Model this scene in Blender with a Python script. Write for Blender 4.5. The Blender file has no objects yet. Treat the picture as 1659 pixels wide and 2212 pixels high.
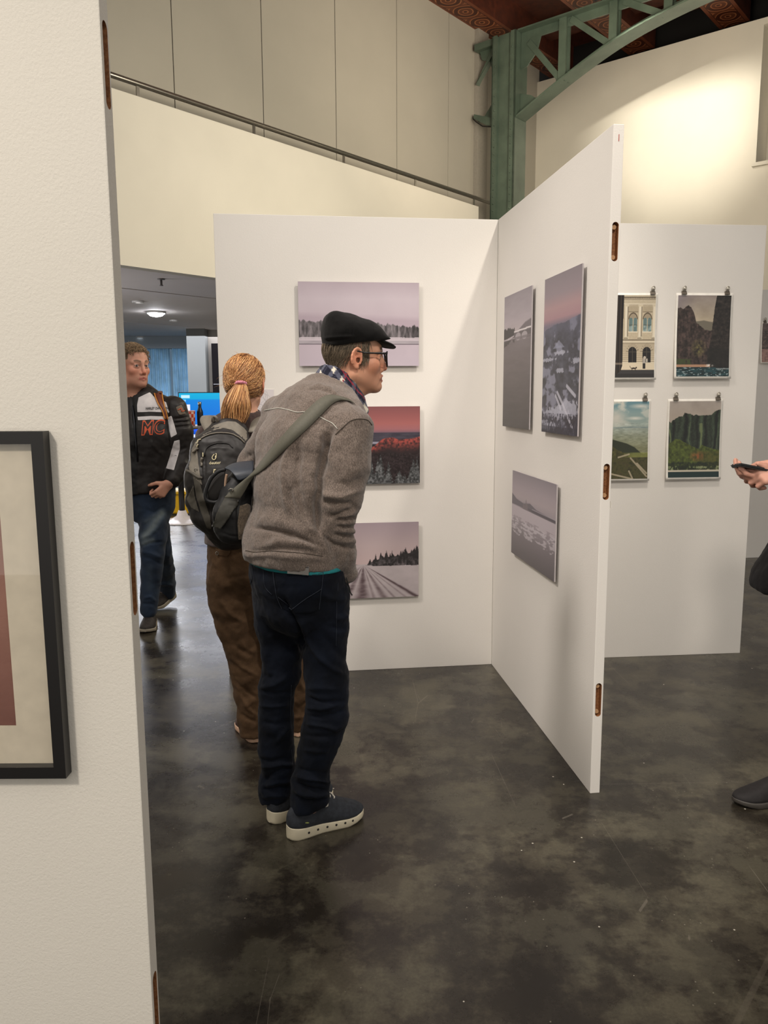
import bpy, bmesh, math, random
import numpy as np
from mathutils import Vector, Matrix, noise as mnoise
random.seed(7); np.random.seed(7)
S = bpy.context.scene
COL = S.collection
PI = math.pi
# ------------------------------------------------------------------ camera
F_PX, PITCH, ROLL, CAM_H = 1708.08, 0.1468, -0.0051, 1.5
cam_d = bpy.data.cameras.new('camera'); cam = bpy.data.objects.new('camera', cam_d); COL.objects.link(cam)
cam_d.sensor_fit = 'HORIZONTAL'; cam_d.sensor_width = 36.0; cam_d.lens = F_PX / 1659 * 36.0
cam_d.clip_end = 200
cam.matrix_world = Matrix.Translation((0, 0, CAM_H)) @ Matrix.Rotation(PI / 2 - PITCH, 4, 'X') @ Matrix.Rotation(ROLL, 4, 'Z')
S.camera = cam
# ------------------------------------------------------------------ world, exposure
S.view_settings.view_transform = 'Standard'; S.view_settings.look = 'None'
S.view_settings.gamma = 1.0; S.view_settings.use_curve_mapping = False
S.view_settings.exposure = 0.0
S.cycles.max_bounces = 7; S.cycles.caustics_reflective = False; S.cycles.caustics_refractive = False
W = bpy.data.worlds.new('hall_air'); S.world = W; W.use_nodes = True
bgn = W.node_tree.nodes['Background']; bgn.inputs[0].default_value = (1.0, 0.94, 0.86, 1); bgn.inputs[1].default_value = 0.74
# building axes: U runs along the left wall away from the camera, V runs along the right wall towards it
TH = math.radians(39.8)
UX = Vector((math.sin(TH), math.cos(TH), 0)); VX = Vector((math.cos(TH), -math.sin(TH), 0))
P0 = Vector((-2.0899, 7.9402, 0))
def B(u, v, z): return P0 + UX * u + VX * v + Vector((0, 0, z))
def lamp(name, kind, loc, target, power, color, **k):
    d = bpy.data.lights.new(name, kind); o = bpy.data.objects.new(name, d); COL.objects.link(o)
    d.energy = power; d.color = color
    for a, b in k.items(): setattr(d, a, b)
    o.location = loc
    o.rotation_euler = (Vector(target) - Vector(loc)).to_track_quat('-Z', 'Y').to_euler()
    return o
WARM = (1.0, 0.84, 0.66); NEUT = (1.0, 0.90, 0.84); COOL = (0.94, 0.93, 1.0)
# spot that makes the pool of light on the right wall (its barn door stands in the lamp builder below)
LU, LV, LZ = 4.6, 2.7, 6.25
lamp('wall_spot', 'SPOT', B(LU, LV, LZ), B(7.83, 2.10, 5.50), 560, (1, .92, .78), spot_size=math.radians(54), spot_blend=1.0, shadow_soft_size=.03)
# exhibition track spots high above the boards, with two added fill spots
lamp('track_spot_back', 'SPOT', (-0.5, 2.0, 5.2), (-0.6, 4.2, 1.5), 60, NEUT, spot_size=math.radians(40), spot_blend=.9, shadow_soft_size=.12)
lamp('front_fill_spot', 'SPOT', (0.6, -1.2, 4.6), (0.85, 4.2, 0.3), 380, (1, .90, .79), spot_size=math.radians(36), spot_blend=.6, shadow_soft_size=.25)  # unseen fill spot added to lift the lower parts of the boards
lamp('prints_fill_spot', 'SPOT', (1.45, 2.3, 5.2), (1.55, 4.4, 1.0), 210, (1, .91, .80), spot_size=math.radians(38), spot_blend=.8, shadow_soft_size=.12)  # unseen spot added to brighten the board with the clipped prints
lamp('track_spot_right', 'SPOT', (1.75, 2.3, 5.0), (-0.1, 4.2, 1.4), 340, (1, .92, .81), spot_size=math.radians(50), spot_blend=.8, shadow_soft_size=.1)
lamp('track_spot_left', 'SPOT', (-1.7, -1.5, 3.5), (-0.75, 1.3, 1.1), 265, (1.0, .91, .80), spot_size=math.radians(50), spot_blend=.8, shadow_soft_size=.2)
lamp('track_spot_side', 'SPOT', (-2.2, 1.8, 4.6), (0.72, 3.3, 0.9), 430, (1, .91, .83), spot_size=math.radians(46), spot_blend=.8, shadow_soft_size=.32)
lamp('hall_wash', 'AREA', (0.5, 3.0, 6.4), (0.5, 3.2, 0), 60, NEUT, shape='DISK', size=5.0)
lamp('wall_wash', 'AREA', B(1.5, 4.0, 4.0), B(1.6, 0, 2.4), 135, (1, .90, .72), shape='DISK', size=1.6)
lamp('right_wash', 'AREA', B(4.2, 3.2, 5.2), B(7.8, 2.5, 3.4), 8, (1, .90, .74), shape='DISK', size=1.5)
lamp('ceiling_fill', 'AREA', B(3.2, 3.0, 4.8), B(5.5, 2.0, 7.0), 110, (1, .86, .68), shape='DISK', size=2.0)  # unseen upward area lamp added to brighten the ceiling beams
lamp('far_room_wash', 'AREA', B(4.5, -6.0, 2.75), B(4.5, -6.0, 0), 380, (.92, .93, 1.0), shape='DISK', size=5)
lamp('far_room_fill', 'POINT', B(-1.2, -3.5, 1.5), (0, 0, 0), 220, (1, .96, .95), shadow_soft_size=.8)  # hidden point lamp added as soft fill, no fixture stands here
lamp('far_blue_wash', 'AREA', B(9, -10.0, 2.6), B(9.5, -12.5, 1.2), 110, (.62, .82, 1.0), shape='DISK', size=2.5)
# ------------------------------------------------------------------ pixel helpers (1659 x 2212 frame)
CXP, CYP = 829.5, 1106.0
def ray(px, py):
    a, b = px - CXP, py - CYP; c, s = math.cos(ROLL), math.sin(ROLL)
    a, b = a * c + b * s, -a * s + b * c
    u = -b / F_PX
    return Vector((a / F_PX, math.cos(PITCH) + u * math.sin(PITCH), -math.sin(PITCH) + u * math.cos(PITCH)))
def at(px, py, Y):
    r = ray(px, py); return r * (Y / r.y) + Vector((0, 0, CAM_H))
def proj_np(co):
    x, y, z = co[:, 0], co[:, 1], co[:, 2] - CAM_H
    d = y * math.cos(PITCH) - z * math.sin(PITCH); u = y * math.sin(PITCH) + z * math.cos(PITCH)
    a, b = x / d * F_PX, -u / d * F_PX; c, s = math.cos(ROLL), math.sin(ROLL)
    return np.stack([CXP + a * c - b * s, CYP + a * s + b * c], 1)
def pxm(Y): return Y / F_PX
# ------------------------------------------------------------------ object helpers
def tag(o, label=None, cat=None, group=None, kind=None):
    if label: o['label'] = label
    if cat: o['category'] = cat
    if group: o['group'] = group
    if kind: o['kind'] = kind
    return o
def empty(name, loc=(0, 0, 0), mat=None):
    o = bpy.data.objects.new(name, None); COL.objects.link(o); o.empty_display_size = .05
    o.matrix_world = mat if mat is not None else Matrix.Translation(loc)
    return o
def link(name, me, mats=None, parent=None, smooth=False):
    o = bpy.data.objects.new(name, me); COL.objects.link(o)
    if mats is not None:
        for m in (mats if isinstance(mats, (list, tuple)) else [mats]): me.materials.append(m)
    if smooth: me.polygons.foreach_set('use_smooth', [True] * len(me.polygons))
    if parent is not None:
        o.parent = parent
        o.matrix_parent_inverse = parent.matrix_basis.inverted()
    return o
def bm_obj(name, bm, mats, parent=None, smooth=False):
    me = bpy.data.meshes.new(name); bmesh.ops.recalc_face_normals(bm, faces=bm.faces); bm.to_mesh(me); bm.free()
    return link(name, me, mats, parent, smooth)
def data_obj(name, v, f, mats, parent=None, smooth=False):
    me = bpy.data.meshes.new(name); me.from_pydata([tuple(p) for p in v], [], f); me.update()
    return link(name, me, mats, parent, smooth)
def bbox(bm, o, a, b, c, mi=0):
    """box with corner o and edge vectors a, b, c"""
    o, a, b, c = Vector(o), Vector(a), Vector(b), Vector(c)
    vs = [bm.verts.new(o + a * i + b * j + c * k) for k in (0, 1) for j in (0, 1) for i in (0, 1)]
    fs = []
    for q in ((0, 1, 3, 2), (4, 6, 7, 5), (0, 4, 5, 1), (1, 5, 7, 3), (3, 7, 6, 2), (2, 6, 4, 0)):
        f = bm.faces.new([vs[i] for i in q]); f.material_index = mi; fs.append(f)
    return vs, fs
def ubox(bm, u0, u1, v0, v1, z0, z1, mi=0):
    return bbox(bm, B(u0, v0, z0), UX * (u1 - u0), VX * (v1 - v0), Vector((0, 0, z1 - z0)), mi)
def box_obj(name, args, mats, parent=None, bevel=0):
    bm = bmesh.new(); bbox(bm, *args)
    if bevel: bmesh.ops.bevel(bm, geom=bm.edges[:], offset=bevel, segments=2, affect='EDGES', profile=.7)
    return bm_obj(name, bm, mats, parent)
def tubemesh(bm, pts, rad, n=8, cap=True, mi=0, up=None):
    pts = [Vector(p) for p in pts]; rs = rad if isinstance(rad, (list, tuple)) else [rad] * len(pts)
    rings = []; prev = None
    for i, p in enumerate(pts):
        t = (pts[min(i + 1, len(pts) - 1)] - pts[max(i - 1, 0)]).normalized()
        a = prev if prev is not None else (Vector(up) if up else (Vector((0, 0, 1)) if abs(t.z) < .9 else Vector((1, 0, 0))))
        a = (a - t * a.dot(t)).normalized(); prev = a; b = t.cross(a)
        rings.append([bm.verts.new(p + (a * math.cos(2 * PI * k / n) + b * math.sin(2 * PI * k / n)) * rs[i]) for k in range(n)])
    for r0, r1 in zip(rings, rings[1:]):
        for k in range(n):
            f = bm.faces.new((r0[k], r0[(k + 1) % n], r1[(k + 1) % n], r1[k])); f.smooth = True; f.material_index = mi
    if cap:
        for r in (rings[0][::-1], rings[-1]): bm.faces.new(r).material_index = mi
def lathe(bm, prof, n=32, center=(0, 0, 0), mi=0):
    c = Vector(center); rings = []
    for r, z in prof: rings.append([bm.verts.new(c + Vector((max(r, 1e-4) * math.cos(2 * PI * k / n), max(r, 1e-4) * math.sin(2 * PI * k / n), z))) for k in range(n)])
    for r0, r1 in zip(rings, rings[1:]):
        for k in range(n):
            f = bm.faces.new((r0[k], r0[(k + 1) % n], r1[(k + 1) % n], r1[k])); f.smooth = True; f.material_index = mi
    bm.faces.new(rings[0][::-1]).material_index = mi; bm.faces.new(rings[-1]).material_index = mi
# ------------------------------------------------------------------ materials
def lin(c):
    c = np.asarray(c, float)
    return np.where(c <= .04045, c / 12.92, ((c + .055) / 1.055) ** 2.4)
def rgb(r, g, b): return tuple(lin(np.array([r, g, b]) / 255.0)) + (1.0,)
class NT:
    def __init__(s, name):
        s.m = bpy.data.materials.new(name); s.m.use_nodes = True; s.t = s.m.node_tree; s.n = s.t.nodes
        s.p = s.n['Principled BSDF']; s.out = s.n['Material Output']
    def add(s, kind, **k):
        nd = s.n.new(kind)
        for a, b in k.items():
            if a.startswith('i_'):
                key = a[2:]
                nd.inputs[int(key) if key.isdigit() else key.replace('_', ' ')].default_value = b
            else: setattr(nd, a, b)
        return nd
    def l(s, a, b): s.t.links.new(a, b)
    def coord(s, kind='Object', scale=None):
        c = s.add('ShaderNodeTexCoord').outputs[kind]
        if scale is not None:
            mp = s.add('ShaderNodeMapping'); mp.inputs['Scale'].default_value = scale; s.l(c, mp.inputs['Vector']); return mp.outputs[0]
        return c
    def noise(s, vec, scale, detail=4, rough=.55, out='Fac'):
        nd = s.add('ShaderNodeTexNoise'); nd.inputs['Scale'].default_value = scale; nd.inputs['Detail'].default_value = detail; nd.inputs['Roughness'].default_value = rough
        if vec is not None: s.l(vec, nd.inputs['Vector'])
        return nd.outputs[out]
    def ramp(s, fac, stops):
        nd = s.add('ShaderNodeValToRGB'); e = nd.color_ramp.elements
        while len(e) < len(stops): e.new(.5)
        for el, (p, c) in zip(e, stops): el.position = p; el.color = c
        s.l(fac, nd.inputs[0]); return nd.outputs[0]
    def mix(s, fac, a, b, blend='MIX'):
        nd = s.add('ShaderNodeMix', data_type='RGBA', blend_type=blend)
        for sock, v in ((nd.inputs[0], fac), (nd.inputs[6], a), (nd.inputs[7], b)):
            if isinstance(v, (int, float, tuple)): sock.default_value = v
            else: s.l(v, sock)
        return nd.outputs[2]
    def bump(s, h, strength=.3, dist=.002):
        nd = s.add('ShaderNodeBump'); nd.inputs['Strength'].default_value = strength; nd.inputs['Distance'].default_value = dist
        s.l(h, nd.inputs['Height']); s.l(nd.outputs[0], s.p.inputs['Normal']); return nd
    def set(s, **k):
        for a, b in k.items():
            sock = s.p.inputs[a.replace('_', ' ')]
            if isinstance(b, (int, float, tuple)): sock.default_value = b
            else: s.l(b, sock)
        return s
def plain(name, c, rough=.5, metal=0, spec=.5, emit=None, es=0, noise_amt=.06, nscale=30):
    t = NT(name); vec = t.coord()
    n = t.noise(vec, nscale, 3)
    lo = tuple(x * (1 - noise_amt) for x in c[:3]) + (1,); hi = tuple(min(1, x * (1 + noise_amt)) for x in c[:3]) + (1,)
    t.set(Base_Color=t.ramp(n, [(.3, lo), (.7, hi)]), Roughness=rough, Metallic=metal, Specular_IOR_Level=spec)
    if emit: t.set(Emission_Color=emit, Emission_Strength=es)
    return t.m
def attr_mat(name, rough=.5, spec=.4, sheen=0, bump=None, noise=None):
    """material whose colour is the mesh's own colour attribute 'dye'"""
    t = NT(name); a = t.add('ShaderNodeAttribute', attribute_name='dye'); c = a.outputs['Color']; vec = t.coord()
    if noise:
        n = t.noise(vec, noise[0], 3); c = t.mix(noise[1], c, t.ramp(n, [(.3, (.35, .35, .35, 1)), (.7, (1, 1, 1, 1))]), 'MULTIPLY')
    t.set(Base_Color=c, Roughness=rough, Specular_IOR_Level=spec)
    if sheen: t.set(Sheen_Weight=sheen, Sheen_Roughness=.5)
    if bump: t.bump(t.noise(vec, bump[0], 4), bump[1], bump[2])
    return t.m
def dye(me, cols):
    a = me.attributes.get('dye') or me.color_attributes.new('dye', 'FLOAT_COLOR', 'POINT')
    c = np.ones((len(me.vertices), 4), np.float32); c[:, :3] = cols
    a.data.foreach_set('color', c.ravel())
# ================================================================== the setting
def wall_mat(name, c, bs=90, bstr=.25, bd=.003, mott=.05):
    t = NT(name); vec = t.coord()
    n = t.noise(vec, 1.3, 3); d = tuple(x * (1 - mott) for x in c[:3]) + (1,)
    t.set(Base_Color=t.ramp(n, [(.35, d), (.65, c)]), Roughness=.75, Specular_IOR_Level=.25)
    t.bump(t.noise(vec, bs, 4, .6), bstr, bd); return t.m
M_WALL = wall_mat('painted_plaster', rgb(226, 221, 207))
M_WALLGREY = wall_mat('grey_plaster', rgb(176, 171, 158))
M_BOARD = wall_mat('board_paint', rgb(230, 226, 220), 220, .35, .0015, .03)
M_BOARDROUGH = wall_mat('board_paint_rough', rgb(230, 225, 215), 240, .5, .002, .03)
def wood_mat(name, a, b, scale=14):
    t = NT(name); vec = t.coord('Object', (1, 1, 1)); n = t.noise(vec, scale, 5, .6)
    t.set(Base_Color=t.ramp(n, [(.3, a), (.7, b)]), Roughness=.6); return t.m
M_SLOT = wood_mat('raw_particle_board', rgb(110, 66, 36), rgb(176, 122, 78), 160)
# floor
def floor_mat():
    t = NT('polished_dark_concrete'); vec = t.coord()
    big = t.noise(vec, 1.0, 8, .66); mid = t.noise(vec, 3.6, 9, .74); fine = t.noise(vec, 110, 4, .7); mid2 = t.noise(vec, 2.1, 9, .7)
    c = t.ramp(big, [(.40, rgb(36, 32, 27)), (.50, rgb(50, 45, 38)), (.60, rgb(74, 69, 57))])
    c = t.mix(.42, c, t.ramp(mid, [(.43, rgb(25, 22, 18)), (.5, rgb(54, 49, 42)), (.56, rgb(108, 102, 84))])); c = t.mix(.34, c, t.ramp(mid2, [(.45, rgb(24, 19, 16)), (.495, rgb(50, 44, 37)), (.55, rgb(104, 100, 84))]))
    c = t.mix(.4, c, t.ramp(fine, [(.3, (.25, .25, .25, 1)), (.7, (1, 1, 1, 1))]), 'MULTIPLY')
    # pale crumbs and scratches of the worn surface
    vo = t.add('ShaderNodeTexVoronoi'); vo.inputs['Scale'].default_value = 11; t.l(vec, vo.inputs['Vector'])
    sp = t.add('ShaderNodeMath', operation='LESS_THAN', i_1=.036); t.l(vo.outputs['Distance'], sp.inputs[0])
    gate = t.add('ShaderNodeMath', operation='GREATER_THAN', i_1=.47); t.l(t.noise(vec, 1.7, 3), gate.inputs[0])
    sg = t.add('ShaderNodeMath', operation='MULTIPLY'); t.l(sp.outputs[0], sg.inputs[0]); t.l(gate.outputs[0], sg.inputs[1])
    c = t.mix(sg.outputs[0], c, rgb(196, 190, 178))
    for rz, scl, th in ((.5, (1.3, .16, 1), .0022), (1.9, (1.1, .12, 1), .002), (2.6, (1.7, .2, 1), .002)):
        mp = t.add('ShaderNodeMapping'); mp.inputs['Rotation'].default_value = (0, 0, rz); mp.inputs['Scale'].default_value = scl; t.l(t.coord(), mp.inputs['Vector'])
        v2 = t.add('ShaderNodeTexVoronoi', feature='DISTANCE_TO_EDGE'); v2.inputs['Scale'].default_value = 2.2; t.l(mp.outputs[0], v2.inputs['Vector'])
        ls = t.add('ShaderNodeMath', operation='LESS_THAN', i_1=th); t.l(v2.outputs['Distance'], ls.inputs[0])
        g2 = t.add('ShaderNodeMath', operation='GREATER_THAN', i_1=.6); t.l(t.noise(mp.outputs[0], 5.0, 5), g2.inputs[0])
        mm = t.add('ShaderNodeMath', operation='MULTIPLY'); t.l(ls.outputs[0], mm.inputs[0]); t.l(g2.outputs[0], mm.inputs[1])
        m3 = t.add('ShaderNodeMath', operation='MULTIPLY', i_1=.28); t.l(mm.outputs[0], m3.inputs[0])
        c = t.mix(m3.outputs[0], c, rgb(140, 132, 120))
    vo3 = t.add('ShaderNodeTexVoronoi'); vo3.inputs['Scale'].default_value = 38; t.l(vec, vo3.inputs['Vector']); s3 = t.add('ShaderNodeMath', operation='LESS_THAN', i_1=.085); t.l(vo3.outputs['Distance'], s3.inputs[0]); g3 = t.add('ShaderNodeMath', operation='GREATER_THAN', i_1=.56); t.l(t.noise(vec, 2.6, 4), g3.inputs[0]); q3 = t.add('ShaderNodeMath', operation='MULTIPLY'); t.l(s3.outputs[0], q3.inputs[0]); t.l(g3.outputs[0], q3.inputs[1]); q4 = t.add('ShaderNodeMath', operation='MULTIPLY', i_1=.55); t.l(q3.outputs[0], q4.inputs[0]); c = t.mix(q4.outputs[0], c, rgb(150, 144, 130))
    sp_ = t.add('ShaderNodeSeparateXYZ'); t.l(t.coord(), sp_.inputs[0])
    for a_, b_, wd, x0_, col_ in ((.025, 2.8625, .0022, .8, rgb(118, 110, 98)), (1.19, .70, .012, .4, rgb(104, 97, 86))):
        k1 = t.add('ShaderNodeMath', operation='MULTIPLY_ADD', i_1=-a_, i_2=-b_); t.l(sp_.outputs['X'], k1.inputs[0]); k2 = t.add('ShaderNodeMath', operation='ADD'); t.l(k1.outputs[0], k2.inputs[0]); t.l(sp_.outputs['Y'], k2.inputs[1])
        k3 = t.add('ShaderNodeMath', operation='ABSOLUTE'); t.l(k2.outputs[0], k3.inputs[0]); k4 = t.add('ShaderNodeMath', operation='LESS_THAN', i_1=wd); t.l(k3.outputs[0], k4.inputs[0]); k5 = t.add('ShaderNodeMath', operation='GREATER_THAN', i_1=x0_); t.l(sp_.outputs['X'], k5.inputs[0])
        k6 = t.add('ShaderNodeMath', operation='MULTIPLY'); t.l(k4.outputs[0], k6.inputs[0]); t.l(k5.outputs[0], k6.inputs[1]); k7_ = t.add('ShaderNodeMath', operation='MULTIPLY', i_1=.22); t.l(k6.outputs[0], k7_.inputs[0]); c = t.mix(k7_.outputs[0], c, col_)
    rr = t.add('ShaderNodeMapRange', i_1=.3, i_2=.7, i_3=.21, i_4=.37); t.l(mid, rr.inputs[0])
    t.set(Base_Color=c, Roughness=rr.outputs[0], Specular_IOR_Level=.5)
    t.bump(t.noise(vec, 40, 3), .06, .002); return t.m
bm = bmesh.new(); bbox(bm, (-16, -4, -.1), (30, 0, 0), (0, 36, 0), (0, 0, .1))
tag(bm_obj('floor', bm, floor_mat()), kind='structure')
# left wall with the wide opening, and the gallery parapet above it
bm = bmesh.new()
ubox(bm, -9, -2.5, -.14, 0, 0, 4.23); ubox(bm, -2.5, 2.1, -.14, 0, 2.7, 4.23); ubox(bm, 2.1, 5.47, -.14, 0, 0, 4.23)
tag(bm_obj('wall_left', bm, M_WALL), kind='structure')
# upper wall set back behind the parapet, in tall panels with open joints
bm = bmesh.new(); us = [-9.1] + [-4.33 + 1.198 * i for i in range(10)] + [7.9]
for a, b in zip(us, us[1:]): ubox(bm, a + .006, b - .006, -.55, -.4, 2.9, 6.98)
ubox(bm, -9.2, 8, -.62, -.56, 2.9, 7.0, 1); ubox(bm, 5.92, 6.2, -.4, -.33, 0, 6.98, 1); ubox(bm, 5.4, 7.9, -.56, -.4, 0, 2.9)
ubox(bm, 5.33, 5.47, -.4, -.14, 0, 4.23)
tag(bm_obj('wall_upper', bm, [M_WALLGREY, plain('joint_grey', rgb(150, 145, 135), .8)]), kind='structure')
# right wall with a deep window niche
bm = bmesh.new(); U0 = 7.83
ubox(bm, U0, U0 + .6, -.6, 3.16, 0, 6.69); ubox(bm, U0, U0 + .6, 3.16, 4.9, 0, 4.76); ubox(bm, U0, U0 + .6, 4.9, 14, 0, 6.69)
ubox(bm, U0, U0 + .6, 3.16, 4.9, 6.6, 6.69); ubox(bm, U0 + .5, U0 + .6, 3.16, 4.9, 4.76, 6.6)
tag(bm_obj('wall_right', bm, M_WALL), kind='structure')
tag(box_obj('trim_1', (B(U0 - .05, 3.12, 4.71), UX * .55, VX * 1.85, (0, 0, .05)), M_WALL), kind='structure')
# ceiling boards, ornate beams and the dark void beyond the right wall
M_DARKWOOD = wood_mat('dark_ceiling_boards', rgb(58, 26, 17), rgb(92, 44, 27), 9)
def ornate():
    t = NT('ornate_painted_beam'); vec = t.coord('UV')
    w = t.add('ShaderNodeTexWave', wave_type='RINGS', rings_direction='SPHERICAL'); w.inputs['Scale'].default_value = .95; w.inputs['Distortion'].default_value = 2.2; w.inputs['Detail'].default_value = 2
    fr = t.add('ShaderNodeVectorMath', operation='FRACTION'); t.l(vec, fr.inputs[0])
    sb = t.add('ShaderNodeVectorMath', operation='SUBTRACT'); sb.inputs[1].default_value = (.5, .5, 0); t.l(fr.outputs[0], sb.inputs[0]); t.l(sb.outputs[0], w.inputs['Vector'])
    c = t.ramp(w.outputs['Fac'], [(.25, rgb(70, 32, 18)), (.5, rgb(172, 108, 68)), (.8, rgb(96, 50, 29))])
    sx = t.add('ShaderNodeSeparateXYZ'); t.l(sb.outputs[0], sx.inputs[0]); ab = t.add('ShaderNodeMath', operation='ABSOLUTE'); t.l(sx.outputs['Y'], ab.inputs[0])
    gt = t.add('ShaderNodeMath', operation='GREATER_THAN', i_1=.36); t.l(ab.outputs[0], gt.inputs[0])
    c = t.mix(gt.outputs[0], c, rgb(112, 60, 37)); gt2 = t.add('ShaderNodeMath', operation='COMPARE', i_1=.37, i_2=.012); t.l(ab.outputs[0], gt2.inputs[0])
    c = t.mix(gt2.outputs[0], c, rgb(60, 28, 18))
    t.set(Base_Color=c, Roughness=.55); return t.m
M_ORN = ornate()
bm = bmesh.new(); ubox(bm, -3, 8.35, -.7, 14, 7.3, 7.4)
tag(bm_obj('ceiling', bm, M_DARKWOOD), kind='structure')
for k in range(5):
    v0 = -.42 + 1.41 * k
    bm = bmesh.new(); uvl = bm.loops.layers.uv.new('UVMap'); vs, fs = ubox(bm, -1, 8.3, v0, v0 + .43, 6.9, 7.3)
    f = fs[0]
    for lp in f.loops:
        d = lp.vert.co - P0; lp[uvl].uv = (d.dot(UX) / .43, (d.dot(VX) - v0) / .43)
        f.material_index = 1
    bb = bm_obj('ceiling_beam', bm, [M_DARKWOOD, M_ORN]); tag(bb, kind='structure')
bm = bmesh.new()
for uu in (1.2, 4.9, 7.2): ubox(bm, uu, uu + .3, -.7, 9, 7.12, 7.3)
tag(bm_obj('ceiling_crossbeam', bm, M_DARKWOOD), kind='structure')
M_VOID = plain('void_black', rgb(14, 11, 10), .9)
bm = bmesh.new(); ubox(bm, 8.55, 8.6, -1, 14, 6.2, 7.6); ubox(bm, 8.3, 8.6, -1, 14, 7.4, 7.5)  # black boxes put in for the dark void above the right wall
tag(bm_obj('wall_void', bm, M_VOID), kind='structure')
# ------------------------------------------------------------------ room beyond the opening
M_FARCEIL = wall_mat('far_ceiling_paint', rgb(206, 200, 198), 60, .1)
bm = bmesh.new()
for a, b in ((-14, -6.93), (-6.87, -2.78), (-2.72, -.14)): ubox(bm, -9, 16, a, b, 2.9, 3.0)
ubox(bm, -9, 16, -14, -.14, 2.97, 3.05, 1)
tag(bm_obj('ceiling_low', bm, [M_FARCEIL, plain('joint_dark', rgb(80, 76, 78), .8)]), kind='structure')
M_FARWALL = wall_mat('far_wall_paint', rgb(160, 172, 182), 60, .1)
bm = bmesh.new(); ubox(bm, -9, 16, -14, -13.8, 0, 3); ubox(bm, 15.8, 16, -14, 0, 0, 3); ubox(bm, -9.2, -9, -14, 0, 0, 3)
tag(bm_obj('wall_far', bm, M_FARWALL), kind='structure')
tag(box_obj('pillar_far', ((-4.14, 17, 0), (.385, 0, 0), (0, .4, 0), (0, 0, 2.9)), wall_mat('pillar_paint', rgb(112, 114, 112), 60, .1)), kind='structure')
# grey partition and tall dark display to the right of the pillar
tag(box_obj('wall_partition', ((-3.76, 17.3, 0), (1.6, 0, 0), (0, .15, 0), (0, 0, 2.9)), wall_mat('partition_paint', rgb(140, 134, 126), 60, .1)), kind='structure')
dd = empty('dark_display', (-3.3, 17.15, 0)); tag(dd, 'tall black display stele against the grey partition wall in the far room', 'display stele')
box_obj('stele_body', ((-3.64, 17.08, 0.1), (.75, 0, 0), (0, .1, 0), (0, 0, 2.5)), plain('black_matt', rgb(14, 11, 13), .85, spec=.1), dd)
box_obj('shelf_line', ((-3.62, 17.07, 1.74), (.7, 0, 0), (0, .012, 0), (0, 0, .015)), plain('thin_silver', rgb(120, 120, 124), .4), dd)
# pale blue curtains
M_CURT = plain('pale_blue_curtain', rgb(150, 196, 226), .8, nscale=3, noise_amt=.25)
for k in range(6):
    x0 = -6.9 + k * .62
    bm = bmesh.new(); vs = []
    for i in range(33):
        x = x0 + i / 32 * .56; y = 19.2 + .04 * math.sin(i * 1.15 + k)
        vs.append((bm.verts.new((x, y, .02)), bm.verts.new((x, y, 2.64)), bm.verts.new((x, y + .012, .02)), bm.verts.new((x, y + .012, 2.64))))
    for a, b in zip(vs, vs[1:]):
        bm.faces.new((a[0], b[0], b[1], a[1])).smooth = True; bm.faces.new((b[2], a[2], a[3], b[3])).smooth = True
    o = bm_obj('curtain', bm, M_CURT)
    tag(o, 'pale blue curtain panel hanging at the back of the far room', 'curtain', 'pale blue curtains in the far room')
bm = bmesh.new(); bbox(bm, (-7.2, 19.1, 2.62), (4.6, 0, 0), (0, .2, 0), (0, 0, .28))
tag(bm_obj('trim_2', bm, M_FARWALL), kind='structure')
# ------------------------------------------------------------------ ceiling lamps of the far room
M_GLOW = plain('lamp_glow', (1, 1, 1, 1), .5, emit=(.95, .96, 1, 1), es=90); M_GLOWDIM = plain('lamp_glow_dim', (1, 1, 1, 1), .5, emit=(1, .95, .9, 1), es=2.2)
M_RING = plain('white_enamel', rgb(220, 220, 220), .4)
for i, (px, py, r, m, lab) in enumerate((
        (337, 673, .155, M_GLOW, 'large bright round ceiling lamp above the man in the racing jacket'),
        (298, 650, .085, M_GLOWDIM, 'small recessed ceiling lamp nearest the left board, before the large bright lamp'),
        (375, 691, .075, M_GLOWDIM, 'small recessed ceiling lamp just behind the large bright lamp, to its right'),
        (418, 717, .085, M_GLOWDIM, 'small recessed ceiling lamp right above the far pillar'),
        (303, 727, .09, M_GLOWDIM, 'small recessed ceiling lamp deep in the far room over the curly haired man'))):
    rr = ray(px, py); p = rr * ((2.9 - CAM_H) / rr.z)
    e = empty('ceiling_lamp', (p.x, p.y, 2.9)); tag(e, lab, 'ceiling lamp')
    bm = bmesh.new(); lathe(bm, [(r * .9, 0), (r * .88, -.012 - .02 * (i == 0)), (r * .6, -.018 - .05 * (i == 0)), (.001, -.02 - .065 * (i == 0))], 32, (p.x, p.y, 2.895)); bm_obj('diffuser', bm, m, e, True)
    bm = bmesh.new(); lathe(bm, [(r * .9, .004), (r, .002), (r * 1.04, -.02), (r * .9, -.03), (r * .9, 0)], 32, (p.x, p.y, 2.896)); bm_obj('lamp_ring', bm, M_RING, e, True)
lamp('far_lamp_light', 'SPOT', (-3.79, 13.56, 2.76), (-3.79, 13.56, 0), 420, (.93, .95, 1), shadow_soft_size=.22, spot_size=math.radians(150), spot_blend=.5)
M_STEEL = plain('brushed_steel', rgb(150, 146, 138), .3, .9); M_GREYPL = plain('grey_plastic', rgb(120, 116, 116), .5)
rr = ray(348, 602); p = rr * ((2.9 - CAM_H) / rr.z)
e = empty('ceiling_sprinkler', (p.x, p.y, 2.9)); tag(e, 'small grey T-shaped sprinkler hanging from the low far ceiling', 'sprinkler')
bm = bmesh.new(); lathe(bm, [(.045, 0), (.045, -.012), (.02, -.014)], 20, (p.x, p.y, 2.9)); bm_obj('rosette', bm, M_GREYPL, e)
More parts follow.
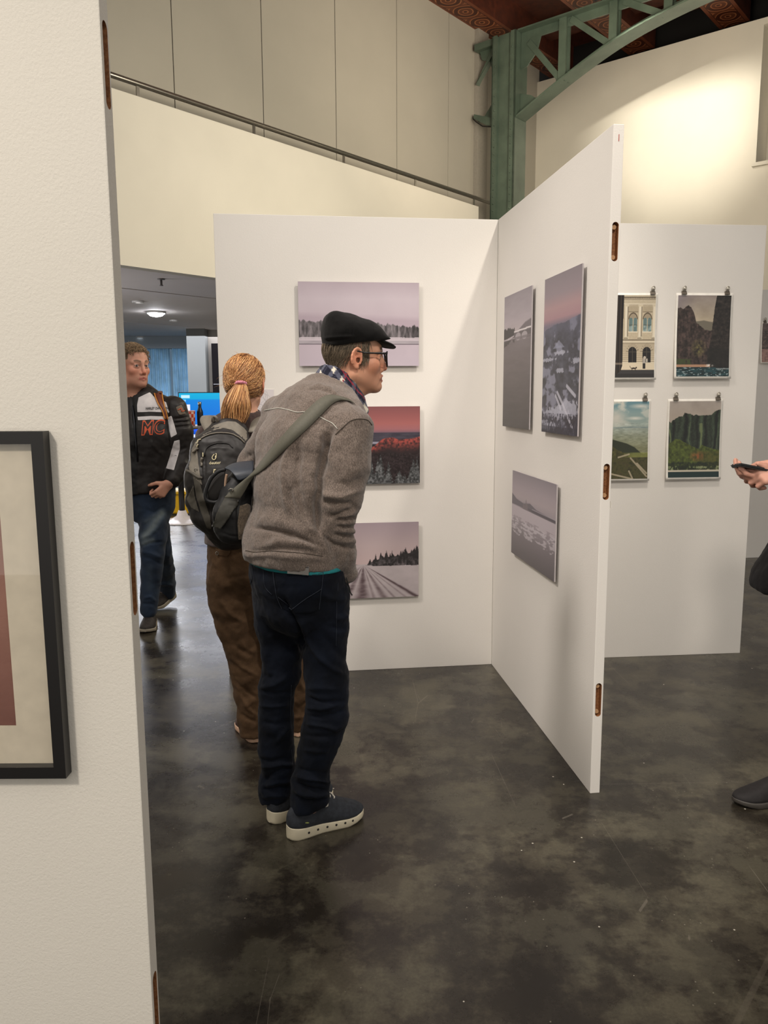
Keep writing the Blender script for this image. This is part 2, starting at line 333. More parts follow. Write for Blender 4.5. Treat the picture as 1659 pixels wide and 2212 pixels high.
bm = bmesh.new(); lathe(bm, [(.014, -.01), (.014, -.07), (.022, -.075), (.022, -.085)], 12, (p.x, p.y, 2.9)); bm_obj('nozzle', bm, M_GREYPL, e)
# ------------------------------------------------------------------ handrail on the parapet
hr = empty('handrail', B(2, -.05, 4.23)); tag(hr, 'brushed steel handrail running along the top of the white gallery parapet', 'handrail')
bm = bmesh.new(); tubemesh(bm, [B(-8, -.05, 4.36), B(6.6, -.05, 4.36)], .026, 12); bm_obj('rail', bm, M_STEEL, hr)
for k in range(-2, 5):
    u = -.206 + 1.406 * k
    bm = bmesh.new(); ubox(bm, u - .016, u + .016, -.056, -.044, 4.2, 4.34); bm_obj('post', bm, M_STEEL, hr)
# ------------------------------------------------------------------ iron column and arch
M_IRON = NT('green_iron_paint'); _v = M_IRON.coord(); M_IRON.set(Base_Color=M_IRON.ramp(M_IRON.noise(_v, 3, 5), [(.3, rgb(66, 80, 69)), (.7, rgb(90, 105, 91))]), Roughness=.42); M_IRON = M_IRON.m
UC = 5.9
ic = empty('iron_column', B(UC, .225, 0)); tag(ic, 'green painted riveted iron column behind the back display board', 'column', kind='thing')
bm = bmesh.new(); ubox(bm, UC - .13, UC + .13, .12, .33, 0, 6.62); bm_obj('shaft', bm, M_IRON, ic)
for a, b in ((.03, .11), (.34, .42)):
    bm = bmesh.new(); ubox(bm, UC - .17, UC - .145, a, b, 0, 6.62); ubox(bm, UC - .17, UC + .17, (a if a < .2 else b - .02), (a + .02 if a < .2 else b), 0, 6.62)
    ubox(bm, UC - .165, UC + .1, (a + .02 if a < .2 else a - .012), (b + .012 if a < .2 else b - .02), 0, 6.6); bm_obj('flange', bm, M_IRON, ic)
bm = bmesh.new(); sp = None
for vv in (.085, .365):
    for j in range(62):
        z = .3 + j * .1; c = B(UC - .172, vv, z)
        bmesh.ops.create_icosphere(bm, subdivisions=1, radius=.013, matrix=Matrix.Translation(c))
o = bm_obj('rivets', bm, M_IRON, ic); o['kind'] = 'stuff'
def plate(bm, pts, u0, u1):
    """extruded polygon lying in the truss plane; pts are (v, z)"""
    A = [bm.verts.new(B(u0, v, z)) for v, z in pts]; C = [bm.verts.new(B(u1, v, z)) for v, z in pts]
    bm.faces.new(A[::-1]); bm.faces.new(C); n = len(pts)
    for i in range(n): bm.faces.new((A[i], A[(i + 1) % n], C[(i + 1) % n], C[i]))
ia = empty('iron_arch', B(UC, .42, 6)); tag(ia, 'green iron lattice arch springing from the column toward the upper right', 'iron arch')
bm = bmesh.new(); plate(bm, [(.425, 6.63), (.425, 6.61), (6, 6.61), (6, 6.63)], UC - .13, UC + .13); plate(bm, [(.425, 6.61), (.425, 6.5), (6, 6.5), (6, 6.61)], UC - .015, UC + .015)
bm_obj('top_chord', bm, M_IRON, ia)
arc = [(.42, 5.46), (.7, 5.60), (1.0, 5.745), (1.46, 5.95), (2.0, 6.15), (2.5, 6.25), (3.0, 6.33), (3.6, 6.385), (4.4, 6.42), (6, 6.44)]
def arcz(v): return float(np.interp(v, [a for a, _ in arc], [b for _, b in arc]))
vsm = list(np.linspace(.425, 6, 48)); zs = np.interp(vsm, [a for a, _ in arc], [b for _, b in arc]); zs = np.convolve(np.pad(zs, 3, mode='reflect', reflect_type='odd'), np.ones(7) / 7, 'valid')
bm = bmesh.new(); plate(bm, [(v, z - .012) for v, z in zip(vsm, zs)] + [(v, z + .012) for v, z in zip(vsm[::-1], zs[::-1])], UC - .14, UC + .14)
plate(bm, [(v, z) for v, z in zip(vsm, zs)] + [(v, z + .1) for v, z in zip(vsm[::-1], zs[::-1])], UC - .012, UC + .012)
bm_obj('arch_chord', bm, M_IRON, ia)
for vv in (1.1, 1.83, 2.56, 3.3):
    bm = bmesh.new(); z0 = arcz(vv)
    for u0, u1 in ((UC - .07, UC - .03), (UC + .03, UC + .07)): ubox(bm, u0, u1, vv - .055, vv + .055, z0, 6.61)
    ubox(bm, UC - .03, UC + .03, vv - .008, vv + .008, z0, 6.61); bm_obj('strut', bm, M_IRON, ia)
for (v0, z0), (v1, z1) in (((.55, 6.46), (1.06, 5.84)), ((1.2, 6.58), (1.78, 6.1)), ((1.95, 6.58), (2.5, 6.26)), ((2.7, 6.58), (3.25, 6.36))):
    bm = bmesh.new(); d = Vector((v1 - v0, z1 - z0)).normalized() ; n = Vector((-d.y, d.x)) * .04
    plate(bm, [(v0 + n.x, z0 + n.y), (v0 - n.x, z0 - n.y), (v1 - n.x, z1 - n.y), (v1 + n.x, z1 + n.y)], UC - .035, UC - .01)
    n *= .25; plate(bm, [(v0 + n.x, z0 + n.y), (v0 - n.x, z0 - n.y), (v1 - n.x, z1 - n.y), (v1 + n.x, z1 + n.y)], UC - .01, UC + .04); bm_obj('brace', bm, M_IRON, ia)
for pts in ([(.425, 6.5), (.425, 6.12), (.52, 6.14), (.68, 6.30), (.74, 6.5)], [(.425, 5.48), (.425, 5.8), (.6, 5.74), (.74, 5.64)], [(1.1, 5.8), (1.0, 5.76), (.98, 5.94), (1.1, 6.0)]):
    bm = bmesh.new(); plate(bm, pts, UC - .02, UC + .0); bm_obj('gusset_plate', bm, M_IRON, ia)
ib = empty('iron_bracket', B(UC, -.1, 6)); tag(ib, 'short green iron bracket reaching from the column into the left wall', 'iron bracket')
bm = bmesh.new(); plate(bm, [(-.325, 6.63), (-.325, 6.54), (.027, 6.54), (.027, 6.63)], UC - .1, UC + .1); bm_obj('top_chord', bm, M_IRON, ib)
bm = bmesh.new(); plate(bm, [(-.325, 6.09), (-.29, 6.15), (.027, 6.5), (-.06, 6.5)], UC - .05, UC + .05); bm_obj('brace', bm, M_IRON, ib)
bm = bmesh.new(); plate(bm, [(.027, 6.55), (-.28, 6.55), (-.24, 6.42), (-.1, 6.36), (-.04, 6.2), (.027, 6.15)], UC - .02, UC + .02); bm_obj('gusset_plate', bm, M_IRON, ib)
bm = bmesh.new(); plate(bm, [(-.325, 5.60), (-.32, 5.66), (.027, 5.53), (.027, 5.43), (-.1, 5.46)], UC - .1, UC + .1); plate(bm, [(-.2, 5.6), (.027, 5.86), (.027, 5.53)], UC - .02, UC + .02); bm_obj('lower_chord', bm, M_IRON, ib)
bm = bmesh.new(); tubemesh(bm, [B(UC - .12, v, z) for v, z in ((-.32, 5.59), (-.26, 5.53), (-.15, 5.45), (0, 5.41), (.018, 5.41))], .008, 6); tag(bm_obj('electric_cable', bm, M_VOID), 'thin dark cable sagging under the iron bracket', 'cable')
# ------------------------------------------------------------------ spot lamp above the frame that lights the right wall
sl = empty('track_spotlight', B(LU, LV, LZ)); tag(sl, 'black track spotlight with a flat barn door hanging from a ceiling beam', 'spotlight')
_d = (B(7.83, 2.12, LZ) - B(LU, LV, LZ)).normalized(); o0 = B(LU, LV, LZ)
bm = bmesh.new(); bbox(bm, o0 + UX * .32 - VX * .7 + Vector((0, 0, -.0168)), VX * 1.3, Vector((0, 0, .24)), UX * .012); bm_obj('barn_door', bm, M_VOID, sl)
bm = bmesh.new(); tubemesh(bm, [o0 - _d * .3, o0 - _d * .06], .08, 16); bm_obj('housing', bm, M_VOID, sl)
bm = bmesh.new(); tubemesh(bm, [o0 - _d * .2, B(LU - .2, LV, 6.5), B(LU - .2, LV, 6.895)], .015, 8); bm_obj('yoke', bm, M_VOID, sl)
# ================================================================== display boards
def V3(x, y, z=0): return Vector((x, y, z))
AL = .1205; GA = .0886
CORN = V3(.5998, 4.2721); DA = V3(-math.cos(AL), -math.sin(AL)); DB = V3(math.sin(AL), -math.cos(AL))
RCOR = V3(2.0736, 4.4449); DG = V3(-math.cos(GA), -math.sin(GA)); NG = V3(math.sin(GA), -math.cos(GA))
BH = 2.3962
M_RED = plain('red_pencil', rgb(170, 60, 50), .7)
def board(label, O, d, n, L, th, mat, slot_at=(), mark=False):
    """free-standing board: corner O, run d, front normal n; oblong hand holes in its ends where slot_at says (0 = at O, 1 = far end)"""
    O, d, n = Vector(O), Vector(d), Vector(n); Z = Vector((0, 0, 1)); b = -n
    bm = bmesh.new(); bbox(bm, O, d * L, b * th, Z * BH); bmesh.ops.recalc_face_normals(bm, faces=bm.faces)
    bmesh.ops.bevel(bm, geom=bm.edges[:], offset=.0022, segments=2, affect='EDGES', profile=.6)
    o = bm_obj('display_board', bm, [mat, M_SLOT]); tag(o, label, 'display board')
    cut = bmesh.new(); hz = .065; rw = .0115
    for e in slot_at:
        q = O + d * (L if e else 0) + b * th * .52
        for zc in (.371, 1.1886, 2.016):
            for sgn, dep in ((1, .026),):
                ring = []
                for k in range(24):
                    a = 2 * PI * k / 24; zz = math.sin(a) * rw + (hz - rw) * (1 if math.sin(a) >= 0 else -1); ring.append((math.cos(a) * rw, zz))
                inn = d * (-dep if e else dep); out = -inn * .3
                A = [cut.verts.new(q + out + b * x + Z * (zc + z)) for x, z in ring]; C = [cut.verts.new(q + inn + b * x + Z * (zc + z)) for x, z in ring]
                cut.faces.new(A); cut.faces.new(C[::-1])
                for k in range(24): cut.faces.new((A[k], C[k], C[(k + 1) % 24], A[(k + 1) % 24]))
    if slot_at:
        for f in cut.faces: f.material_index = 1
        c = bm_obj('cut_tool', cut, [mat, M_SLOT])
        md = o.modifiers.new('holes', 'BOOLEAN'); md.operation = 'DIFFERENCE'; md.object = c; md.solver = 'EXACT'
        dg = bpy.context.evaluated_depsgraph_get(); me = bpy.data.meshes.new_from_object(o.evaluated_get(dg))
        o.modifiers.clear(); o.data = me; cm = c.data; bpy.data.objects.remove(c); bpy.data.meshes.remove(cm)
        for p in me.polygons:
            c_ = p.center; s_ = min((c_ - O).dot(d), L - (c_ - O).dot(d)); r_ = (c_ - O - b * th * .52).dot(b)
            if s_ > .0004 and abs(r_) < rw + .0008 and any(abs(c_.z - zc) < hz + .001 for zc in (.371, 1.1886, 2.016)) and s_ < .03: p.material_index = 1
        for e in slot_at:
            q = O + d * (L if e else 0) + b * th * .52; i = d * (-1 if e else 1)
            for zc in (.371, 1.1886, 2.016):
                for dz in (-.05, .05):
                    bm = bmesh.new(); tubemesh(bm, [q + i * .0255 + Z * (zc + dz), q + i * .012 + Z * (zc + dz)], .008, 12); p = bm_obj('dowel', bm, M_DOWEL, o); p['label'] = 'pale wooden dowel end in the hand hole'
    else: cut.free()
    if mark:
        q = O + d * L + b * th * .5 + Z * (BH - .055)
        m_ = box_obj('pencil_mark', (q + d * .0002, b * .0022, Z * .022, d * .0006), M_RED, o); m_['label'] = 'short red pencil mark'
    return o
M_DOWEL = plain('pale_dowel', rgb(190, 150, 110), .7)
board('white display board at the back holding three photographs behind the man in the cap', CORN, DA, DB, 1.4504, .038, M_BOARD)
board('white display board standing edge-on toward us with slots in its end', CORN, DB, DA, 1.4704, .0378, M_BOARD, (1,), True)
board('white display board on the right with four clipped prints', RCOR, DG, NG, 1.2, .04, M_BOARD)
board('rough white display board close by on the left holding the black frame', V3(-.4331, 1.3145), V3(-1, 0), V3(0, -1), 1.2, .0395, M_BOARDROUGH, (0,))
FO, FD, FN = V3(4.3, 7.3), V3(-.985, -.17), V3(.17, -.985)
board('distant white display board at the right edge of the picture', FO, FD, FN, 1.7, .04, M_BOARD)
# ================================================================== pictures, painted procedurally into a colour attribute
def vnoise(h, w, sy, sx, seed=0):
    r = np.random.RandomState(seed); gy, gx = int(sy) + 3, int(sx) + 3; g = r.rand(gy, gx)
    y = np.linspace(0, sy, h); x = np.linspace(0, sx, w); yi = y.astype(int); xi = x.astype(int)
    fy = (y - yi)[:, None]; fx = (x - xi)[None]; fy = fy * fy * (3 - 2 * fy); fx = fx * fx * (3 - 2 * fx)
    a = g[yi][:, xi]; b = g[yi][:, xi + 1]; c = g[yi + 1][:, xi]; d = g[yi + 1][:, xi + 1]
    return (a * (1 - fx) + b * fx) * (1 - fy) + (c * (1 - fx) + d * fx) * fy
def fbm(h, w, sy, sx, oct=4, seed=0, g=.55):
    t = np.zeros((h, w)); amp = 1; tot = 0
    for k in range(oct): t += amp * vnoise(h, w, sy * 2 ** k, sx * 2 ** k, seed + k * 17); tot += amp; amp *= g
    return t / tot
def vgrad(h, w, stops):
    y = np.linspace(0, 1, h); p = [s[0] for s in stops]
    return np.repeat(np.stack([np.interp(y, p, [s[1][k] for s in stops]) for k in range(3)], 1)[:, None], w, 1)
def put(img, mask, col):
    m = np.clip(mask, 0, 1)[..., None]; return img * (1 - m) + np.asarray(col, float) * m
def coords(h, w): return np.meshgrid(np.linspace(0, 1, w), np.linspace(0, 1, h))
def below(y, line, soft=.004): return np.clip((y - line) / soft + .5, 0, 1)
def conifers(w, n, lo, hi, hmin, hmax, wid, seed, base):
    """height profile (in y) of a row of spruces; returns top line per column"""
    r = np.random.RandomState(seed); x = np.linspace(0, 1, w); top = np.array(base, float) * np.ones(w)
    for k in range(n):
        c = r.uniform(lo, hi); H = r.uniform(hmin, hmax); ww = wid * r.uniform(.6, 1.3)
        bz = np.interp(c, x, np.ones(w) * base); t = bz - H * np.clip(1 - np.abs(x - c) / ww, 0, 1) ** .9; top = np.minimum(top, np.where(np.abs(x - c) < ww, t, top))
    return top
def pic_river(h=190, w=280):
    X, Y = coords(h, w)
    img = vgrad(h, w, [(0, (190, 176, 186)), (.2, (206, 194, 203)), (.45, (200, 186, 196)), (1, (196, 184, 196))])
    img += (fbm(h, w, 3, 6, 3, 3) - .5)[..., None] * 10
    img = put(img, below(Y, .41 + .05 * (X - .6), .06) * (Y < .7) * .5, (170, 152, 166))
    top = .455 + .07 * X + .035 * (vnoise(1, w, 1, 46, 5)[0] - .5) + .02 * (vnoise(1, w, 1, 110, 6)[0] - .5)
    st = fbm(h, w, 9, 60, 4, 8); tc = 70 + 110 * np.clip(st * 1.6 - .42, 0, 1) - 25 * np.clip((X - .5) * 1.5, 0, 1)
    tree = np.stack([tc, tc * .95, tc * .985], 2); m = (below(Y, top, .012) * (Y < .68))[..., None]
    img = img * (1 - m) + tree * m
    img = put(img, ((Y > .655 + .02 * (fbm(h, w, 2, 20, 3, 4) - .5)) & (Y < .7)) * .9, (206, 196, 204))
    bank = 150 + 40 * fbm(h, w, 24, 8, 3, 12); mb = ((Y > .695) & (Y < .738))[..., None] * .85
    img = img * (1 - mb) + np.stack([bank, bank * .96, bank], 2) * mb
    img = put(img, (np.abs(Y - .737) < .004) * .8, (92, 82, 92))
    return img
def pic_sunset(h=190, w=280):
    X, Y = coords(h, w)
    img = vgrad(h, w, [(0, (134, 82, 84)), (.12, (154, 92, 92)), (.22, (170, 103, 101)), (.29, (164, 106, 110)), (.335, (130, 98, 110)), (.36, (78, 72, 84)), (1, (60, 50, 52))])
    img = put(img, below(Y, .335, .01), (64, 60, 72)); img += ((fbm(h, w, 50, 14, 4, 31) - .5) * 44 * (Y > .34))[..., None]
    img = put(img, (np.abs(Y - .468 + .02 * (X - .5)) < .013) * (X < .66), (150, 148, 164)); img = put(img, (np.abs(Y - .44) < .004) * (X < .6), (120, 116, 130))
    img = put(img, (Y > .49) * (Y < .62) * (X < .62), (36, 32, 36)); img = put(img, (np.abs(Y - .575) < .006) * (X < .5), (92, 78, 82))
    hill = np.interp(X[0], [0, .3, .5, .62, .68, .76, .82, .9, 1], [.66, .64, .58, .5, .42, .395, .43, .42, .39]) + .012 * (vnoise(1, w, 1, 60, 3)[0] - .5)
    n = fbm(h, w, 46, 66, 4, 40); mh = below(Y, hill[None], .01)[..., None]
    glow = np.clip(1.2 - (Y - hill[None]) * 6.5, 0, 1) * np.clip(n * 2.2 - .45, 0, 1)
    hc = np.stack([44 + 128 * glow, 32 + 46 * glow, 34 + 36 * glow], 2); img = img * (1 - mh) + hc * mh
    img = put(img, below(Y, .62 + .05 * np.sin(X * 7), .08), (40, 30, 32))
    img += ((fbm(h, w, 60, 80, 3, 71) - .5) * 60 * (Y > .6))[..., None]
    r = np.random.RandomState(9)
    for k in range(26):
        c = r.uniform(.28, 1.02); H = r.uniform(.2, .42) * (1 if r.rand() > .4 else .6); t = 1.02 - H; ww = .035 + .03 * r.rand()
        wd = ww * np.clip((Y - t) / H, 0, 1) * (.55 + .45 * np.abs(np.sin((Y - t) * 75 + k)))
        m = (np.abs(X - c + .012 * (n - .5)) < wd) * (Y > t); g = 52 + 78 * np.clip(fbm(h, w, 40, 60, 3, 100 + k) * 2.4 - .8, 0, 1)
        img = np.where(m[..., None], np.stack([g * .98, g, g * 1.02], 2) * .92, img)
    return img
def pic_road(h=190, w=280):
    X, Y = coords(h, w); vx, vy = .515, .55
    img = vgrad(h, w, [(0, (166, 150, 158)), (.3, (190, 172, 174)), (.55, (200, 178, 178))])
    ang = (X - vx) / np.maximum(Y - vy, 1e-3)
    sn = 188 + 18 * (fbm(h, w, 10, 10, 4, 5) - .5); snow = np.stack([sn, sn * .945, sn * .96], 2); m = (Y > vy)[..., None]; img = np.where(m, snow, img)
    trk = np.zeros((h, w)); r = np.random.RandomState(4)
    for a, wd, st in ((-.03, .13, 1.0), (.2, .04, .5), (-.34, .09, .8), (.40, .07, .75), (.60, .03, .5), (.82, .03, .4), (1.04, .06, 1.3), (-.75, .09, .8), (-1.05, .06, .9)):
        trk = np.maximum(trk, st * np.exp(-((ang - a) / wd) ** 2))
    trk *= .55 + .9 * fbm(h, w, 46, 22, 3, 8); trk *= np.clip((Y - vy) * 14, 0, 1)
    img = put(img, trk * .85 * (Y > vy), (92, 76, 80))
    top = np.interp(X[0], [0, .3, .46, vx, .6, .7, .8, 1], [.36, .47, .53, .548, .49, .44, .43, .37])
    nn = conifers(w, 60, 0, 1, .02, .09, .012, 6, top + .02); nn = np.where(np.abs(X[0] - vx) < .035, .56, nn)
    bot = np.interp(X[0], [0, vx, .62, 1], [.575, .553, .575, .575]) + .01 * (vnoise(1, w, 1, 60, 3)[0] - .5)
    tn = 42 + 84 * np.clip(fbm(h, w, 34, 70, 3, 21) * 2 - .7, 0, 1) * np.clip((Y - .42) * 8, .25, 1)
    m = (below(Y, nn[None], .006) * (Y < bot[None]))[..., None]; img = img * (1 - m) + np.stack([tn, tn * .93, tn * .96], 2) * m
    return img
def pic_bridge(h=260, w=180):
    X, Y = coords(h, w)
    img = vgrad(h, w, [(0, (150, 142, 150)), (.2, (176, 166, 174)), (.28, (186, 176, 180)), (.36, (120, 112, 116)), (.5, (112, 104, 106)), (1, (74, 70, 70))])
    img += ((fbm(h, w, 30, 3, 3, 2) - .5) * 14)[..., None]
    hill = np.interp(X[0], [0, .4, .6, .8, 1], [.33, .31, .27, .235, .22]); img = put(img, below(Y, hill[None], .01) * (Y < .3), (112, 104, 110))
    tl = .245 + .04 * X[0] + .02 * (vnoise(1, w, 1, 40, 3)[0] - .5); img = put(img, below(Y, tl[None], .006) * (Y < .325) * (X < .42), (52, 48, 52))
    img = put(img, ((X < .42) & (Y >= .322 - .06 * (X - .2)) & (Y < .338 - .1 * (X - .2))), (190, 182, 188)); refl = (.33 + .07 * fbm(1, w, 1, 16, 2, 8)[0])
    img = put(img, (Y > .338) * (Y < refl[None]) * (X < .42) * .8, (60, 55, 58))
    br = (np.abs(Y - (.285 - .015 * (X - .5))) < .006) * (X > .4); img = put(img, br, (222, 216, 218)); img = put(img, (Y > .29) * (Y < .325) * (X > .4), (96, 90, 94))
    for c in (.55, .78): img = put(img, (((X - c) / .1) ** 2 + ((Y - .325) / .028) ** 2 < 1) * 1., (170, 162, 168))
    img = put(img, (Y > .325) * (Y < .345) * (X > .42) * .5, (90, 84, 88))
    return img
def pic_valley_winter(h=300, w=190):
    X, Y = coords(h, w)
    img = vgrad(h, w, [(0, (134, 124, 132)), (.12, (150, 136, 144)), (.2, (176, 144, 148)), (.27, (172, 136, 144)), (.31, (120, 112, 130))])
    m1 = np.interp(X[0], [0, .3, .6, .8, 1], [.335, .31, .31, .295, .285]) + .006 * (vnoise(1, w, 1, 20, 3)[0] - .5)
    n = fbm(h, w, 26, 9, 5, 14); snow = np.clip((fbm(h, w, 15, 6, 4, 77) - .55) * 9, 0, 1)
    land = 66 + 70 * (n - .5) + 12 * np.clip((.5 - Y) * 4, 0, 1); L = np.stack([land * .96, land * .99, land * 1.16], 2)
    L = L * (1 - snow[..., None] * .8) + np.array((150, 152, 172)) * snow[..., None] * .8
    far = np.clip((.42 - Y) * 9, 0, 1)[..., None]; L = L * (1 - far * .5) + np.array((106, 108, 130)) * far * .5
    img = np.where((Y > m1[None])[..., None], L, img)
    tri = (np.abs(X - .45) < (Y - .41) * 3.2) & (Y > .41) & (Y < .46); img = put(img, tri * .75, (150, 154, 176))
    for px, py, sx, sy in ((.5, .49, .16, .014), (.16, .525, .2, .012), (.9, .55, .12, .016), (.5, .6, .1, .014), (.4, .87, .34, .04), (.75, .84, .3, .05), (.2, .95, .25, .03)):
        e = (((X - px) / sx) ** 2 + ((Y - py) / sy) ** 2 + (fbm(h, w, 40, 30, 3, int(px * 90)) - .5) * 3 < 1); img = put(img, e * .8, (186, 188, 204))
    for (x0, y0), (x1, y1) in (((.45, .74), (.62, .82)), ((.62, .82), (.9, .97)), ((.7, .7), (.92, .76)), ((.4, .76), (.55, .84))):
        tt = np.clip(((X - x0) * (x1 - x0) + (Y - y0) * (y1 - y0)) / ((x1 - x0) ** 2 + (y1 - y0) ** 2), 0, 1)
        img = put(img, (np.hypot(X - x0 - tt * (x1 - x0), (Y - y0 - tt * (y1 - y0)) * 1.5) < .018) * .8, (206, 206, 220))
    tr = fbm(h, w, 60, 80, 3, 55); img = put(img, (Y > .87) * np.clip((tr - .48) * 9, 0, 1) * .8, (38, 40, 56)); img = put(img, (Y > .955) * .6, (40, 42, 56))
    return img
def pic_ice(h=200, w=290):
    X, Y = coords(h, w)
    img = vgrad(h, w, [(0, (140, 132, 140)), (.18, (166, 154, 162)), (.28, (172, 160, 166)), (.36, (160, 150, 158)), (.55, (172, 164, 172)), (.7, (128, 120, 126)), (1, (94, 88, 92))])
    hl = np.interp(X[0], [0, .12, .3, .45, .6, .8, 1], [.27, .32, .34, .31, .35, .36, .37]); img = put(img, below(Y, hl[None], .008) * (Y < .395 - .0 * X), (104, 98, 108))
    img = put(img, (Y > .375) * (Y < .405) * np.clip((X - .3) * 3, 0, .7), (74, 68, 78)); img = put(img, (Y > .36) * (Y < .37) * (X > .5) * .6, (180, 172, 180))
    tl = conifers(w, 9, .27, .44, .06, .13, .022, 3, .40); img = put(img, below(Y, tl[None], .008) * (Y < .42) * (X > .22) * (X < .5), (120, 110, 116))
    img = put(img, ((Y > .405) & (Y < .56)), (188, 178, 186)); rip = fbm(h, w, 46, 14, 4, 19); lnz = .62 + .12 * (fbm(1, w, 1, 7, 3, 5)[0] - .5)
    img = put(img, (Y > .55) * (Y < lnz[None] + .1) * np.clip((rip - .45) * 7, 0, .7), (206, 198, 206)); img = put(img, (Y > .52) * (Y < .64) * np.clip((.5 - rip) * 7, 0, .6), (140, 130, 138))
    return img
def pic_facade(h=300, w=216):
    X0, Y = coords(h, w); X = 1.311 * X0 - .3035; img = vgrad(h, w, [(0, (196, 184, 160)), (.3, (190, 176, 150)), (.8, (206, 192, 166)), (1, (206, 192, 166))]) + ((fbm(h, w, 90, 60, 3, 3) - .5) * 20)[..., None]
    sh = (104, 92, 76); hi = (226, 216, 194)
    for y0, y1, c in ((.02, .035, sh), (.045, .052, sh), (.1, .112, hi), (.115, .12, sh), (.535, .548, sh), (.553, .57, hi), (.576, .583, sh), (.81, .822, hi)): img = put(img, (Y > y0) * (Y < y1) * .8, c)
    img = put(img, (Y > .028) * (Y < .04) * (np.sin(X * 150) > 0) * .8, (70, 60, 50))
    for y0 in np.arange(.6, .8, .025): img = put(img, (np.abs(Y - y0) < .003) * .5, sh)
    for c in (.31, .645, .99):
        img = put(img, (np.abs(X - c) < .036) * (Y > .13) * (Y < .52), hi); img = put(img, (np.abs(X - c - .03) < .01) * (Y > .13) * (Y < .53) * .7, sh)
        img = put(img, (np.abs(X - c) < .055) * (Y > .115) * (Y < .135), (210, 198, 172)); img = put(img, (np.abs(X - c) < .06) * (Y > .5) * (Y < .535), (214, 204, 178)); img = put(img, (np.abs(X - c + .01) < .05) * (np.abs(Y - .52) < .01) * .5, sh)
    for c in (.47, .82):
        img = put(img, (np.abs(X - c) < .12) * (Y > .13) * (Y < .2) * .4, (150, 136, 112)); img = put(img, (np.abs(X - c) < .12) * (np.abs(Y - .2) < .006) * .7, sh)
        dm = np.hypot((X - c) * .72, Y - .29); img = put(img, (np.abs(dm - .075) < .008) * (Y < .29), (92, 80, 64)); img = put(img, (dm < .07) * (Y < .285) * .35, sh)
        for dx in (-.055, .055):
            a = ((np.abs(X - c - dx) < .045) & (Y > .3) & (Y < .435)) | (np.hypot((X - c - dx) / .045, (Y - .3) / .03) < 1); img = put(img, a, (104, 128, 128))
            img = put(img, a * (Y > .36) * np.clip((fbm(h, w, 20, 30, 2, 9) - .45) * 6, 0, .7), (176, 196, 194)); img = put(img, (np.abs(X - c - dx) < .004) * a, (70, 66, 58)); img = put(img, (np.abs(Y - .36) < .004) * a, (70, 66, 58))
        img = put(img, (np.abs(X - c) < .12) * (np.abs(Y - .443) < .008), hi)
        d2 = ((np.abs(X - c) < .1) & (Y > .68) & (Y < .815)) | (np.hypot((X - c) / .1, (Y - .68) / .055) < 1); d3 = (np.hypot((X - c) / .155, (Y - .685) / .1) < 1) & (Y < .685)
        img = put(img, d3 * (np.sin(np.arctan2(Y - .69, (X - c)) * 22) > .7) * .6, sh); img = put(img, d2, (28, 26, 26)); img = put(img, d2 * (np.abs(X - c) < .008), (70, 64, 56)); img = put(img, d2 * (np.abs(Y - .685) < .004), (70, 64, 56))
    img = put(img, (Y > .825), (222, 208, 182)); img = put(img, (Y > .905), (58, 56, 56)); img = put(img, (Y > .95), (44, 42, 42))
    X = X0; lx = np.interp(Y[:, 0], [0, .2, .8, .86, .92, 1], [.41, .41, .405, .40, .37, .22])[:, None]; m = X < lx
    img = put(img, m * 1., (30, 24, 22)); img = put(img, m * (np.sin(X * 110) > .75) * .6, (92, 78, 62)); img = put(img, m * (Y > .4) * (np.sin(X * 150) > .6) * .4, (70, 60, 50)); img = put(img, m * (np.abs(Y - .83) < .012) * .7, (150, 136, 120))
    px, py = .81, .82
    img = put(img, ((np.abs(X - px) < .026) & (Y > .765) & (Y < .83)), (176, 168, 158)); img = put(img, ((np.abs(X - px) < .024) & (Y > .825) & (Y < .89)), (34, 32, 34)); img = put(img, (np.hypot((X - px - .01) / .026, (Y - .755) / .018) < 1), (196, 186, 172)); img = put(img, ((np.abs(X - px - .05) < .015) & (np.abs(Y - .79) < .022)), (190, 182, 170))
    img = put(img, (np.hypot((X - .617) / .055, (Y - .885) / .009) < 1), (48, 36, 30)); img = put(img, ((np.abs(X - .667) < .012) & (np.abs(Y - .877) < .01)), (48, 36, 30)); img = put(img, (np.abs(Y - .9) < .008) * ((np.abs(X - .587) < .006) | (np.abs(X - .647) < .006)), (48, 36, 30)); img = put(img, (np.abs(X - .552 - (Y - .87) * .6) < .005) * (Y > .855) * (Y < .885), (60, 46, 38))
    return img
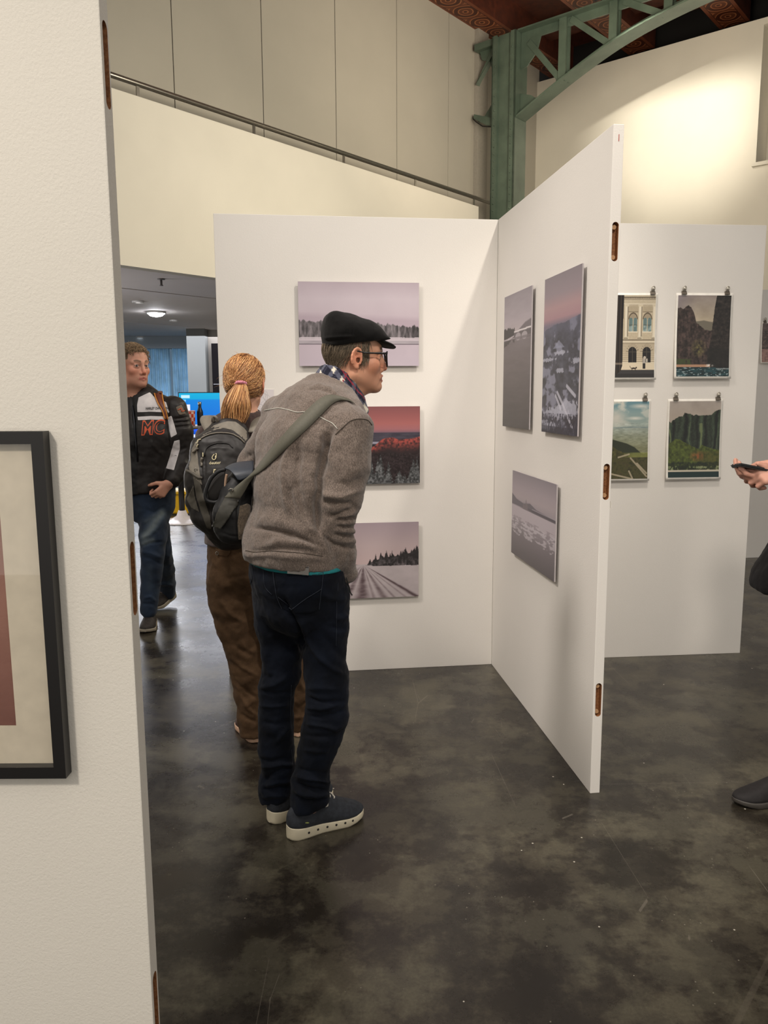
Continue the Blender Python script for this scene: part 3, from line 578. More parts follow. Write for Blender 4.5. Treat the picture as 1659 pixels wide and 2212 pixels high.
def pic_cliffs(h=300, w=216):
    X, Y = coords(h, w); img = vgrad(h, w, [(0, (150, 138, 132)), (.1, (166, 154, 142)), (.3, (186, 172, 150)), (.4, (190, 176, 154))]) + ((fbm(h, w, 9, 4, 4, 4) - .5) * 46)[..., None]
    img = put(img, np.clip(.35 - X, 0, .35) * (Y < .35), (110, 104, 128))
    n = fbm(h, w, 36, 26, 5, 8); n2 = fbm(h, w, 8, 34, 4, 18)
    back = np.interp(X[0], [.3, .4, .5, .6, .7], [.32, .315, .305, .32, .33]); img = put(img, below(Y, back[None], .01) * (X > .3) * (Y < .5), (118, 112, 98))
    lft = np.interp(X[0], [0, .05, .1, .16, .2, .25, .3, .33, .36, .45, .52, .6, .65, .7, 1], [.155, .15, .165, .14, .125, .15, .2, .26, .335, .38, .42, .43, .43, .42, .4]) + .012 * (vnoise(1, w, 1, 40, 3)[0] - .5)
    rc = 46 + 66 * (n - .5) + 40 * (n2 - .5); rock = np.stack([rc * 1.3, rc * 1.05, rc * .98], 2); m = below(Y, lft[None], .006)[..., None]; img = img * (1 - m) + np.clip(rock, 14, 140) * m
    g = np.clip(1 - np.hypot((X - .42) / .16, (Y - .65) / .13), 0, 1) * np.clip(n * 2.4 - .6, 0, 1); img = put(img, g * 1.2, (120, 116, 66))
    rx = np.interp(Y[:, 0], [0, .08, .2, .35, .5, .7, 1], [.73, .71, .69, .67, .65, .6, .58])[:, None] + .012 * (n - .5)
    r2 = 34 + 56 * (n - .5) + 30 * (fbm(h, w, 40, 9, 3, 5) - .5); img = np.where((X > rx)[..., None], np.clip(np.stack([r2 * 1.16, r2, r2 * .92], 2), 10, 110), img)
    img = put(img, (X > .58) * (Y > .65) * .6, (24, 24, 22)); img = put(img, (Y > .78) * (Y < .85) * (X < .28) * np.clip(n * 2 - .4, 0, 1), (62, 74, 40))
    img = put(img, (Y > .85) * (Y < .88) * (X < .64), (176, 136, 108)); sea = 46 + 46 * np.clip(fbm(h, w, 90, 14, 4, 6) * 2 - .7, -.4, 1.3); m = (Y > .885 + .03 * np.clip(X - .6, 0, 1))[..., None]
    img = np.where(m, np.stack([sea * .45, sea * .92, sea * 1.0], 2), img); img = put(img, m[..., 0] * np.clip((fbm(h, w, 80, 24, 3, 9) - .62) * 12, 0, .8), (170, 184, 186))
    sp = np.clip(1 - np.hypot((X - .62) / .1, (Y - .865) / .025), 0, 1) * np.clip(n * 3 - .9, 0, 1); img = put(img, sp * 1.6, (226, 220, 214)); img = put(img, (np.abs(Y - .905) < .006) * (X > .75) * .6, (190, 190, 190))
    return img
def pic_meadow(h=290, w=210):
    X, Y = coords(h, w); img = vgrad(h, w, [(0, (104, 144, 156)), (.15, (140, 164, 164)), (.35, (158, 168, 158)), (.45, (140, 146, 126)), (.6, (132, 134, 104)), (1, (90, 84, 56))])
    cl = fbm(h, w, 7, 4, 5, 23); c2 = np.clip((cl - .47) * 6, 0, 1) * np.clip(1 - Y * 2.2, 0, 1); img = put(img, c2, (214, 212, 200))
    img = put(img, np.clip(1.1 - np.hypot((X - .4) / .22, (Y - .2) / .13), 0, 1) * .9, (206, 202, 192)); img = put(img, np.clip(1 - np.hypot((X - .85) / .25, (Y - .06) / .04), 0, 1), (220, 218, 208)); img = put(img, np.clip(1 - np.hypot((X - .75) / .2, (Y - .215) / .03), 0, 1), (222, 220, 210))
    img += ((fbm(h, w, 60, 12, 4, 2) - .5) * 60 * ((Y > .28) & (Y < .7)))[..., None]; img = put(img, (np.abs(Y - .33 - .02 * (fbm(h, w, 8, 3, 2, 4) - .5)) < .006) * .5, (96, 120, 130))
    r = np.interp(X[0], [0, .25, .35, .45, .6, .75, .88, 1], [.47, .48, .49, .51, .54, .59, .67, .69]); gr = 1 * below(Y, r[None] + .0, .01); img = put(img, gr, (44, 50, 34))
    g2 = np.interp(X[0], [0, .3, .45, .6, .8, 1], [.54, .56, .63, .67, .69, .665]); n = fbm(h, w, 34, 26, 5, 7); gg = 50 + 80 * (n - .3); img = np.where((below(Y, g2[None], .01) > .5)[..., None], np.clip(np.stack([gg * 1.06, gg * 1.04, gg * .52], 2), 20, 170), img)
    img = put(img, (Y > .66) * (Y < .72) * np.clip((X - .5) * 3, 0, .7), (140, 146, 76)); img = put(img, (Y > .72) * np.clip((n - .55) * 6, 0, .7), (58, 50, 34))
    for (x0, y0), (x1, y1) in (((.68, .73), (.98, .97)), ((.3, .93), (.7, 1)), ((.45, .72), (.65, .68)), ((.65, .9), (.72, 1)), ((.8, .8), (.98, .93))):
        tt = np.clip(((X - x0) * (x1 - x0) + (Y - y0) * (y1 - y0)) / ((x1 - x0) ** 2 + (y1 - y0) ** 2), 0, 1); img = put(img, (np.hypot(X - x0 - tt * (x1 - x0), (Y - y0 - tt * (y1 - y0)) * 1.3) < .014) * .85, (176, 164, 140))
    return img
def pic_ridges(h=300, w=216):
    X, Y = coords(h, w); img = vgrad(h, w, [(0, (170, 160, 152)), (.2, (180, 168, 156))]) + ((fbm(h, w, 5, 4, 4, 3) - .5) * 30)[..., None]
    rd = np.interp(X[0], [0, .04, .06, .1, .2, .26, .3, .4, .48, .52, .56, .65, .75, .82, .88, .95, 1], [.26, .28, .25, .24, .195, .2, .15, .165, .19, .17, .19, .185, .185, .18, .14, .115, .11]) + .008 * (vnoise(1, w, 1, 60, 4)[0] - .5)
    wob = X * 1 + .16 * (fbm(h, w, 4, 5, 3, 8) - .5) + .25 * (Y - .3) * (.3 - X * .2); fl = np.sin(wob * 52) * .5 + np.sin(wob * 31 + 1) * .5
    nn = fbm(h, w, 50, 40, 3, 9); base = 50 + 30 * fl + 34 * (nn - .5); m = below(Y, rd[None], .006)[..., None]; img = img * (1 - m) + np.clip(np.stack([base * .84, base * 1.02, base * .8], 2), 14, 130) * m
    img = put(img, np.clip((fl - .72) * 4, 0, .8) * (Y > rd[None] + .1) * (Y < .62), (116, 128, 86)); img = put(img, np.clip((-fl - .55) * 3, 0, .8) * (Y > rd[None] + .06) * (Y < .6), (20, 26, 24))
    hl = np.interp(X[0], [0, .08, .14, .22, .35, .5, .6, .65, .75, .9, 1], [.56, .52, .49, .5, .55, .6, .63, .57, .6, .63, .64]); n = fbm(h, w, 30, 24, 5, 17); g = 74 + 90 * (n - .42); m = below(Y, hl[None], .008)[..., None]
    img = img * (1 - m) + np.clip(np.stack([g * .92, g * 1.06, g * .42], 2), 20, 190) * m; img = put(img, np.clip(1.2 - np.hypot((X - .58) / .16, (Y - .72) / .07), 0, 1) * np.clip(n * 2 - .4, 0, 1), (150, 84, 48)); img = put(img, (Y > .66) * (X > .6) * .5 * np.clip(n * 2 - .5, 0, 1), (84, 64, 34))
    img = put(img, below(Y, .8 + .02 * (n - .5), .02) * (Y < .9) * np.clip(1.6 - n * 1.6, 0, 1), (28, 38, 22)); img = put(img, (Y > .85) * (Y < .9) * np.clip((n - .58) * 9, 0, .8), (150, 160, 120)); img = put(img, (Y > .903) * (Y < .925), (200, 192, 172)); img = put(img, (Y > .925), (18, 46, 46)); return img
def pic_shore(h=200, w=150):
    X, Y = coords(h, w); n = fbm(h, w, 30, 22, 4, 8); g = 60 + 100 * (n - .4); img = np.stack([g * 1.2, g, g * .92], 2); img = put(img, (Y > .66), (170, 134, 124)); img = put(img, (Y > .66) * np.clip((n - .5) * 5, 0, .7), (128, 100, 94)); img = put(img, (Y < .2) * .5, (110, 92, 88)); return img
def pic_brown(h=160, w=120):
    X, Y = coords(h, w); return vgrad(h, w, [(0, (150, 108, 92)), (.5, (158, 110, 94)), (1, (126, 82, 72))]) + ((fbm(h, w, 6, 5, 4, 3) - .5) * 20)[..., None]
def picture_mesh(name, img, P, mat, parent, curl=None, gain=.9):
    h, w = img.shape[:2]; s, t = np.meshgrid(np.linspace(0, 1, w), np.linspace(0, 1, h))
    co = np.array([[*P(a, b)] for a, b in zip(s.ravel(), t.ravel())]) if curl is None else curl(s.ravel(), t.ravel())
    idx = np.arange(h * w).reshape(h, w); f = np.stack([idx[1:, :-1], idx[1:, 1:], idx[:-1, 1:], idx[:-1, :-1]], -1).reshape(-1, 4)
    me = bpy.data.meshes.new(name); me.vertices.add(h * w); me.vertices.foreach_set('co', co.ravel()); me.loops.add(f.size); me.loops.foreach_set('vertex_index', f.ravel())
    me.polygons.add(len(f)); me.polygons.foreach_set('loop_start', np.arange(0, f.size, 4)); me.update(calc_edges=True); me.validate()
    dye(me, lin(np.clip(img, 0, 255).reshape(-1, 3) / 255) * gain)
    return link(name, me, mat, parent, True)
M_PHOTO = attr_mat('printed_photograph', .42, .4); M_PHOTOG = attr_mat('printed_photograph_gloss', .3, .5)
M_ALU = plain('panel_core', rgb(176, 170, 172), .4); M_PAPER = plain('photo_paper', rgb(238, 234, 226), .6)
def plane_pt(O, d, n):
    return lambda s, z, k=0: O + d * s + n * k + Vector((0, 0, z))
def mounted(label, O, d, n, s_left, s_right, z0, z1, img):
    """photo panel standing off the board on small spacers; s_left is where the picture's left edge lies along d"""
    q = plane_pt(O, d, n); e = empty('mounted_photo', q((s_left + s_right) / 2, z0, .0)); tag(e, label, 'photograph')
    bx = box_obj('backing_panel', (q(s_left, z0, .014), d * (s_right - s_left), Vector((0, 0, z1 - z0)), n * .006), M_ALU, e)
    for s in (.2, .8):
        for z in (.2, .8):
            c = q(s_left + (s_right - s_left) * s, z0 + (z1 - z0) * z, 0); bm = bmesh.new(); tubemesh(bm, [c + n * .0006, c + n * .0138], .012, 10); bm_obj('spacer', bm, M_ALU, e)
    A = np.array(q(s_left, z1, .0204)); dx = np.array(d * (s_right - s_left)); dz = np.array((0, 0, z0 - z1))
    picture_mesh('printed_image', img, None, M_PHOTO, e, lambda s, t: A + s[:, None] * dx + t[:, None] * dz)
mounted('pale lilac winter river photograph with frosty trees, top of three on the back board', CORN, DA, DB, 1.04, .419, 1.65, 2.071, pic_river())
mounted('pink sunset photograph over a red lit forest hill, middle of three on the back board', CORN, DA, DB, 1.04, .413, 1.034, 1.441, pic_sunset())
mounted('snowy road photograph with dark spruces, lowest of three on the back board', CORN, DA, DB, 1.04, .419, .413, .825, pic_road())
mounted('narrow upright photograph of a stone bridge over dark water, on the side board', CORN, DB, DA, .222, .667, 1.341, 1.977, pic_bridge())
mounted('upright photograph of a snowy valley under a pink sky on the side board', CORN, DB, DA, .848, 1.275, 1.341, 1.975, pic_valley_winter())
mounted('landscape photograph of a frozen grey lake, lowest on the side board', CORN, DB, DA, .42, 1.06, .726, 1.134, pic_ice())
# ------------------------------------------------------------------ clipped paper prints on the right board
M_CHROME = plain('clip_chrome', rgb(190, 184, 172), .25, .55); M_CLIPDK = plain('clip_jaw_grey', rgb(120, 112, 102), .35, .5)
def clip(label, q, s, z):
    e = empty('binder_clip', q(s, z, 0)); tag(e, label, 'binder clip')
    d = (q(1, 0) - q(0, 0)).normalized(); n = (q(0, 0, 1) - q(0, 0, 0)).normalized(); Z = Vector((0, 0, 1)); c = q(s, z, 0)
    bm = bmesh.new(); w = .0135
    prof = [(-.001, .004), (.011, -.0008), (.0125, .0012), (.0045, .0175), (.0025, .019), (-.001, .019)]
    A = [bm.verts.new(c - d * w + n * a + Z * (b - .008)) for a, b in prof]; D = [bm.verts.new(c + d * w + n * a + Z * (b - .008)) for a, b in prof]
    bm.faces.new(A); bm.faces.new(D[::-1])
    for i in range(len(prof)): bm.faces.new((A[i], A[(i + 1) % len(prof)], D[(i + 1) % len(prof)], D[i]))
    bm_obj('jaw', bm, M_CLIPDK, e)
    bm = bmesh.new(); pts = [c - d * .006 + n * .006 + Z * .008, c - d * .0065 + n * .009 + Z * .016]
    pts += [c + n * .011 + d * (.0095 * math.cos(a)) + Z * (.0255 + .0105 * math.sin(a)) for a in np.linspace(PI * 1.2, -PI * .2, 14)]
    pts += [c + d * .0065 + n * .009 + Z * .016, c + d * .006 + n * .006 + Z * .008]; tubemesh(bm, pts, .0022, 8); bm_obj('clip_arm', bm, M_CHROME, e)
    bm = bmesh.new(); bmesh.ops.create_uvsphere(bm, u_segments=16, v_segments=10, radius=.0095, matrix=Matrix.Translation(c + n * .008 + Z * .0235) @ Matrix.Diagonal((1, .7, 1, 1))); bm_obj('pin_head', bm, M_CHROME, e, True)
def hung_print(label, O, d, n, s_left, s_right, z0, z1, img, bord, curl):
    q = plane_pt(O, d, n); e = empty('photo_print', q((s_left + s_right) / 2, z1)); tag(e, label, 'photo print')
    L = np.array(q(s_left, z1)); dx = np.array(d * (s_right - s_left)); W_ = abs(s_right - s_left); H_ = z1 - z0; nn = np.array(n); bz = bord / H_; bx = bord / W_
    def surf(s, t, k): return L + s[:, None] * dx - np.stack([0 * t, 0 * t, t * H_], 1) + nn * (k + curl * t ** 2.2)[:, None]
    blank = np.ones((30, 12, 3)) * 244
    p = picture_mesh('paper_sheet', blank, None, M_PAPER, e, lambda s, t: surf(s, t, .0025)); md = p.modifiers.new('thick', 'SOLIDIFY'); md.thickness = .0006; md.offset = 0
    picture_mesh('printed_image', img, None, M_PHOTOG, e, lambda s, t: surf(bx + s * (1 - 2 * bx), bz + t * (1 - 2 * bz), .0033))
    return q
q = hung_print('clipped print of a pale palace facade with a dog walker, on the right board', RCOR, DG, NG, .914, .592, 1.576, 2.036, pic_facade(), .011, .022)
clip('silver clip at the top right corner of the palace facade print', q, .622, 2.036); clip('silver clip on the palace facade print, half behind the side board', q, .884, 2.036)
q = hung_print('clipped print of dark cliffs above a turquoise sea, top right on the right board', RCOR, DG, NG, .49, .166, 1.58, 2.038, pic_cliffs(), .012, .022)
clip('silver clip at the top left corner of the dark cliffs print', q, .447, 2.038); clip('silver clip at the top right corner of the dark cliffs print', q, .204, 2.038)
q = hung_print('clipped print of a hazy green valley under clouds, lower left on the right board', RCOR, DG, NG, .93, .604, 1.023, 1.469, pic_meadow(), .011, .02)
clip('silver clip at the top right corner of the hazy valley print', q, .64, 1.469); clip('silver clip at the top left corner of the hazy valley print, behind the side board', q, .89, 1.469)
q = hung_print('clipped print of steep green fluted mountains, lower right on the right board', RCOR, DG, NG, .509, .190, 1.025, 1.47, pic_ridges(), .012, .02)
clip('silver clip at the top left corner of the fluted mountains print', q, .465, 1.47); clip('silver clip at the top right corner of the fluted mountains print', q, .222, 1.47)
q = hung_print('clipped print of a brown stony shore at the right edge of the picture', FO, FD, FN, .98, .6, 1.76, 2.12, pic_shore(), .011, .02)
clip('silver clip on the stony shore print', q, .95, 2.12)
# ------------------------------------------------------------------ black frame on the near left board
fr = empty('picture_frame', (-.8, 1.3145, .847)); tag(fr, 'large black picture frame with cream mat on the near left board', 'picture frame')
FX0, FX1, FZ0, FZ1, FY, FYB = -1.05, -.553, .8455, 1.4445, 1.288, 1.3125
M_BLACKW = plain('black_lacquer', rgb(20, 18, 18), .38); M_MAT = plain('cream_mat', rgb(214, 203, 182), .9)
bm = bmesh.new(); X_ = Vector((1, 0, 0)); Z_ = Vector((0, 0, 1)); rim = .0205
for a in ((FX0, FZ0, FX1 - FX0, rim), (FX0, FZ1 - rim, FX1 - FX0, rim), (FX0, FZ0 + rim, rim, FZ1 - FZ0 - 2 * rim), (FX1 - rim, FZ0 + rim, rim, FZ1 - FZ0 - 2 * rim)):
    vs, _ = bbox(bm, (a[0], FY, a[1]), X_ * a[2], Z_ * a[3], Vector((0, FYB - FY, 0)))
bm_obj('frame_rim', bm, M_BLACKW, fr)
PX0, PX1, PZ0, PZ1 = FX0 + .09, -.6405, .935, 1.36; bm = bmesh.new(); y0 = FYB - .008
for a in ((FX0 + .01, FZ0 + .01, FX1 - FX0 - .02, PZ0 - FZ0 - .01), (FX0 + .01, PZ1, FX1 - FX0 - .02, FZ1 - PZ1 - .01), (FX0 + .01, PZ0, PX0 - FX0 - .01, PZ1 - PZ0), (PX1, PZ0, FX1 - .01 - PX1, PZ1 - PZ0)):
    bbox(bm, (a[0], y0, a[1]), X_ * a[2], Z_ * a[3], Vector((0, .0025, 0)))
bm_obj('mat_board', bm, M_MAT, fr)
picture_mesh('printed_image', pic_brown(), None, M_PHOTO, fr, lambda s, t: np.stack([PX0 - .01 + s * (PX1 - PX0 + .02), 0 * s + FYB - .004, PZ1 + .01 - t * (PZ1 - PZ0 + .02)], 1))
tg = NT('picture_glass'); tr_ = tg.add('ShaderNodeBsdfTransparent'); gl_ = tg.add('ShaderNodeBsdfGlossy'); gl_.inputs['Roughness'].default_value = .02
mx_ = tg.add('ShaderNodeMixShader'); mx_.inputs[0].default_value = .06; tg.l(tr_.outputs[0], mx_.inputs[1]); tg.l(gl_.outputs[0], mx_.inputs[2]); tg.l(mx_.outputs[0], tg.out.inputs['Surface'])
M_GLASS = tg.m
box_obj('glass_pane', ((FX0 + .012, FY + .006, FZ0 + .012), X_ * (FX1 - FX0 - .024), Z_ * (FZ1 - FZ0 - .024), Vector((0, .002, 0))), M_GLASS, fr)
# ------------------------------------------------------------------ caption sheet beside the girl's head, and a torn sticker on the edge-on board
q = plane_pt(CORN, DA, DB)
img = np.ones((130, 90, 3)) * np.array((226, 220, 222)); r = np.random.RandomState(3); XX, YY = coords(130, 90)
for k in range(7):
    a0, a1, ra = r.uniform(0, 6), r.uniform(.6, 2.4), r.uniform(.08, .3); an = np.arctan2(YY - .28, XX - .5); img = put(img, (np.abs(np.hypot((XX - .5) * .8, YY - .28) - ra * (1 + .25 * np.sin(3 * an + k))) < .006) * .35, (150, 146, 156))
for k in range(9):
    yy = .56 + k * .042; wd = r.uniform(.55, .8); img = put(img, (np.abs(YY - yy) < .008) * (XX > .12) * (XX < .12 + wd) * (vnoise(130, 90, 1, 60, k)[0][None] > .3) * .75, (120, 112, 120))
cs = empty('caption_sheet', q(1.23, 1.53)); tag(cs, "white caption sheet taped to the back board beside the girl's head", 'paper sheet')
A = np.array(q(1.312, 1.532, .0022)); dx = np.array(DA * -.137)
picture_mesh('paper_front', img, None, M_PHOTO, cs, lambda s, t: A + s[:, None] * dx - np.stack([0 * t, 0 * t, t * .195], 1))
box_obj('paper_sheet', (q(1.312, 1.337, .0005), DA * -.137, Z_ * .195, DB * .0014), M_PAPER, cs)
NE = CORN + DB * 1.4704; NB = V3(math.cos(AL), math.sin(AL))
tag(data_obj('paper_sticker', [NE + NB * .0382 + DB * -.03 + Z_ * 1.112, NE + NB * .0402 + DB * -.004 + Z_ * 1.118, NE + NB * .0440 + DB * .0 + Z_ * 1.1, NE + NB * .0385 + DB * -.01 + Z_ * 1.088, NE + NB * .0384 + DB * -.03 + Z_ * 1.092], [(0, 1, 2, 3, 4)], M_PAPER), 'torn scrap of white paper stuck near the middle slot of the edge-on board', 'sticker')
# ================================================================== far room furniture
ms = empty('monitor', (-2.6, 12, .88)); tag(ms, 'large bright blue monitor glowing behind the bar table', 'monitor')
M_BLACKP = plain('black_plastic', rgb(22, 22, 24), .4)
SX0, SX1, SZ0, SZ1 = -3.07, -1.9, .878, 1.545
bx = box_obj('housing', ((SX0 - .012, 12.0, SZ0 - .012), X_ * (SX1 - SX0 + .024), Vector((0, .05, 0)), Z_ * (SZ1 - SZ0 + .024)), M_BLACKP, ms)
XX, YY = coords(120, 200); img = vgrad(120, 200, [(0, (0, 176, 222)), (.13, (0, 168, 220)), (.16, (0, 130, 220)), (.7, (0, 110, 215)), (1, (0, 70, 200))])
def bar(x0, x1, y0, y1, c, a=1.):
    global img; img = put(img, (XX > x0) * (XX < x1) * (YY > y0) * (YY < y1) * a, c)
bar(.03, .14, .05, .11, (200, 240, 255)); bar(.03, .09, .15, .19, (150, 215, 255), .8)
bar(.0, .14, .26, .46, (238, 240, 255)); bar(.02, .135, .5, .53, (190, 210, 255), .7); bar(.0, .15, .55, .68, (214, 130, 240)); bar(.0, .15, .66, .78, (240, 240, 255)); bar(.0, .3, .8, .86, (30, 90, 240)); bar(.03, .12, .83, .88, (220, 232, 255), .9); bar(.0, .3, .93, 1, (228, 236, 255)); bar(.02, .12, .9, .92, (200, 220, 255), .8)
ts = NT('screen_light'); a_ = ts.add('ShaderNodeAttribute', attribute_name='dye'); ts.set(Base_Color=(.01, .01, .01, 1), Emission_Color=a_.outputs['Color'], Emission_Strength=1.15, Roughness=.2)
picture_mesh('screen', img, None, ts.m, ms, lambda s, t: np.stack([SX0 + s * (SX1 - SX0), 0 * s + 11.998, SZ1 - t * (SZ1 - SZ0)], 1))
cb = empty('cabinet', (-2.6, 12, 0)); tag(cb, 'plain grey cabinet under the bright blue monitor', 'cabinet')
M_CAB = plain('cabinet_grey', rgb(126, 124, 126), .5)
box_obj('carcass', ((-3.1, 12.0, .06), X_ * 1.25, Vector((0, .45, 0)), Z_ * .8), M_CAB, cb, .006); box_obj('plinth', ((-3.12, 11.97, 0), X_ * 1.29, Vector((0, .5, 0)), Z_ * .06), plain('white_laminate', rgb(220, 216, 216), .4), cb)
ye = empty('yellow_crate', (-2.6, 10, 0)); tag(ye, 'yellow crate on the floor behind the bar table post', 'crate')
M_YEL = plain('yellow_plastic', rgb(222, 176, 16), .5)
bm = bmesh.new(); bbox(bm, (-2.86, 9.95, .012), X_ * .42, Vector((0, .34, 0)), Z_ * .3); bmesh.ops.bevel(bm, geom=bm.edges[:], offset=.02, segments=3, affect='EDGES'); bm_obj('crate_body', bm, M_YEL, ye)
box_obj('rim', ((-2.88, 9.93, .27), X_ * .46, Vector((0, .38, 0)), Z_ * .035), M_YEL, ye, .006); box_obj('skid', ((-2.86, 9.97, 0), X_ * .42, Vector((0, .3, 0)), Z_ * .014), M_BLACKP, ye)
bk = empty('black_case', (-2.1, 10, 0)); tag(bk, 'black equipment case on the floor beside the yellow crate', 'case')
box_obj('case_body', ((-2.39, 9.92, .01), X_ * .55, Vector((0, .4, 0)), Z_ * .34), M_BLACKP, bk, .012); box_obj('lid', ((-2.395, 9.915, .3), X_ * .56, Vector((0, .41, 0)), Z_ * .05), M_BLACKP, bk, .01)
TX, TY = -2.43, 9.42
bt = empty('bar_table', (TX, TY, 0)); tag(bt, 'tall round bar table with black post and white disc foot in the far room', 'bar table')
M_WHITEL = plain('white_lacquer', rgb(226, 220, 222), .25)
bm = bmesh.new(); lathe(bm, [(.285, 0), (.29, .008), (.27, .018), (.14, .035), (.07, .075), (.045, .14), (.0, .14)], 40, (TX, TY, 0)); bm_obj('foot', bm, M_WHITEL, bt)
bm = bmesh.new(); lathe(bm, [(.034, .12), (.034, 1.12)], 20, (TX, TY, 0)); bm_obj('post', bm, M_BLACKP, bt)
bm = bmesh.new(); lathe(bm, [(.12, 1.105), (.36, 1.125), (.37, 1.135), (.37, 1.15), (.36, 1.155)], 48, (TX, TY, 0)); bm_obj('tabletop', bm, M_GREYPL, bt)
bo = empty('bottle', (-2.165, 9.4, 1.155)); tag(bo, 'slim black drinking bottle with silver cap standing before the blue monitor', 'bottle')
bm = bmesh.new(); lathe(bm, [(.034, 0), (.036, .01), (.036, .15), (.033, .17), (.02, .205), (.018, .225), (.018, .245)], 24, (-2.165, 9.4, 1.155)); bm_obj('flask', bm, plain('midnight_steel', rgb(18, 22, 34), .35, .3), bo)
bm = bmesh.new(); lathe(bm, [(.02, .24), (.021, .248), (.021, .272), (.017, .278)], 20, (-2.165, 9.4, 1.155)); bm_obj('cap', bm, M_STEEL, bo)
tc = NT('red_patterned_paper'); vv = tc.coord('Object', (1, 1, 1)); br = tc.add('ShaderNodeTexChecker'); br.inputs['Scale'].default_value = 24; br.inputs[1].default_value = rgb(206, 66, 40); br.inputs[2].default_value = rgb(232, 196, 184); tc.l(vv, br.inputs[0]); tc.set(Base_Color=br.outputs[0], Roughness=.5)
cu = empty('tumbler', (-2.255, 9.36, 1.155)); tag(cu, 'red and white patterned tumbler beside the black bottle', 'tumbler')
bm = bmesh.new(); lathe(bm, [(.036, 0), (.041, .16), (.042, .165)], 28, (-2.255, 9.36, 1.155)); bm_obj('cup_body', bm, tc.m, cu); bm = bmesh.new(); lathe(bm, [(.044, .163), (.044, .172), (.036, .178)], 28, (-2.255, 9.36, 1.155)); bm_obj('lid', bm, plain('pale_lid', rgb(216, 160, 150), .4), cu)
# ================================================================== sculpting tools: distance fields turned into surfaces
from mathutils.bvhtree import BVHTree
def A3(v): return np.array(tuple(v), float)
def axis(lo, hi, step, fine=()):
    """sample positions from lo to hi, closer together inside the ranges (a, b, step) of fine"""
    xs = [lo]
    while xs[-1] < hi:
        s = step
        for a, b, st in fine:
            if a - step <= xs[-1] <= b: s = min(s, st)
        xs.append(xs[-1] + s)
    return np.array(xs)
class Fr:
    """a local frame: x forward, y left, z up"""
    def __init__(s, o, az, pitch=0, roll=0):
        f = np.array([math.sin(az), math.cos(az), 0.]); l = np.array([-math.cos(az), math.sin(az), 0.]); u = np.array([0, 0, 1.])
        f, u = f * math.cos(pitch) + u * math.sin(pitch), u * math.cos(pitch) - f * math.sin(pitch)
        l, u = l * math.cos(roll) + u * math.sin(roll), u * math.cos(roll) - l * math.sin(roll)
        s.o = A3(o); s.R = np.stack([f, l, u])
    def w(s, x, y=0, z=0): return s.o + np.array([x, y, z], float) @ s.R
    def loc(s, P): return (P - s.o) @ s.R.T
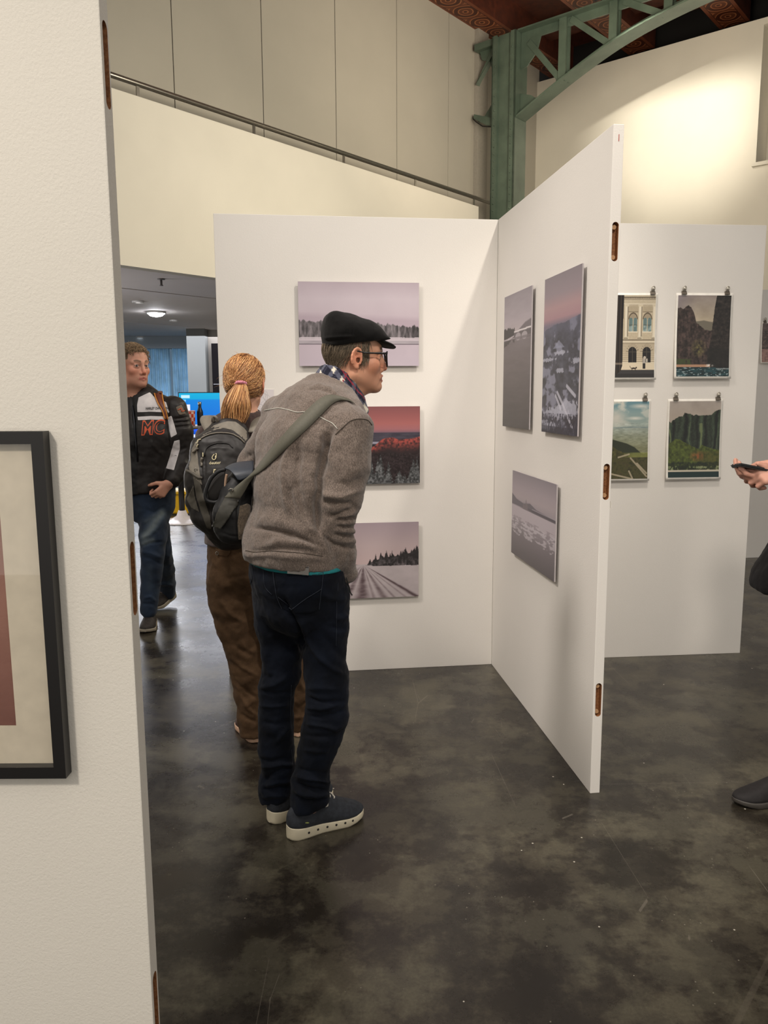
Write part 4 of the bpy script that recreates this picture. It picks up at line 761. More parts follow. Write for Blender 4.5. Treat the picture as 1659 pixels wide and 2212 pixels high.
class Field:
    def __init__(s, xs, ys, zs): s.ax = (xs, ys, zs); s.D = np.full((len(xs), len(ys), len(zs)), .15, np.float32)
    def apply(s, fn, lo, hi, k=.01, op='add', pad=None):
        pad = (k * 1.2 + .02) if pad is None else pad; sl = []
        for a, l, h in zip(s.ax, lo, hi): sl.append(slice(max(0, np.searchsorted(a, l - pad) - 1), min(len(a), np.searchsorted(a, h + pad) + 1)))
        if any(q.stop <= q.start for q in sl): return
        g = np.stack(np.meshgrid(*[a[q] for a, q in zip(s.ax, sl)], indexing='ij'), -1); d = fn(g.reshape(-1, 3)).reshape(g.shape[:3]).astype(np.float32)
        c = s.D[tuple(sl)]
        if op == 'add': h = np.clip(k - np.abs(c - d), 0, None) / max(k, 1e-6); r = np.minimum(c, d) - h * h * k * .25
        else: d = -d; h = np.clip(k - np.abs(c - d), 0, None) / max(k, 1e-6); r = np.maximum(c, d) + h * h * k * .25
        s.D[tuple(sl)] = r
    def cone(s, a, b, r1, r2=None, k=.01, op='add'):
        a, b = A3(a), A3(b); r2 = r1 if r2 is None else r2; ba = b - a; bb = max(ba @ ba, 1e-12)
        def fn(P): t = np.clip((P - a) @ ba / bb, 0, 1); return np.linalg.norm(P - a - t[:, None] * ba, axis=1) - (r1 + (r2 - r1) * t)
        r = max(r1, r2); s.apply(fn, np.minimum(a, b) - r, np.maximum(a, b) + r, k, op)
    def chain(s, pts, rs, k=.01):
        for i in range(len(pts) - 1): s.cone(pts[i], pts[i + 1], rs[i], rs[i + 1], k)
    def ball(s, c, r, k=.01, op='add'): s.cone(c, A3(c) + 1e-6, r, r, k, op)
    def ell(s, fr, c, rad, k=.01, op='add'):
        c = np.array(c, float); rad = np.array(rad, float); w = fr.w(*c); e = np.abs(fr.R.T) @ rad
        def fn(P): q = (fr.loc(P) - c) / rad; n = np.linalg.norm(q, axis=1); g = np.linalg.norm(q / rad, axis=1); return n * (n - 1) / np.maximum(g, 1e-6)
        s.apply(fn, w - e, w + e, k, op)
    def econ(s, a, b, ra, rb, lat, k=.02, op='add'):
        """tapered limb with an elliptic section: ra, rb = (half width along lat, half depth) at each end"""
        a, b, lat = A3(a), A3(b), A3(lat); ba = b - a; bb = max(ba @ ba, 1e-12); t_ = ba / math.sqrt(bb); l = lat - t_ * (lat @ t_); l /= np.linalg.norm(l)
        def fn(P):
            t = np.clip((P - a) @ ba / bb, 0, 1); q = P - a - t[:, None] * ba; x = q @ l; f2 = np.maximum((q * q).sum(1) - x * x, 0)
            rl = ra[0] + (rb[0] - ra[0]) * t; rf = ra[1] + (rb[1] - ra[1]) * t; n = np.sqrt((x / rl) ** 2 + f2 / rf ** 2); g = np.sqrt((x / rl ** 2) ** 2 + f2 / rf ** 4)
            return n * (n - 1) / np.maximum(g, 1e-6)
        r = max(*ra, *rb); s.apply(fn, np.minimum(a, b) - r, np.maximum(a, b) + r, k, op)
    def half(s, p, n, k=.004):
        """cut away the side of a plane the normal points to"""
        p, n = A3(p), A3(n) / np.linalg.norm(n); lo = [a[0] for a in s.ax]; hi = [a[-1] for a in s.ax]
        s.apply(lambda P: -((P - p) @ n), lo, hi, k, 'sub')
    def mesh(s, name, smooth=2):
        v, f = surfnets(s.D, *s.ax)
        if smooth: v = lap(v, f, smooth)
        me = bpy.data.meshes.new(name); n = len(v); me.vertices.add(n); me.vertices.foreach_set('co', v.ravel()); me.loops.add(f.size); me.loops.foreach_set('vertex_index', f.ravel())
        me.polygons.add(len(f)); me.polygons.foreach_set('loop_start', np.arange(0, f.size, 4)); me.update(calc_edges=True); me.validate(); me.polygons.foreach_set('use_smooth', [True] * len(f)); return me
def surfnets(D, xs, ys, zs):
    S_ = D < 0; nx, ny, nz = D.shape
    cs = [(i, j, k) for i in (0, 1) for j in (0, 1) for k in (0, 1)]
    sh = lambda A, c: A[c[0]:nx - 1 + c[0], c[1]:ny - 1 + c[1], c[2]:nz - 1 + c[2]]
    cnt = sum(sh(S_, c).astype(np.int8) for c in cs); act = (cnt > 0) & (cnt < 8); I = np.argwhere(act); idx = -np.ones(act.shape, np.int64); idx[act] = np.arange(len(I))
    V = {c: D[I[:, 0] + c[0], I[:, 1] + c[1], I[:, 2] + c[2]].astype(float) for c in cs}; acc = np.zeros((len(I), 3)); num = np.zeros(len(I))
    for c0 in cs:
        for a in range(3):
            if c0[a]: continue
            c1 = tuple(1 if q == a else c0[q] for q in range(3)); v0, v1 = V[c0], V[c1]; m = (v0 < 0) != (v1 < 0); t = np.where(m, v0 / np.where(m, v0 - v1, 1), 0)
            p = np.array(c0, float)[None].repeat(len(I), 0); p[:, a] = t; acc += p * m[:, None]; num += m
    q = I + acc / num[:, None]; v = np.stack([np.interp(q[:, a], np.arange(len(X)), X) for a, X in enumerate((xs, ys, zs))], 1)
    Q = []
    for a in range(3):
        o1, o2 = [(1, 2), (2, 0), (0, 1)][a]; A_ = np.moveaxis(S_, (a, o1, o2), (0, 1, 2)); J = np.moveaxis(idx, (a, o1, o2), (0, 1, 2))
        e = A_[:-1, 1:-1, 1:-1] != A_[1:, 1:-1, 1:-1]; w = np.argwhere(e); i, j, k = w[:, 0], w[:, 1] + 1, w[:, 2] + 1; ins = A_[i, j, k]
        f = np.stack([J[i, j - 1, k - 1], J[i, j, k - 1], J[i, j, k], J[i, j - 1, k]], 1); f[~ins] = f[~ins][:, ::-1]; Q.append(f)
    f = np.concatenate(Q); return v, f[(f >= 0).all(1)]
def lap(v, f, it, lam=.5, keep=None):
    n = len(v); a = f.ravel(); b = np.roll(f, -1, 1).ravel(); deg = np.bincount(a, minlength=n) + np.bincount(b, minlength=n)
    for _ in range(it):
        s = np.stack([np.bincount(a, v[b, c], n) + np.bincount(b, v[a, c], n) for c in range(3)], 1) / np.maximum(deg, 1)[:, None]; d = (s - v) * lam; v = v + (d if keep is None else d * keep[:, None])
    return v
def mesh_np(me):
    n = len(me.vertices); co = np.empty(n * 3); me.vertices.foreach_get('co', co); no = np.empty(n * 3); me.vertices.foreach_get('normal', no); return co.reshape(-1, 3), no.reshape(-1, 3)
def setco(me, co): me.vertices.foreach_set('co', co.ravel()); me.update()
def polydist(px, pts):
    """distance in pixels to a polyline and position along it"""
    best = np.full(len(px), 1e9); par = np.zeros(len(px)); P = np.array(pts, float); tot = np.linalg.norm(P[1:] - P[:-1], axis=1).sum(); run = 0
    for a, b in zip(P, P[1:]):
        ab = b - a; L2 = ab @ ab; t = np.clip((px - a) @ ab / L2, 0, 1); d = np.linalg.norm(px - a - t[:, None] * ab, axis=1); m = d < best; best[m] = d[m]; par[m] = ((run + t * math.sqrt(L2)) / tot)[m]; run += math.sqrt(L2)
    return best, par
def folds(me, lst, base=None):
    """press folds into the camera side of a garment: (pixel polyline, half width in px, height in m)"""
    co, no = mesh_np(me); px = proj_np(co); vd = co - np.array([0, 0, CAM_H]); vd /= np.linalg.norm(vd, axis=1)[:, None]; face = np.clip(-(no * vd).sum(1) * 2.5 + .25, 0, 1); dis = np.zeros(len(co))
    for pts, w, h in lst:
        d, t = polydist(px, pts); dis += h * np.exp(-(d / w) ** 2) * face * np.clip(np.minimum(t, 1 - t) * 5 + .25, 0, 1)
    setco(me, co + no * dis[:, None])
def fbm3(co, scale, seed=0, oct=3):
    o = np.zeros(len(co)); off = Vector((seed * 3.17, seed * 7.3, seed * 1.9))
    for i, c in enumerate(co * scale): o[i] = mnoise.fractal(Vector(c) + off, 1.0, 2.0, oct)
    return o
def crumple(me, scale, amp, seed=0, mask=None, stretch=(1, 1, 1)):
    co, no = mesh_np(me); d = fbm3(co * np.array(stretch), scale, seed, 3) * amp
    if mask is not None: d = d * mask(co)
    setco(me, co + no * d[:, None])
def bvh_of(*mes):
    v, f = [], []
    for me in mes:
        o = len(v); v += [x.co.copy() for x in me.vertices]; f += [[i + o for i in p.vertices] for p in me.polygons]
    return BVHTree.FromPolygons(v, f)
def hit(bvh, px, py, off=0, dflt=None):
    r = ray(px, py).normalized(); loc, n, i, d = bvh.ray_cast(Vector((0, 0, CAM_H)), r)
    if loc is None: return None if dflt is None else at(px, py, dflt)
    if n.dot(r) > 0: n = -n
    return loc + n * off
def dense(pts, n):
    P = np.array(pts, float); L = np.concatenate([[0], np.cumsum(np.linalg.norm(P[1:] - P[:-1], axis=1))]); t = np.linspace(0, L[-1], n)
    return np.stack([np.interp(t, L, P[:, k]) for k in range(P.shape[1])], 1)
def spline(pts, n):
    """smooth curve through points (Catmull-Rom)"""
    P = np.array([tuple(p) for p in pts], float); P = np.vstack([2 * P[0] - P[1], P, 2 * P[-1] - P[-2]]); m = len(P) - 3; out = []
    for t in np.linspace(0, m - 1e-6, n):
        i = int(t); u = t - i; a, b, c, d = P[i:i + 4]; out.append(.5 * ((2 * b) + (c - a) * u + (2 * a - 5 * b + 4 * c - d) * u * u + (3 * b - a - 3 * c + d) * u ** 3))
    return np.array(out)
def seam(name, bvh, pts, r, mat, parent, off=.001, n=40, dflt=None):
    P = [hit(bvh, x, y, off, dflt) for x, y in spline([(*p, 0) for p in pts], n)[:, :2]]; P = [p for p in P if p is not None]
    if len(P) < 2: return None
    bm = bmesh.new(); tubemesh(bm, P, r, 6); return bm_obj(name, bm, mat, parent)
def ribbon(name, Ls, Rs, th, mat, parent, up=None):
    """strap between two edge curves, with thickness towards the outside (up gives the outside direction per row)"""
    bm = bmesh.new(); rows = []
    for i, (a, b) in enumerate(zip(Ls, Rs)):
        a, b = Vector(a), Vector(b); n = Vector(up[i]).normalized() * th; rows.append([bm.verts.new(p) for p in (a, b, b + n, (a + b) / 2 + n * 1.15, a + n)])
    for r0, r1 in zip(rows, rows[1:]):
        for k in range(5): bm.faces.new((r0[k], r0[(k + 1) % 5], r1[(k + 1) % 5], r1[k]))
    bm.faces.new(rows[0][::-1]); bm.faces.new(rows[-1]); return bm_obj(name, bm, mat, parent, True)
def patch_px(name, bvh, poly, off, th, mat, parent, step=3, dflt=None):
    """flat piece (pocket, label, flap) sewn on a surface: a pixel polygon laid on the surface as a mesh with thickness"""
    P = np.array(poly, float); x0, y0 = P.min(0); x1, y1 = P.max(0); nx = max(2, int((x1 - x0) / step) + 1); ny = max(2, int((y1 - y0) / step) + 1); bm = bmesh.new(); V = {}
    n = len(P); area = sum(P[i][0] * P[(i + 1) % n][1] - P[(i + 1) % n][0] * P[i][1] for i in range(n))
    from mathutils.geometry import delaunay_2d_cdt
    inner = [];
    for j in range(ny):
        for i in range(nx):
            q = Vector((x0 + (x1 - x0) * (i + .5) / nx, y0 + (y1 - y0) * (j + .5) / ny)); inner.append(q)
    edge = [Vector(p) for p in dense(list(poly) + [poly[0]], max(12, int(sum(np.linalg.norm(P - np.roll(P, 1, 0), axis=1)) / step)))[:-1]]
    res = delaunay_2d_cdt(edge + inner, [], [list(range(len(edge)))], 1, 1e-4); vs, fs = res[0], res[2]
    pts = [hit(bvh, v.x, v.y, off, dflt) for v in vs]; top = {}; bot = {}
    used = sorted({i for f in fs for i in f if all(pts[k] is not None for k in f)})
    for i in used: r = ray(vs[i].x, vs[i].y).normalized(); top[i] = bm.verts.new(pts[i] - r * th); bot[i] = bm.verts.new(pts[i])
    cnt = {}
    for f in fs:
        if any(i not in top for i in f): continue
        bm.faces.new([top[i] for i in f]).smooth = True; bm.faces.new([bot[i] for i in f][::-1])
        for a, b in zip(f, list(f[1:]) + [f[0]]): cnt[(a, b)] = 1
    for (a, b) in list(cnt):
        if (b, a) not in cnt: bm.faces.new((top[a], bot[a], bot[b], top[b]))
    return bm_obj(name, bm, mat, parent)
def strands(name, paths, rad, cols, mat, parent, taper=.25, sides=3):
    """many hairs as one mesh; paths (N, M, 3), cols (N, 3)"""
    P = np.asarray(paths, float); N, M, _ = P.shape; T = np.gradient(P, axis=1); T /= np.linalg.norm(T, axis=2, keepdims=True) + 1e-9; ref = np.array([.31, .87, .38]); a = np.cross(T, ref); a /= np.linalg.norm(a, axis=2, keepdims=True) + 1e-9; b = np.cross(T, a)
    r = (np.ones(N) * rad)[:, None] * np.interp(np.linspace(0, 1, M), [0, .15, .6, 1], [.6, 1, .85, taper])[None]; an = 2 * PI * np.arange(sides) / sides
    V = P[:, :, None] + (a[:, :, None] * np.cos(an)[None, None, :, None] + b[:, :, None] * np.sin(an)[None, None, :, None]) * r[:, :, None, None]
    idx = np.arange(N * M * sides).reshape(N, M, sides); f = np.stack([idx[:, :-1], np.roll(idx[:, :-1], -1, 2), np.roll(idx[:, 1:], -1, 2), idx[:, 1:]], -1).reshape(-1, 4)
    me = bpy.data.meshes.new(name); me.vertices.add(N * M * sides); me.vertices.foreach_set('co', V.ravel()); me.loops.add(f.size); me.loops.foreach_set('vertex_index', f.ravel()); me.polygons.add(len(f)); me.polygons.foreach_set('loop_start', np.arange(0, f.size, 4)); me.update(calc_edges=True); me.validate(); me.polygons.foreach_set('use_smooth', [True] * len(f))
    dye(me, np.repeat(np.asarray(cols), M * sides, 0)); return link(name, me, mat, parent)
# ------------------------------------------------------------------ anatomy
def head_sdf(F, h, s=1.0, ear=True, fem=False, k=.012):
    """a face with brow, eyes, nose, lips, chin and ears in the frame h (origin between the ears, x forward)"""
    c = lambda x, y, z: h.w(x * s, y * s, z * s); E = lambda cc, rr, kk=k, op='add': F.ell(h, np.array(cc) * s, np.array(rr) * s, kk, op)
    E((-.012, 0, .040), (.093, .074, .088)); E((.034, 0, .048), (.062, .062, .066)); E((.030, 0, -.028), (.062, .058, .080)); E((.066, 0, -.058), (.028, .034, .032))
    for y in (-1, 1):
        F.cone(c(-.005, .050 * y, -.050), c(.072, .014 * y, -.092), .017 * s, .014 * s, .02); F.ball(c(.058, .042 * y, -.016), .023 * s, .02); F.cone(c(.086, .010 * y, .030), c(.068, .044 * y, .030), .012 * s, .011 * s, .014)
    F.ball(c(.079, 0, -.090), .0185 * s, .014)
    for y in (-1, 1): F.ball(c(.1, .032 * y, .010), .017 * s, .012, 'sub'); F.ball(c(.0745, .031 * y, .010), .0135 * s, .002)
    for y in (-1, 1): F.cone(c(.0865, .020 * y, .017), c(.081, .043 * y, .015), .0035 * s, .0035 * s, .005); F.cone(c(.085, .022 * y, .002), c(.080, .042 * y, .003), .0032 * s, .003 * s, .005)
    F.cone(c(.091, 0, .024), c(.1075, 0, -.026), .0075 * s, .0105 * s, .01)
    for y in (-1, 1): F.ball(c(.0945, .0125 * y, -.033), .0085 * s, .007)
    for y in (-1, 1): F.cone(c(.0965, 0, -.055), c(.086, .024 * y, -.0605), .0062 * s, .003 * s, .006); F.cone(c(.0945, 0, -.068), c(.086, .022 * y, -.062), .0068 * s, .003 * s, .005)
    F.cone(c(.104, -.02, -.0618), c(.104, .02, -.0618), .0062 * s, .0062 * s, .003, 'sub')
    if ear:
        for y in (-1, 1):
            e = Fr(c(-.006, .077 * y, .0), 0); e.R = np.array([h.R[0] * math.cos(.35) + h.R[1] * y * -.34, h.R[1] * math.cos(.35) + h.R[0] * y * .34, h.R[2]]); tl = .18
            e.R = np.stack([e.R[0] * math.cos(tl) + e.R[2] * math.sin(-tl) * -1 * 0 + e.R[2] * -math.sin(tl), e.R[1], e.R[2] * math.cos(tl) + e.R[0] * math.sin(tl)])
            F.ell(e, (-.006 * s, .004 * y, .002 * s), (.018 * s, .0055, .030 * s), .006); F.ball(e.w(.004, .008 * y, -.003), .0095 * s, .006, 'sub'); F.ball(e.w(-.004, .011 * y, .012), .009 * s, .005, 'sub'); ra = np.linspace(-.6, 3.9, 12)
            P = [e.w((-.005 + .0185 * math.cos(a)) * s, .0075 * y, (.004 + .0305 * math.sin(a)) * s) for a in ra]
            for a, b in zip(P, P[1:]): F.cone(a, b, .0038 * s, .0038 * s, .004)
            F.ball(e.w(.002 * s, .003 * y, -.027 * s), .008 * s, .006)
def hand_sdf(F, w, f, t, n, curl=(.5, .6, .4), thumb=(.6, .2), spread=.06, s=1.0, curls=None):
    """a hand at wrist w: fingers run along f, thumb lies on side t, the palm faces n"""
    w, f, t, n = A3(w), A3(f), A3(t), A3(n); f /= np.linalg.norm(f); t = t - f * (t @ f); t /= np.linalg.norm(t); n = n - f * (n @ f) - t * (n @ t); n /= np.linalg.norm(n); tips = []
    for i, (o, L0, segs) in enumerate(((.029, .092, (.044, .027, .022)), (.0098, .096, (.048, .030, .023)), (-.0095, .091, (.045, .028, .022)), (-.027, .081, (.035, .021, .019)))):
        kn = w + (f * L0 + t * o) * s; F.cone(w + t * o * .55 * s + f * .012, kn, .0135 * s, .0112 * s, .014); a = 0; p = kn; r = (.0098, .0092, .0086, .0074); cu = curls[i] if curls else curl; base = f * math.cos(spread * o * 30) + t * math.sin(spread * o * 30)
        for j in range(3):
            a += cu[j]; d = base * math.cos(a) + n * math.sin(a); q = p + d * segs[j] * s; F.cone(p, q, r[j] * s, r[j + 1] * s, .0035 if j else .006); p = q
        tips.append(p)
    b = w + (f * .026 + t * .026 + n * .006) * s; d = f * .62 + t * .66 + n * .42; d /= np.linalg.norm(d); e = f * math.cos(thumb[0]) + n * math.sin(thumb[0]) + t * .25; e /= np.linalg.norm(e); g = e * math.cos(thumb[1]) + n * math.sin(thumb[1]) - t * .2; g /= np.linalg.norm(g)
    p1 = b + d * .042 * s; p2 = p1 + e * .034 * s; p3 = p2 + g * .026 * s; F.cone(b, p1, .0155 * s, .0125 * s, .012); F.cone(p1, p2, .0118 * s, .0108 * s, .004); F.cone(p2, p3, .0106 * s, .0085 * s, .003); return tips, p3
M_SKIN = attr_mat('skin', .48, .35); M_SKIN.node_tree.nodes['Principled BSDF'].inputs['Subsurface Weight'].default_value = .12; M_SKIN.node_tree.nodes['Principled BSDF'].inputs['Subsurface Radius'].default_value = (.01, .004, .002)
M_HAIR = attr_mat('hair', .45, .4)
def skin_cols(me, h, base, s=1.0, stubble=0, red=.5, brow=None, iris=(60, 60, 60), lips=(168, 92, 84), eyes=True, seed=1):
    co, _ = mesh_np(me); L = h.loc(co) / s; x, y, z = L.T; c = np.ones((len(co), 3)) * np.array(base, float); n = fbm3(co, 28, seed, 3); c *= (1 + .05 * n)[:, None]
    def p(m, col): nonlocal c; m = np.clip(m, 0, 1)[:, None]; c = c * (1 - m) + np.array(col, float) * m
    g = lambda X, Y, Z, r: np.exp(-(((x - X) ** 2 + (y - Y) ** 2 + (z - Z) ** 2) / r ** 2)); rd = np.array(base) * np.array((1.02, .76, .70))
    for sg in (-1, 1): p(red * .8 * g(.06, .045 * sg, -.02, .03), rd); p(red * g(-.01, .085 * sg, 0, .035) * .9, rd)
    p(red * g(.11, 0, -.03, .02), rd)
    if stubble: p(stubble * np.clip((-.030 - z) * 40, 0, 1) * np.clip((z + .125) * 40, 0, 1) * np.clip((x + .0) * 25, 0, 1) * (.6 + .4 * n), np.array(base) * np.array((.70, .64, .62)))
    near = (x > .07) & (np.abs(z + .062) < .03)
    p(np.clip(1.4 - np.abs(z + .0618) / .008, 0, 1) * np.clip((.026 - np.abs(y)) * 300, 0, 1) * near * (x > .082) * .8, lips); p(np.clip(1 - np.abs(z + .0615) / .0018, 0, 1) * (np.abs(y) < .023) * near * .8, (84, 40, 36))
    if brow is not None:
        for sg in (-1, 1):
            u = (sg * y - .012) / .034; p(np.clip(1.3 - np.abs(z - (.032 + .006 * np.sin(np.clip(u, 0, 1) * 2.6))) / .0055, 0, 1) * ((u > 0) & (u < 1)) * (x > .055) * .85, brow)
    if eyes:
        for sg in (-1, 1):
            d = np.sqrt((y - .031 * sg) ** 2 + (z - .010) ** 2); m = (np.abs(z - .0095) < .0050 * np.sqrt(np.clip(1 - ((y - .031 * sg) / .0118) ** 2, 0, 1))) & (x > .07); p(m * 1., (186, 174, 168)); d2 = np.sqrt((y - .031 * sg - eyes * .006) ** 2 + (z - .0095) ** 2); p(m * (d2 < .0058), iris); p(m * (d2 < .0028), (14, 12, 12))
            up = np.abs(z - .0095 - .0062 * np.sqrt(np.clip(1 - ((y - .031 * sg) / .0135) ** 2, 0, 1))) < .0015; p((up & (np.abs(y - .031 * sg) < .013) & (x > .068)) * .8, (70, 46, 40)); p((d > .011) * (d < .02) * (z < .006) * (x > .06) * .35, np.array(base) * .72)
    dye(me, lin(np.clip(c, 0, 255) / 255))
def shoe(name, heel, toe, parent, mat_up, mat_sole, mat_lace, label=None, w=1.0, height=1.0, lift=0.0, tread=None, loop=0, laces=True):
    """a lace-up shoe standing on the floor from heel to toe"""
    heel, toe = A3((*heel[:2], heel[2] if len(heel) > 2 else 0)), A3((*toe[:2], toe[2] if len(toe) > 2 else 0)); L = np.linalg.norm(toe - heel); d = (toe - heel) / L; l = np.cross([0, 0, 1.], d); l /= np.linalg.norm(l); up = np.cross(d, l); root = empty(name, heel); root.parent = parent; root.matrix_parent_inverse = parent.matrix_basis.inverted() if parent else Matrix()
    if label: root['label'] = label
    hw = lambda s: w * np.interp(s, [0, .02, .08, .2, .4, .6, .72, .85, .94, .985, 1], [.006, .022, .033, .037, .036, .044, .048, .043, .030, .014, .004]); off = lambda s: .006 * math.sin(s * PI)
    st = lambda s: np.interp(s, [0, .15, .5, .8, 1], [.040, .034, .028, .025, .030]) * height; sb = lambda s: np.interp(s, [0, .08, .75, 1], [.004, 0, 0, .014])
    def ringmesh(nm, ss, prof, mat, par):
        bm = bmesh.new(); R = [[bm.verts.new(Vector(heel + d * (s * L) + l * y + up * z)) for y, z in prof(s)] for s in ss]
        for r0, r1 in zip(R, R[1:]):
            for k in range(len(r0)): bm.faces.new((r0[k], r0[(k + 1) % len(r0)], r1[(k + 1) % len(r0)], r1[k])).smooth = True
        bm.faces.new(R[0][::-1]); bm.faces.new(R[-1]); return bm_obj(nm, bm, mat, par)
    ss = np.concatenate([[0, .004, .012, .025, .05], np.linspace(.09, .93, 20), [.95, .97, .985, .995, 1]])
    def sole(s): h = hw(s) * 1.04; a, b = sb(s), st(s); o = off(s); return [(-h * .94 + o, a), (-h + o, a + .006), (-h * 1.0 + o, b - .004), (-h * .96 + o, b), (h * .96 + o, b), (h * 1.0 + o, b - .004), (h + o, a + .006), (h * .94 + o, a)]
    so = ringmesh('sole', ss, sole, mat_sole, root)
    def outs(s): h = hw(s) * .97; a = sb(s); o = off(s); return [(-h + o, max(a - .001, .0)), (-h + o, a + .006), (h + o, a + .006), (h + o, max(a - .001, .0))]
    if tread is not None: ringmesh('outsole', ss[1:-1], outs, tread, root)
    top = lambda s: height * np.interp(s, [0, .05, .15, .3, .42, .55, .7, .82, .92, .98, 1], [.070, .088, .098, .112, .116, .100, .077, .063, .052, .042, .034])
    def upper(s):
        h = hw(s) * .98; o = off(s); z0 = st(s) - .004; H = max(top(s) - z0, .004); narrow = np.interp(s, [0, .3, .5, .75, 1], [.8, .72, .8, .9, 1.]); P = []
        for a in np.linspace(0, PI, 17): c, sn = math.cos(a), math.sin(a); P.append((math.copysign(abs(c) ** .75, c) * h * (1 - (1 - narrow) * sn ** 1.3) + o, z0 + H * sn ** .8))
        return P
    us = np.concatenate([[.006, .014, .03, .06], np.linspace(.1, .92, 22), [.95, .97, .985, .994]]); ringmesh('upper', us, upper, mat_up, root)
    pt = lambda s, y, e=.002: Vector(heel + d * (s * L) + l * (y + off(s)) + up * (st(s) - .004 + max(top(s) - st(s) + .004, .004) * (1 - min(1, abs(y) / (hw(s) * .95)) ** 2.6) ** .42 + e))
    if laces:
        for s in (.42, .475, .53, .585):
            bm = bmesh.new(); tubemesh(bm, [pt(s + .012 * (i % 2), y) for i, y in enumerate(np.linspace(-.022, .022, 9))], .0026, 6); bm_obj('lace', bm, mat_lace, root)
        if loop:
            bm = bmesh.new(); b = pt(.42, loop * .018, .004); tubemesh(bm, [b + Vector(l) * (loop * x) + Vector(up) * z + Vector(d) * q for x, z, q in ((0, .004, 0), (.012, .004, -.012), (.02, -.018, -.014), (.022, -.038, -.002), (.021, -.038, .014), (.019, -.015, .018), (.01, .002, .008), (0, .004, 0))], .003, 6); bm_obj('lace', bm, mat_lace, root)
    return root
# ================================================================== the man in the cap
def heather(name, a, b, c, scale=170, bumpd=.0012, sheen=.25):
    t = NT(name); vec = t.coord(); mp = t.add('ShaderNodeMapping'); mp.inputs['Scale'].default_value = (1, 1, .45); mp.inputs['Rotation'].default_value = (0, .35, 0); t.l(vec, mp.inputs['Vector'])
    n = t.noise(mp.outputs[0], scale, 5, .75); n2 = t.noise(vec, 9, 3)
    col = t.mix(t.ramp(n2, [(.3, (0, 0, 0, 1)), (.7, (1, 1, 1, 1))]), t.ramp(n, [(.34, a), (.5, b), (.66, c)]), t.ramp(n, [(.30, a), (.55, b), (.75, c)]))
    t.set(Base_Color=col, Roughness=.92, Specular_IOR_Level=.15, Sheen_Weight=sheen, Sheen_Roughness=.6); t.bump(n, .5, bumpd); return t.m
def denim(name, a, b, scale=240, fade=None):
    t = NT(name); vec = t.coord(); n = t.noise(vec, scale, 3, .7); n2 = t.noise(vec, 7, 4, .6); c = t.ramp(n2, [(.3, a), (.7, b)]); c = t.mix(.35, c, t.ramp(n, [(.3, (.3, .3, .3, 1)), (.7, (1, 1, 1, 1))]), 'MULTIPLY')
    t.set(Base_Color=c, Roughness=.85, Specular_IOR_Level=.15, Sheen_Weight=.03); t.bump(n, .25, .0006); return t.m
M_FLEECE = heather('grey_brown_fleece', rgb(72, 63, 57), rgb(110, 98, 90), rgb(146, 132, 122), 330, .001)
M_JEANS = denim('dark_navy_denim', rgb(8, 11, 18), rgb(19, 26, 40)); M_STITCH = plain('denim_stitching', rgb(38, 44, 56), .8)
M_WOOLBLK = heather('black_wool', rgb(4, 4, 4), rgb(8, 7, 7), rgb(15, 14, 13), 260, .0008, .06)
M_PLAID = attr_mat('plaid_scarf', .9, .15, .2, (300, .3, .0006))
Q = lambda px, py, Y: A3(at(px, py, Y))
def lat_of(az): return np.array([-math.cos(az), math.sin(az), 0.])
def rpx(hw, Y): return hw * (Y * .989 + .1) / F_PX
def legchain(F, pts, k=.012):
    P = [Q(x, y, Y) for x, y, Y, hw in pts]; R = []
    for (x, y, Y, hw), p in zip(pts, P): R.append(hw * (p[1] * math.cos(PITCH) - (p[2] - CAM_H) * math.sin(PITCH)) / F_PX)
    F.chain(P, R, k); return P, R
AZ = math.radians(50); LA = lat_of(AZ); FA = np.array([math.sin(AZ), math.cos(AZ), 0])
hA = Fr(Q(764, 778, 2.75), math.radians(76)); SA = 1.0
# body: one skin from head to feet, mostly under the clothes
F = Field(axis(-.78, .12, .011, [(hA.o[0] - .13, hA.o[0] + .14, .0026)]), axis(2.35, 3.1, .011, [(hA.o[1] - .11, hA.o[1] + .11, .0026)]), axis(.03, 1.80, .011, [(hA.o[2] - .15, hA.o[2] + .14, .0026)]))
head_sdf(F, hA, SA)
F.cone(hA.w(-.028, 0, -.05), Q(722, 850, 2.735), .054, .060, .03); F.cone(hA.w(.045, 0, -.082), Q(752, 856, 2.75), .02, .035, .03)
F.econ(Q(700, 885, 2.72), Q(664, 965, 2.66), (.12, .07), (.15, .085), LA, .03); F.econ(Q(664, 965, 2.66), Q(648, 1140, 2.61), (.15, .085), (.12, .09), LA, .03); F.econ(Q(648, 1140, 2.61), Q(645, 1260, 2.61), (.12, .09), (.145, .115), LA, .03)
armR = [(750, 930, 2.545), (748, 1000, 2.52), (734, 1078, 2.50), (733, 1195, 2.545), (744, 1238, 2.58)]; F.chain([Q(*p) for p in armR], [.046, .042, .038, .032, .026], .02)
armL = [(600, 930, 2.80), (552, 1000, 2.86), (520, 1060, 2.875), (560, 1140, 2.92), (600, 1205, 2.91)]; F.chain([Q(*p) for p in armL], [.055, .046, .04, .034, .026], .02)
for wr, nx, sd in ((Q(744, 1238, 2.58), Q(716, 1300, 2.605), 1), (Q(600, 1205, 2.91), Q(628, 1245, 2.90), -1)): hand_sdf(F, wr, nx - wr, FA, LA * sd, (.15, .2, .2))
